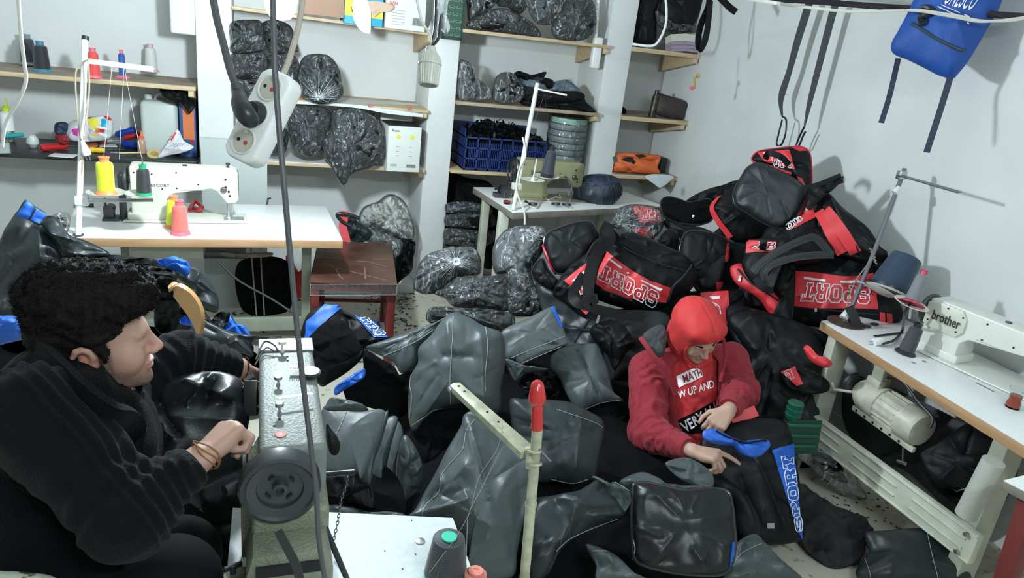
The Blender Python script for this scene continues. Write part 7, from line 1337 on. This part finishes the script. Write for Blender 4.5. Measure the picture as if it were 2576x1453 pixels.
def pbox(name, x0, y0, x1, y1, Y, dpt, m, lab, cat='box', rz=0, group=None, bev=.003):
    a, b_ = Py(x0, y1, Y), Py(x1, y0, Y); c_ = (a+b_)/2; w_, h_ = b_[0]-a[0], b_[2]-a[2]; t = thing(name, (c_[0], Y+dpt/2, a[2]), lab, cat, group); M = frame(V3(c_[0], Y, a[2]), (math.cos(rz), math.sin(rz), 0))
    mk('body', box((-w_/2, 0, 0), (w_/2, dpt, h_), bev, M), m, t); return t, M, w_, h_
t, M, w_, h_ = pbox('carton', 972, 322, 1062, 430, 4.70, .28, mat('white_carton', (.66, .69, .64), .6, var=.05), 'open white carton with small yellow and blue print on the lowest shelf', rz=.05)
mk('inside_shade', box((-w_/2, .02, h_), (w_/2, .27, h_+.003), 0, M), HOLE, t); mk('back_flap', prism([(0, 0), (0, .05), (w_, .09), (w_, 0)], .27, .275, 0, M@np.array([[1,0,0,-w_/2],[0,1,0,0],[0,0,1,h_],[0,0,0,1]])), MATS['white_carton'], t)  # near-black sheet on the closed top, drawn for the shaded inside
for px_, m_ in ((.3, mat('yellow_ink', (.75, .65, .05), .5)), (.72, MATS['yellow_ink'])): mk('print_mark', T(M, cyl((-w_/2+w_*px_, -.001, h_*.78), (-w_/2+w_*px_, -.002, h_*.78), .014)), m_, t)
text_at('Rose', xf(M, [[-w_*.4, -.002, h_*.88]])[0], M[:3, 0], (0, 0, 1), .05, .018, HOLE, t)
mk('barcode', T(M, join([box((w_*(.10+.02*k), -.0015, h_*.10), (w_*(.11+.02*k), 0, h_*.17)) for k in range(14)])), HOLE, t, kind='stuff')
mk('barcode', T(M, join([box((-w_*(.40-.02*k), -.0015, h_*.12), (-w_*(.39-.02*k), 0, h_*.17)) for k in range(10)])), mat('grey_ink', (.3, .3, .3), .5), t, kind='stuff')
mk('small_print', T(M, join([box((x, -.0015, z), (x+.02, 0, z+.003)) for x in (-w_*.25, w_*.15) for z in (h_*.45, h_*.55, h_*.35)])), MATS['grey_ink'], t, kind='stuff')
# top shelf boxes
pbox('carton', 758, -60, 868, 34, 4.74, .3, mat('brown_card', (.36, .22, .15), .7), 'plain brown carton on the top shelf right of the bulb')
t, M, w_, h_ = pbox('printed_box', 866, -60, 968, 58, 4.72, .3, mat('cyan_card', (.03, .35, .60), .5), 'blue box with a yellow band half hidden by torn paper, top shelf')
mk('yellow_band', T(M, box((-w_/2, -.0015, h_*.16), (w_/2, 0, h_*.48))), mat('yellow_card', (.75, .62, .04), .5), t); text_at('V', xf(M, [[-w_*.35, -.003, h_*.22]])[0], M[:3, 0], (0, 0, 1), .02, .04, HOLE, t)
mk('torn_paper', soft(cz(480, 0, [(1240,0),(1300,-10),(1360,20),(1372,130),(1368,240),(1350,255),(1290,230),(1240,150),(1232,90)]), plane_of(Py(910, 40, 4.70), -90, 5), .006, .006, wr=.004)[0], mat('white_paper', (.72, .74, .72), .7), t); mk('brown_paper', soft(cz(480, 0, [(1355,15),(1430,10),(1540,40),(1520,85),(1440,95),(1395,130),(1370,80)]), plane_of(Py(950, 20, 4.69), -90, 5), .004, .004, wr=.003)[0], mat('kraft_paper', (.55, .38, .28), .7), t)
t, M, w_, h_ = pbox('carton', 968, -60, 1078, 70, 4.73, .3, MATS['white_carton'], 'white printed carton with red lettering and barcode on the top shelf', rz=.03)
text_at('SANPA', xf(M, [[-w_*.42, -.002, h_*.42]])[0], M[:3, 0], (0, 0, 1), .055, .022, MATS['red_ink'], t, bold=True)
mk('barcode', T(M, join([box((w_*(.18+.02*k), -.0015, h_*.10), (w_*(.19+.02*k), 0, h_*.24)) for k in range(13)])), HOLE, t, kind='stuff'); mk('small_print', T(M, join([box((-w_*.35, -.0015, h_*(.08+.05*k)), (-w_*.02, 0, h_*(.09+.05*k))) for k in range(6)])), MATS['grey_ink'], t, kind='stuff')
# framed ornament
a, b_ = Py(1112, 92, 4.83), Py(1172, -60, 4.83); t = thing('framed_ornament', (a+b_)/2, 'green panel with silver scrollwork hung high on the middle pillar', 'picture')
mk('panel', box(a, b_+V3(0, .012, 0)), mat('deep_green', (.03, .09, .06), .5), t); fr = [box(V3(a[0]-.012, 4.815, a[2]-.012), V3(a[0]+.004, 4.84, b_[2])), box(V3(b_[0]-.004, 4.815, a[2]-.012), V3(b_[0]+.012, 4.84, b_[2])), box(V3(a[0], 4.815, a[2]-.012), V3(b_[0], 4.84, a[2]+.004))]
for g in fr: mk('frame_bar', g, mat('black_green_frame', (.02, .04, .03), .3), t)
sc_ = []
for i in range(5):
    for j in range(9):
        q = V3(a[0]+(i+.5)*(b_[0]-a[0])/5, 4.822, a[2]+(j+.5)*(b_[2]-a[2])/9); s_ = 1 if (i+j) % 2 else -1; sc_.append(tube([q+V3(s_*r*math.cos(r*500), 0, r*math.sin(r*500)) for r in np.linspace(.002, .012, 14)], .0012, 4))
mk('scrollwork', join(sc_), mat('silver_paint', (.45, .47, .42), .4), t, kind='stuff')
# shelves between middle and third pillar
gs2 = 'film-wrapped bundles on the shelves right of the middle pillar'; c8 = lambda p: cz(1080, 0, p)
sb('pale film bundle at the left end of the top shelf right of the middle pillar', c8([(290,-60),(420,-60),(520,-20),(480,60),(360,120),(300,160),(285,60)]), 4.95, DG, group=gs2, fm=FILM)
sb('wide dark film-wrapped pack lying on the top shelf, front', c8([(290,170),(420,90),(560,60),(680,110),(800,190),(850,280),(700,270),(560,250),(400,235),(300,215)]), 4.85, DG, group=gs2)
sb('black packet with pink stripe behind the wide pack on the top shelf', c8([(510,-60),(700,-60),(760,-20),(740,60),(680,110),(600,60),(520,40)]), 4.98, NAVY, group=gs2)
sb('crumpled clear bag of grey cloth in the middle of the top shelf', c8([(740,-50),(1000,-50),(1020,40),(1000,130),(920,190),(820,180),(760,90)]), 4.9, mat('pale_grey_cloth', (.28, .30, .32), .7), group=gs2, fm=FILM, sc=.8)
sb('bulging black film sack at the right end of the top shelf', c8([(1010,60),(1050,-20),(1140,-60),(1230,-20),(1270,100),(1260,230),(1190,300),(1080,310),(960,290),(930,200)]), 4.82, BLK, group=gs2)
sb('loosely twisted clear bag at the left end of the middle shelf', c8([(225,480),(270,460),(330,500),(350,580),(440,650),(480,720),(440,770),(320,770),(220,740)]), 4.86, DG, group=gs2, fm=FILM, sc=.75)
sb('clear film ball of dark cloth, middle of the same shelf', c8([(500,600),(560,550),(640,560),(710,640),(715,740),(660,785),(520,785),(480,720)]), 4.84, DG, group=gs2, fm=FILM, sc=.88)
gk = 'dark fabric pieces stacked on the middle shelf'
for i, (q, m_, lab) in enumerate([([(690,720),(900,740),(1140,720),(1200,780),(1265,855),(1100,840),(880,820),(700,790)], BLK, 'lowest black layer of the fabric stack, drooping over the shelf end'), ([(700,660),(900,690),(1150,700),(1160,760),(900,780),(710,750)], BLK, 'middle black layer of the fabric stack'), ([(900,650),(1000,610),(1070,615),(1150,690),(1100,715),(960,710)], mat('slate_cloth', (.10, .14, .17), .5), 'slate grey folded piece on top of the fabric stack'), ([(690,590),(780,600),(860,640),(900,690),(800,680),(700,650)], MATS['slate_cloth'], 'slate grey piece at the left of the fabric stack'), ([(640,570),(680,540),(770,570),(890,548),(860,620),(940,610),(930,670),(830,640),(750,620),(690,590)], BLK, 'ragged black scrap crowning the fabric stack')]):
    bag('folded_fabric', lab, 'cloth', c8(q), ('y', *np.mean(c8(q), 0), 4.86-.02*i if i < 2 else 4.88), -95, 25, .03, .08, m_, group=gk, wr=.010, wl=.1)
# blue crate with scraps
CR = mat('blue_crate', (.012, .03, .13), .4); A_, B_ = Py(1158, 425, 4.82), Py(1370, 425, 4.82); zb_ = ZR1+.004; x0, x1 = A_[0]+.02, B_[0]; z1 = Py(1300, 352, 4.82)[2]; t = thing('crate', ((x0+x1)/2, 5.0, zb_), 'dark blue plastic crate full of black cloth scraps on the lower shelf', 'crate')
y0, y1 = 4.82, 5.2
for z_ in np.linspace(zb_+.008, z1-.006, 4): mk('rail', join([box((x0, y0, z_-.006), (x1, y0+.012, z_+.006), .002), box((x0, y0, z_-.006), (x0+.012, y1, z_+.006), .002), box((x1-.012, y0, z_-.006), (x1, y1, z_+.006), .002), box((x0, y1-.012, z_-.006), (x1, y1, z_+.006), .002)]), CR, t, kind='stuff')
mk('slat', join([box((x, y0+.002, zb_), (x+.006, y0+.008, z1-.04)) for x in np.arange(x0+.03, x1-.02, .013)]+[box((x0+.002, y, zb_), (x0+.008, y+.006, z1-.04)) for y in np.arange(y0+.03, y1, .013)]), CR, t, kind='stuff')
mk('upper_post', join([box((x, y0, zb_), (x+.012, y0+.012, z1)) for x in np.linspace(x0, x1-.012, 8)]), CR, t, kind='stuff')
mk('back_wall', join([box((x0, y1-.006, zb_), (x1, y1, z1+.06)), box((x0, y0+.03, zb_), (x0+.006, y1, z1+.05)), box((x0, y0, zb_), (x1, y1, zb_+.006))]), CR, t, kind='stuff')
sc_ = []
for k_ in range(420):
    u_ = rng.uniform(0, 1); q = V3(x0+.03+u_*(x1-x0-.06), rng.uniform(y0+.03, y1-.03), 0); q[2] = z1-.03+.09*math.sin(math.pi*u_)*(q[1]-y0)/.4+rng.uniform(0, .045); d_ = nrm(rng.normal(size=3)+V3(0, -.2, .8)); sc_.append(ribbon([q-d_*.02, q, q+d_*.025+V3(0, 0, -.006)], [.012, .02, .008], nrm(rng.normal(size=3)), .0015))
mk('cloth_scraps', join(sc_), BLK, None, 'black cloth scraps heaped in the dark blue crate', 'scraps', kind='stuff'); mk('fill', box((x0+.02, y0+.02, zb_+.01), (x1-.02, y1-.02, z1-.03), .01), BLKM, t)
# stacked rolls in film
p = Py(1418, 400, 4.98); zt2 = Py(1418, 292, 4.98)[2]; t = thing('wrapped_rolls', p*V3(1, 1, 0)+V3(0, 0, ZR1), 'stack of tape rolls wrapped in clear film with green top beside the crate', 'rolls'); nR = 9; hh = (zt2-ZR1)/nR
for k_ in range(nR): mk('tape_roll', lathe([(.03, 0), (.135, .003), (.142, hh*.5), (.135, hh*.88), (.03, hh*.9)], V3(p[0], p[1], ZR1+hh*k_), (0, 0, 1), 36), mat('grey_roll', (.16, .20, .20), .6) if k_ < nR-1 else mat('mint_roll', (.30, .50, .38), .6), t)
mk('film', lathe([(.148, 0)]+[(.150+.003*math.sin(k*1.3), (zt2-ZR1)*k/24) for k in range(25)]+[(.10, zt2-ZR1+.01), (.01, zt2-ZR1+.014)], V3(p[0], p[1], ZR1), (0, 0, 1), 60), FILMD, t)
bag('black_case', 'dark blue-black quilted hard case tied with a ribbon on the middle table', 'case', cz(1000, 380, [(1335,300),(1350,250),(1390,205),(1470,175),(1600,175),(1690,215),(1715,290),(1700,350),(1640,410),(1590,440),(1480,430),(1380,400),(1340,370)]), ('z', 1508, 500, ZT2+.02), -110, 12, .10, .14, mat('navy_case', (.012, .02, .035), .35), None, wr=.004, edge=.35, nf=4)
cs = bpy.data.objects['black_case']; cC = lambda p: cz(1000, 380, p)
for q in ([(1400,215),(1500,225),(1560,260),(1640,230),(1700,240)], [(1530,180),(1545,240),(1560,290),(1550,400)], [(1480,240),(1540,255),(1600,290)], [(1440,230),(1480,260),(1500,240)]): strap(cs, cC(q), .022, mat('navy_ribbon', (.012, .02, .06), .4), 'ribbon', off=.004)
for q in ([(1350,265),(1395,262),(1398,350),(1352,345)], [(1510,310),(1560,305),(1565,400),(1512,400)]): panel(cs, cC(q), mat('case_latch', (.02, .026, .035), .4), 'latch', 5, 6, off=.010, th=.010)
for k_ in range(5): seam(cs, cC([(1600+k_*20, 200+k_*8), (1635+k_*18, 290), (1640+k_*14, 400-k_*15)]), BLACKP, .005, name='case_rib')
freestrap([(1320, 505, 4.7), (1340, 520, 4.65), (1350, 515, 4.65)], .02, BLACKP, 'snips', label='small black thread snips on the middle table', cat='scissors')
mk('cable', tube(catmull([Pz(1000+x/K, 380+y/K, ZT2+.008) for x, y in [(1010,420),(1060,430),(1100,360),(1150,370),(1200,350),(1190,340),(1240,360),(1230,310),(1300,320),(1310,390),(1290,410),(1320,430)]], 6), .006, 6), WCORD, None, 'tangled thin white cord on the middle table before the machine', 'cord')
for i, (x, y) in enumerate(((1340, 512), (1398, 512), (1425, 514))): mk('metal_part', join([cyl(Pz(x, y, ZT2+.008)-V3(.03, 0, 0), Pz(x, y, ZT2+.008)+V3(.03, 0, 0), .008), cyl(Pz(x, y, ZT2+.01), Pz(x, y, ZT2+.03), .01)]), DSTEEL, None, ['small dark metal part beside the machine base on the middle table', 'dark metal part under the white cord tangle', 'dark metal part nearest the quilted case'][i], 'tool', 'metal parts on the middle table')
# corner shelves
c9 = lambda p: cz(1500, 0, p); gc = 'dark bags on the top corner shelf'
def cbag(lab, q, Y, m_=BLK, name='stored_bag', cat='bag', **k): q = c9(q); return bag(name, lab, cat, q, ('y', *np.mean(q, 0), Y), -100, 8, k.pop('front', .05), k.pop('back', .08), m_, wr=k.pop('wr', .008), **k)
cbag('square black folded bag at the left of the top corner shelf', [(310,-60),(480,-60),(470,60),(460,200),(450,320),(380,345),(275,335),(290,150)], 4.95, group=gc, pipe=PIPE)
cbag('black backpack with grey mesh at the right of the top corner shelf', [(480,-60),(800,-60),(810,20),(760,160),(700,230),(650,260),(560,250),(480,150)], 4.95, BLK, group=gc)
sb('grey film-wrapped strip bundle between the bags on the corner shelf', c9([(450,80),(520,130),(600,180),(720,190),(740,240),(640,250),(560,245),(480,200)]), 4.9, mat('pale_grey_cloth', (.28, .30, .32), .7), group=gc, front=.03)
for k_ in range(4): q = c9([(550, 300+26*k_), (660, 295+26*k_), (765, 312+26*k_)]); mk('bundled_strip', ribbon([Py(x, y, 4.84+.01*k_) for x, y in q], .05, (0, .3, 1), .09), mat('lilac_grey', (.38, .30, .40), .4) if k_ else mat('cream_card', (.6, .6, .5), .6), None, ['cream card on top of the strip bundle', 'upper lilac strip bundle on the corner shelf', 'middle lilac strip bundle on the corner shelf', 'lowest lilac strip bundle on the corner shelf'][k_], 'strip bundle', 'bundled strips on the top corner shelf')
o = mk('hanging_loop', ribbon([D(1500+x/K, y/K, 4.35) for x, y in catmull([(865,-40),(850,60),(800,180),(775,300),(785,380),(830,300),(855,150),(868,0)], 8)], .05, FW*.6+RT*.8, .004), BLK, None, 'black leaf-shaped webbing loop hanging beside the top corner shelf', 'strap')
mk('strap_end', ribbon([D(1500+x/K, y/K, 4.2) for x, y in catmull([(940,-20),(980,20),(1020,60),(1065,92)], 6)], .04, UP, .004), BLK, None, 'short black webbing end dangling from the rope start', 'strap')
mk('corner_cable', tube(catmull([D(1500+x/K, y/K, 4.5) for x, y in [(525,-40),(535,80),(530,180),(500,270),(450,340),(380,350),(275,335)]], 6), .008, 7), WPLAST, None, 'white cable looping in front of the top corner shelf bags', 'cable')
t = thing('key_charm', D(1745, 215, 4.5), 'small gold keys with pink tag hanging from the corner shelf bracket', 'keys'); mk('string', tube([D(1758, 130, 4.5), D(1750, 175, 4.5), D(1752, 195, 4.5)], .003, 5), mat('pink_string', (.5, .3, .3), .6), t); mk('key', join([box((-.008, -.002, -.045), (.008, .002, .03), .001, frame(D(1747, 205, 4.5), (1, 0, .3))), cyl(D(1755, 192, 4.5), D(1757, 190, 4.49), .014)]), mat('gold', (.6, .5, .15), .3, metal=.8), t); mk('tag', box((-.02, -.004, -.01), (.012, .004, .012), .002, frame(D(1741, 222, 4.5), (1, 0, 0))), PINK, t)
p = Py(1641, 285, 4.90); s_ = 4.9/FPX; t = thing('spray_can', V3(p[0], p[1], ZQ2), 'black and gold spray can with black cap on the middle corner shelf', 'spray can')
mk('can', lathe([(.024, 0), (.027, .004), (.027, .150), (.022, .165), (.012, .168)], V3(p[0], p[1], ZQ2), (0.05, 0, 1), 24), mat('can_black_gold', (.08, .07, .045), .35, metal=.5, var=.8, vscale=30), t); mk('cap', lathe([(.017, .162), (.017, .20), (.001, .202)], V3(p[0], p[1], ZQ2), (.05, 0, 1), 20), BLACKP, t)
cbag('dark brown leather pouch on the middle corner shelf', [(445,800),(465,715),(560,730),(690,780),(680,850),(650,915),(560,905),(450,865)], 4.88, mat('brown_leather', (.035, .022, .022), .45, bump=.3, bscale=60), name='pouch', cat='pouch', front=.03, back=.04, wr=.003)
cbag('small black cloth lump at the left of the middle corner shelf', [(180,820),(215,820),(230,860),(200,885),(172,890)], 4.95, name='cloth_lump', cat='cloth', front=.02, back=.03)
mk('paper_sheet', box(Pz(1500+250/K, 870/K, ZQ2+.005), Pz(1500+460/K, 888/K, ZQ2+.005)+V3(0, -.08, .002)), MATS['white_paper'], None, 'white paper lying flat beside the brown pouch', 'paper')
ob = cbag('orange soft case with folded flap on the lowest corner shelf', [(125,1180),(150,1165),(300,1163),(430,1175),(490,1195),(470,1270),(485,1320),(400,1325),(300,1315),(130,1305),(118,1250)], 4.86, mat('orange_fabric', (.66, .13, .03), .6), name='orange_case', cat='case', wr=.008, folds=[(1570,395,1650,405,-.03,.01), (1560,410,1600,435,.02,.01)])
panel(ob, c9([(185,1215),(265,1185),(300,1235),(290,1250)]), HOLE, 'fold_shade', 8, 5, off=.002); panel(ob, c9([(290,1180),(350,1175),(385,1190),(330,1205)]), HOLE, 'fold_shade', 6, 4, off=.002)  # near-black patches laid on the cloth for shade inside the folds
freestrap([(1500+140/K, 1190/K, 4.62), (1500+150/K, 1235/K, 4.62)], .03, BLACKP, 'buckle', parent=ob)
mk('black_booklet', box(Py(1658, 435, 4.95), Py(1680, 398, 4.95)+V3(0, .15, 0), .002), BLACKP, None, 'black printed box behind the orange case on the lowest corner shelf', 'box')
mk('white_cloth', soft(c9([(370,1345),(430,1325),(540,1330),(590,1345),(560,1380),(490,1428),(440,1400)]), plane_of(Py(1660, 455, 4.77), -95, 20), .008, .006, wr=.003)[0], mat('white_cotton', (.55, .60, .62), .8), None, 'white cloth corner drooping over the lowest corner shelf edge', 'cloth')
# ================= black desk clutter, left =================
cA = lambda p: cz(0, 0, p); zd = ZLD; gA = 'odds and ends on the black shelf'
def dP(x, y, dz=0):
    p = Pz(x/K, y/K, zd+dz); return p if p[1] < 5.2 else Py(x/K, y/K, 5.2)
t = thing('tray', dP(100, 1180), 'white open tray of small hardware at the left end of the black shelf', 'tray'); q = dP(100, 1190); M = frame(q+V3(-.17, 0, 0), (1, .55, 0))
TW = mat('dirty_white_plastic', (.42, .46, .42), .5, var=.2, vscale=20)
for g in (box((-.25, 0, 0), (.16, .006, .06)), box((-.25, .20, 0), (.16, .206, .06)), box((.154, 0, 0), (.16, .206, .06)), box((-.25, 0, 0), (.16, .206, .005))): mk('side', T(M, g), TW, t)
hw = [(lambda c_, d_: cyl(c_-d_*.02, c_+d_*.02, rng.uniform(.003, .008), n=8))(xf(M, [[rng.uniform(-.2, .14), rng.uniform(.02, .18), rng.uniform(.02, .06)]])[0], nrm(rng.normal(size=3))) for _ in range(60)]
mk('hardware', join(hw), STEEL, t, kind='stuff')
o = mk('teal_marker', cyl(dP(40, 1035, .07), dP(175, 1025, .07), .012, n=14), mat('teal', (.02, .4, .42), .4), None, 'teal marker pen on the white hardware tray', 'pen')
p = dP(250, 1120); mk('white_bulb', lathe([(.0005, 0), (.02, .004), (.034, .03), (.03, .055), (.015, .075), (.001, .078)], p, nrm(V3(.1, -.2, 1)), 24), mat('frosted_white', (.6, .66, .64), .3), None, 'frosted white spare bulb beside the hardware tray', 'light bulb')
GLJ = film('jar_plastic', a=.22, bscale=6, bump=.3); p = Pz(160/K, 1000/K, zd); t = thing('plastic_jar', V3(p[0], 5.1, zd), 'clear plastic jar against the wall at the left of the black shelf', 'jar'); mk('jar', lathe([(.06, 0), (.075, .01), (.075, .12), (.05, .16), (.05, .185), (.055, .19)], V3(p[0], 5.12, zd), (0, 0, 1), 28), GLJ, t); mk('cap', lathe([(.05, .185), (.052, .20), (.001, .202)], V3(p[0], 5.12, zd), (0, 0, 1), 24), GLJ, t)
p = Py(45/K, 860/K, 4.95); t = thing('glue_bottle', p, 'white bottle with lime green nozzle at the far left of the black shelf', 'bottle'); mk('body', lathe([(.035, -.10), (.035, .0), (.015, .015)], p, (0, 0, 1), 20), WPLAST, t); mk('nozzle', lathe([(.022, .012), (.020, .03), (.006, .045), (.003, .085)], p, (.1, 0, 1), 18), mat('lime', (.55, .7, .03), .4), t)
# jug
a, b_ = Py(1075/K, 1055/K, 4.98), Py(1350/K, 770/K, 4.98); t = thing('jug', ((a[0]+b_[0])/2, 5.05, zd), 'translucent white plastic jug standing on the black shelf', 'jug'); JG = mat('milky_plastic', (.52, .58, .54), .4)
mk('body', box((a[0], 4.98, zd), (b_[0], 5.2, b_[2]-.01), .03), JG, t, ang=60); mk('neck', cyl(V3(a[0]+.04, 5.08, b_[2]-.012), V3(a[0]+.04, 5.08, b_[2]+.02), .022), JG, t); mk('handle', tube(catmull([V3(a[0]+.08, 5.08, b_[2]-.01), V3(a[0]+.10, 5.08, b_[2]+.02), V3(a[0]+.18, 5.08, b_[2]+.02), V3(a[0]+.20, 5.08, b_[2]-.01)], 5), .01, 8), JG, t)
a, b_ = Py(1375/K, 1150/K, 4.95), Py(1500/K, 795/K, 4.95); t = thing('printed_box', ((a[0]+b_[0])/2, 5.0, zd), 'tall blue box with an orange front against the left pillar', 'box'); mk('body', box((a[0], 4.95, zd), (b_[0]-.01, 5.2, b_[2]), .003), mat('navy_card', (.03, .08, .22), .5), t); mk('orange_face', box((a[0]+.02, 4.948, zd+(b_[2]-zd)*.33), (b_[0]-.02, 4.951, b_[2]-.015)), mat('orange_card', (.62, .17, .05), .5), t); mk('red_dot', cyl(V3(a[0]+.07, 4.95, zd+.09), V3(a[0]+.07, 4.947, zd+.09), .012), REDP, t)
mk('hanging_black_cloth', soft(cA([(1215,665),(1330,668),(1440,675),(1480,740),(1490,800),(1440,865),(1400,800),(1330,780),(1250,745)]), plane_of(Py(450, 245, 4.9), -90, 0), .03, .04, wr=.015)[0], BLK, None, 'black cloth tucked under the upper shelf above the orange-faced box', 'cloth')
def dbag(name, lab, cat, q, m_, Y=4.98, **k): q = cA(q); return bag(name, lab, cat, q, ('y', *np.mean(q, 0), Y), -95, 15, k.pop('front', .04), k.pop('back', .05), m_, wr=k.pop('wr', .008), group=gA, **k)
pb = dbag('snack_bag', 'crumpled white plastic bag with bright coloured print', 'plastic bag', [(500,1000),(530,930),(640,900),(760,880),(850,900),(860,1000),(820,1060),(700,1080),(560,1075),(510,1050)], mat('white_bag', (.68, .68, .70), .35), wr=.014)
for q, m_ in (([(660,910),(740,900),(760,1000),(700,980)], mat('yellow_ink', (.75, .65, .05), .5)), ([(770,905),(820,910),(815,970),(770,965)], mat('cyan_ink', (.02, .4, .6), .5)), ([(720,975),(800,980),(790,1010),(730,1010)], MATS['red_ink']), ([(550,985),(600,975),(590,1035),(555,1020)], mat('magenta_ink', (.6, .03, .35), .5)), ([(640,880),(700,890),(690,905),(650,905)], mat('violet_ink', (.2, .1, .4), .5)), ([(790,885),(850,890),(845,920),(810,910)], MATS['red_ink']), ([(690,1015),(760,1018),(740,1035),(700,1030)], MATS['yellow_ink'])): panel(pb, cA(q), m_, 'print_patch', 5, 4, off=.003, th=.001)
dbag('small_pouch', 'small navy cloth pouch left of the printed plastic bag', 'pouch', [(415,950),(450,928),(510,935),(520,990),(480,1030),(425,1020)], mat('navy_cloth2', (.02, .035, .07), .6))
dbag('small_pouch', 'dark red leather purse in front of the navy pouch', 'pouch', [(425,1030),(500,1025),(525,1080),(480,1100),(430,1070)], mat('dark_red_leather', (.25, .02, .03), .4), Y=4.93)
pp = dbag('paper_cone', 'white paper packet with red and grey print leaning on the tools', 'packet', [(1200,1200),(1280,1080),(1350,985),(1400,1070),(1475,1120),(1400,1160),(1300,1180)], mat('white_packet', (.60, .58, .62), .5), Y=4.84, front=.02, back=.02)
for k_ in range(5): panel(pp, cA([(1250+30*k_,1150-8*k_),(1262+30*k_,1145-8*k_),(1330+20*k_,1090),(1322+20*k_,1088)]), MATS['grey_ink'], 'printed_line', 6, 2, off=.002, th=.001)
panel(pp, cA([(1290,1060),(1330,1000),(1345,1010),(1310,1070)]), MATS['red_ink'], 'red_print', 5, 4, off=.002, th=.001)
def tool(name, lab, cat, a, b_, r, m_, shaft=None, r2=None):
    a, b_ = dP(*a, r), dP(*b_, r); d_ = b_-a; L = np.linalg.norm(d_); t = thing(name, (a+b_)/2*V3(1, 1, 1), lab, cat, 'tools lying on the black shelf'); mk('handle', lathe([(r*.5, 0), (r*.95, L*.06), (r, L*.2), (r*.8, L*.45), (r, L*.7), (r*.75, L*.95), (r*.4, L)], a, d_, 14), m_, t)
    if shaft: s_ = dP(*shaft, r*.6); mk('shaft', cyl(b_, s_, .004, n=8), STEEL, t)
tool('screwdriver', 'long red-handled screwdriver beside the white paper on the black shelf', 'screwdriver', (310, 1125), (515, 1110), .022, REDP, (590, 1115)); tool('screwdriver', 'orange and black handled tool near the white pole', 'screwdriver', (650, 1105), (745, 1105), .016, ORG)
tool('screwdriver', 'yellow-handled screwdriver pointing right on the black shelf', 'screwdriver', (680, 1140), (800, 1145), .018, mat('yellow_plastic', (.80, .50, .03), .35), (950, 1140)); tool('screwdriver', 'big blue-handled screwdriver at the back of the tools', 'screwdriver', (1030, 985), (880, 1025), .022, mat('tool_blue', (.01, .05, .35), .35), (820, 1050)); tool('screwdriver', 'red-gripped pliers behind the small bottle', 'pliers', (1060, 1020), (940, 1050), .02, REDP, (830, 1060)); tool('screwdriver', 'blue-gripped pliers left of the small bottle', 'pliers', (1060, 1110), (930, 1090), .026, MATS['tool_blue'], (830, 1085)); tool('awl', 'thin awl with yellowish wooden body along the shelf front', 'awl', (1070, 1162), (905, 1165), .006, mat('pale_wood', (.6, .55, .2), .5), (840, 1162))
mk('red_scissors', join([tube(dP(1430, 1175, .008)+np.array([[.04*math.cos(a), .02*math.sin(a), 0] for a in np.linspace(0, 6.28, 16, endpoint=False)]), .007, 6, closed=True), tube(dP(1475, 1170, .008)+np.array([[.035*math.cos(a), .02*math.sin(a), 0] for a in np.linspace(0, 6.28, 16, endpoint=False)]), .007, 6, closed=True)]), REDP, None, 'pair of red scissor loops at the right end of the black shelf', 'scissors')
p = dP(1085, 1165); t = thing('oil_bottle', p, 'small amber squeeze bottle with orange nozzle on the black shelf', 'bottle'); mk('body', lathe([(.024, 0), (.027, .005), (.027, .075), (.018, .09), (.012, .093)], p, (0, 0, 1), 20), mat('amber_plastic', (.45, .28, .20), .3), t); mk('nozzle', lathe([(.018, .088), (.018, .103), (.008, .11), (.003, .14)], p, (0, 0, 1), 16), mat('orange_red', (.8, .15, .08), .4), t)
p = dP(1175, 1180, .012); t = thing('tape_roll', p, 'small roll of golden tape before the paper packet', 'tape'); mk('roll', lathe([(.022, -.012), (.042, -.012), (.042, .012), (.022, .012), (.022, -.012)], p, nrm(V3(.1, -.5, .8)), 28), mat('gold_tape', (.55, .42, .18), .3), t)
mk('napkin', box((-.06, -.05, 0), (.07, .05, .003), .001, frame(dP(475, 1185), (1, -.12, 0))), MATS['white_paper'], None, 'square white paper napkin at the front of the black shelf', 'paper')
mk('card_sheet', box((-.05, -.04, 0), (.05, .04, .004), .001, frame(dP(820, 1110), (1, .3, 0))), MATS['white_paper'], None, 'small white card between tools on the black shelf', 'paper'); mk('dark_tin', box((-.05, -.03, 0), (.05, .04, .045), .006, frame(dP(1180, 1110), (1, 0, 0))), DSTEEL, None, 'dark grey tin behind the golden tape roll', 'tin')
mk('brown_wallet', box((-.06, -.02, 0), (.06, .02, .07), .004, frame(dP(735, 1090), (1, .1, 0), (0, -.5, 1))), mat('maroon_leather', (.20, .05, .05), .5), None, 'maroon leather wallet leaning against the printed plastic bag', 'wallet')
tags_stuff()
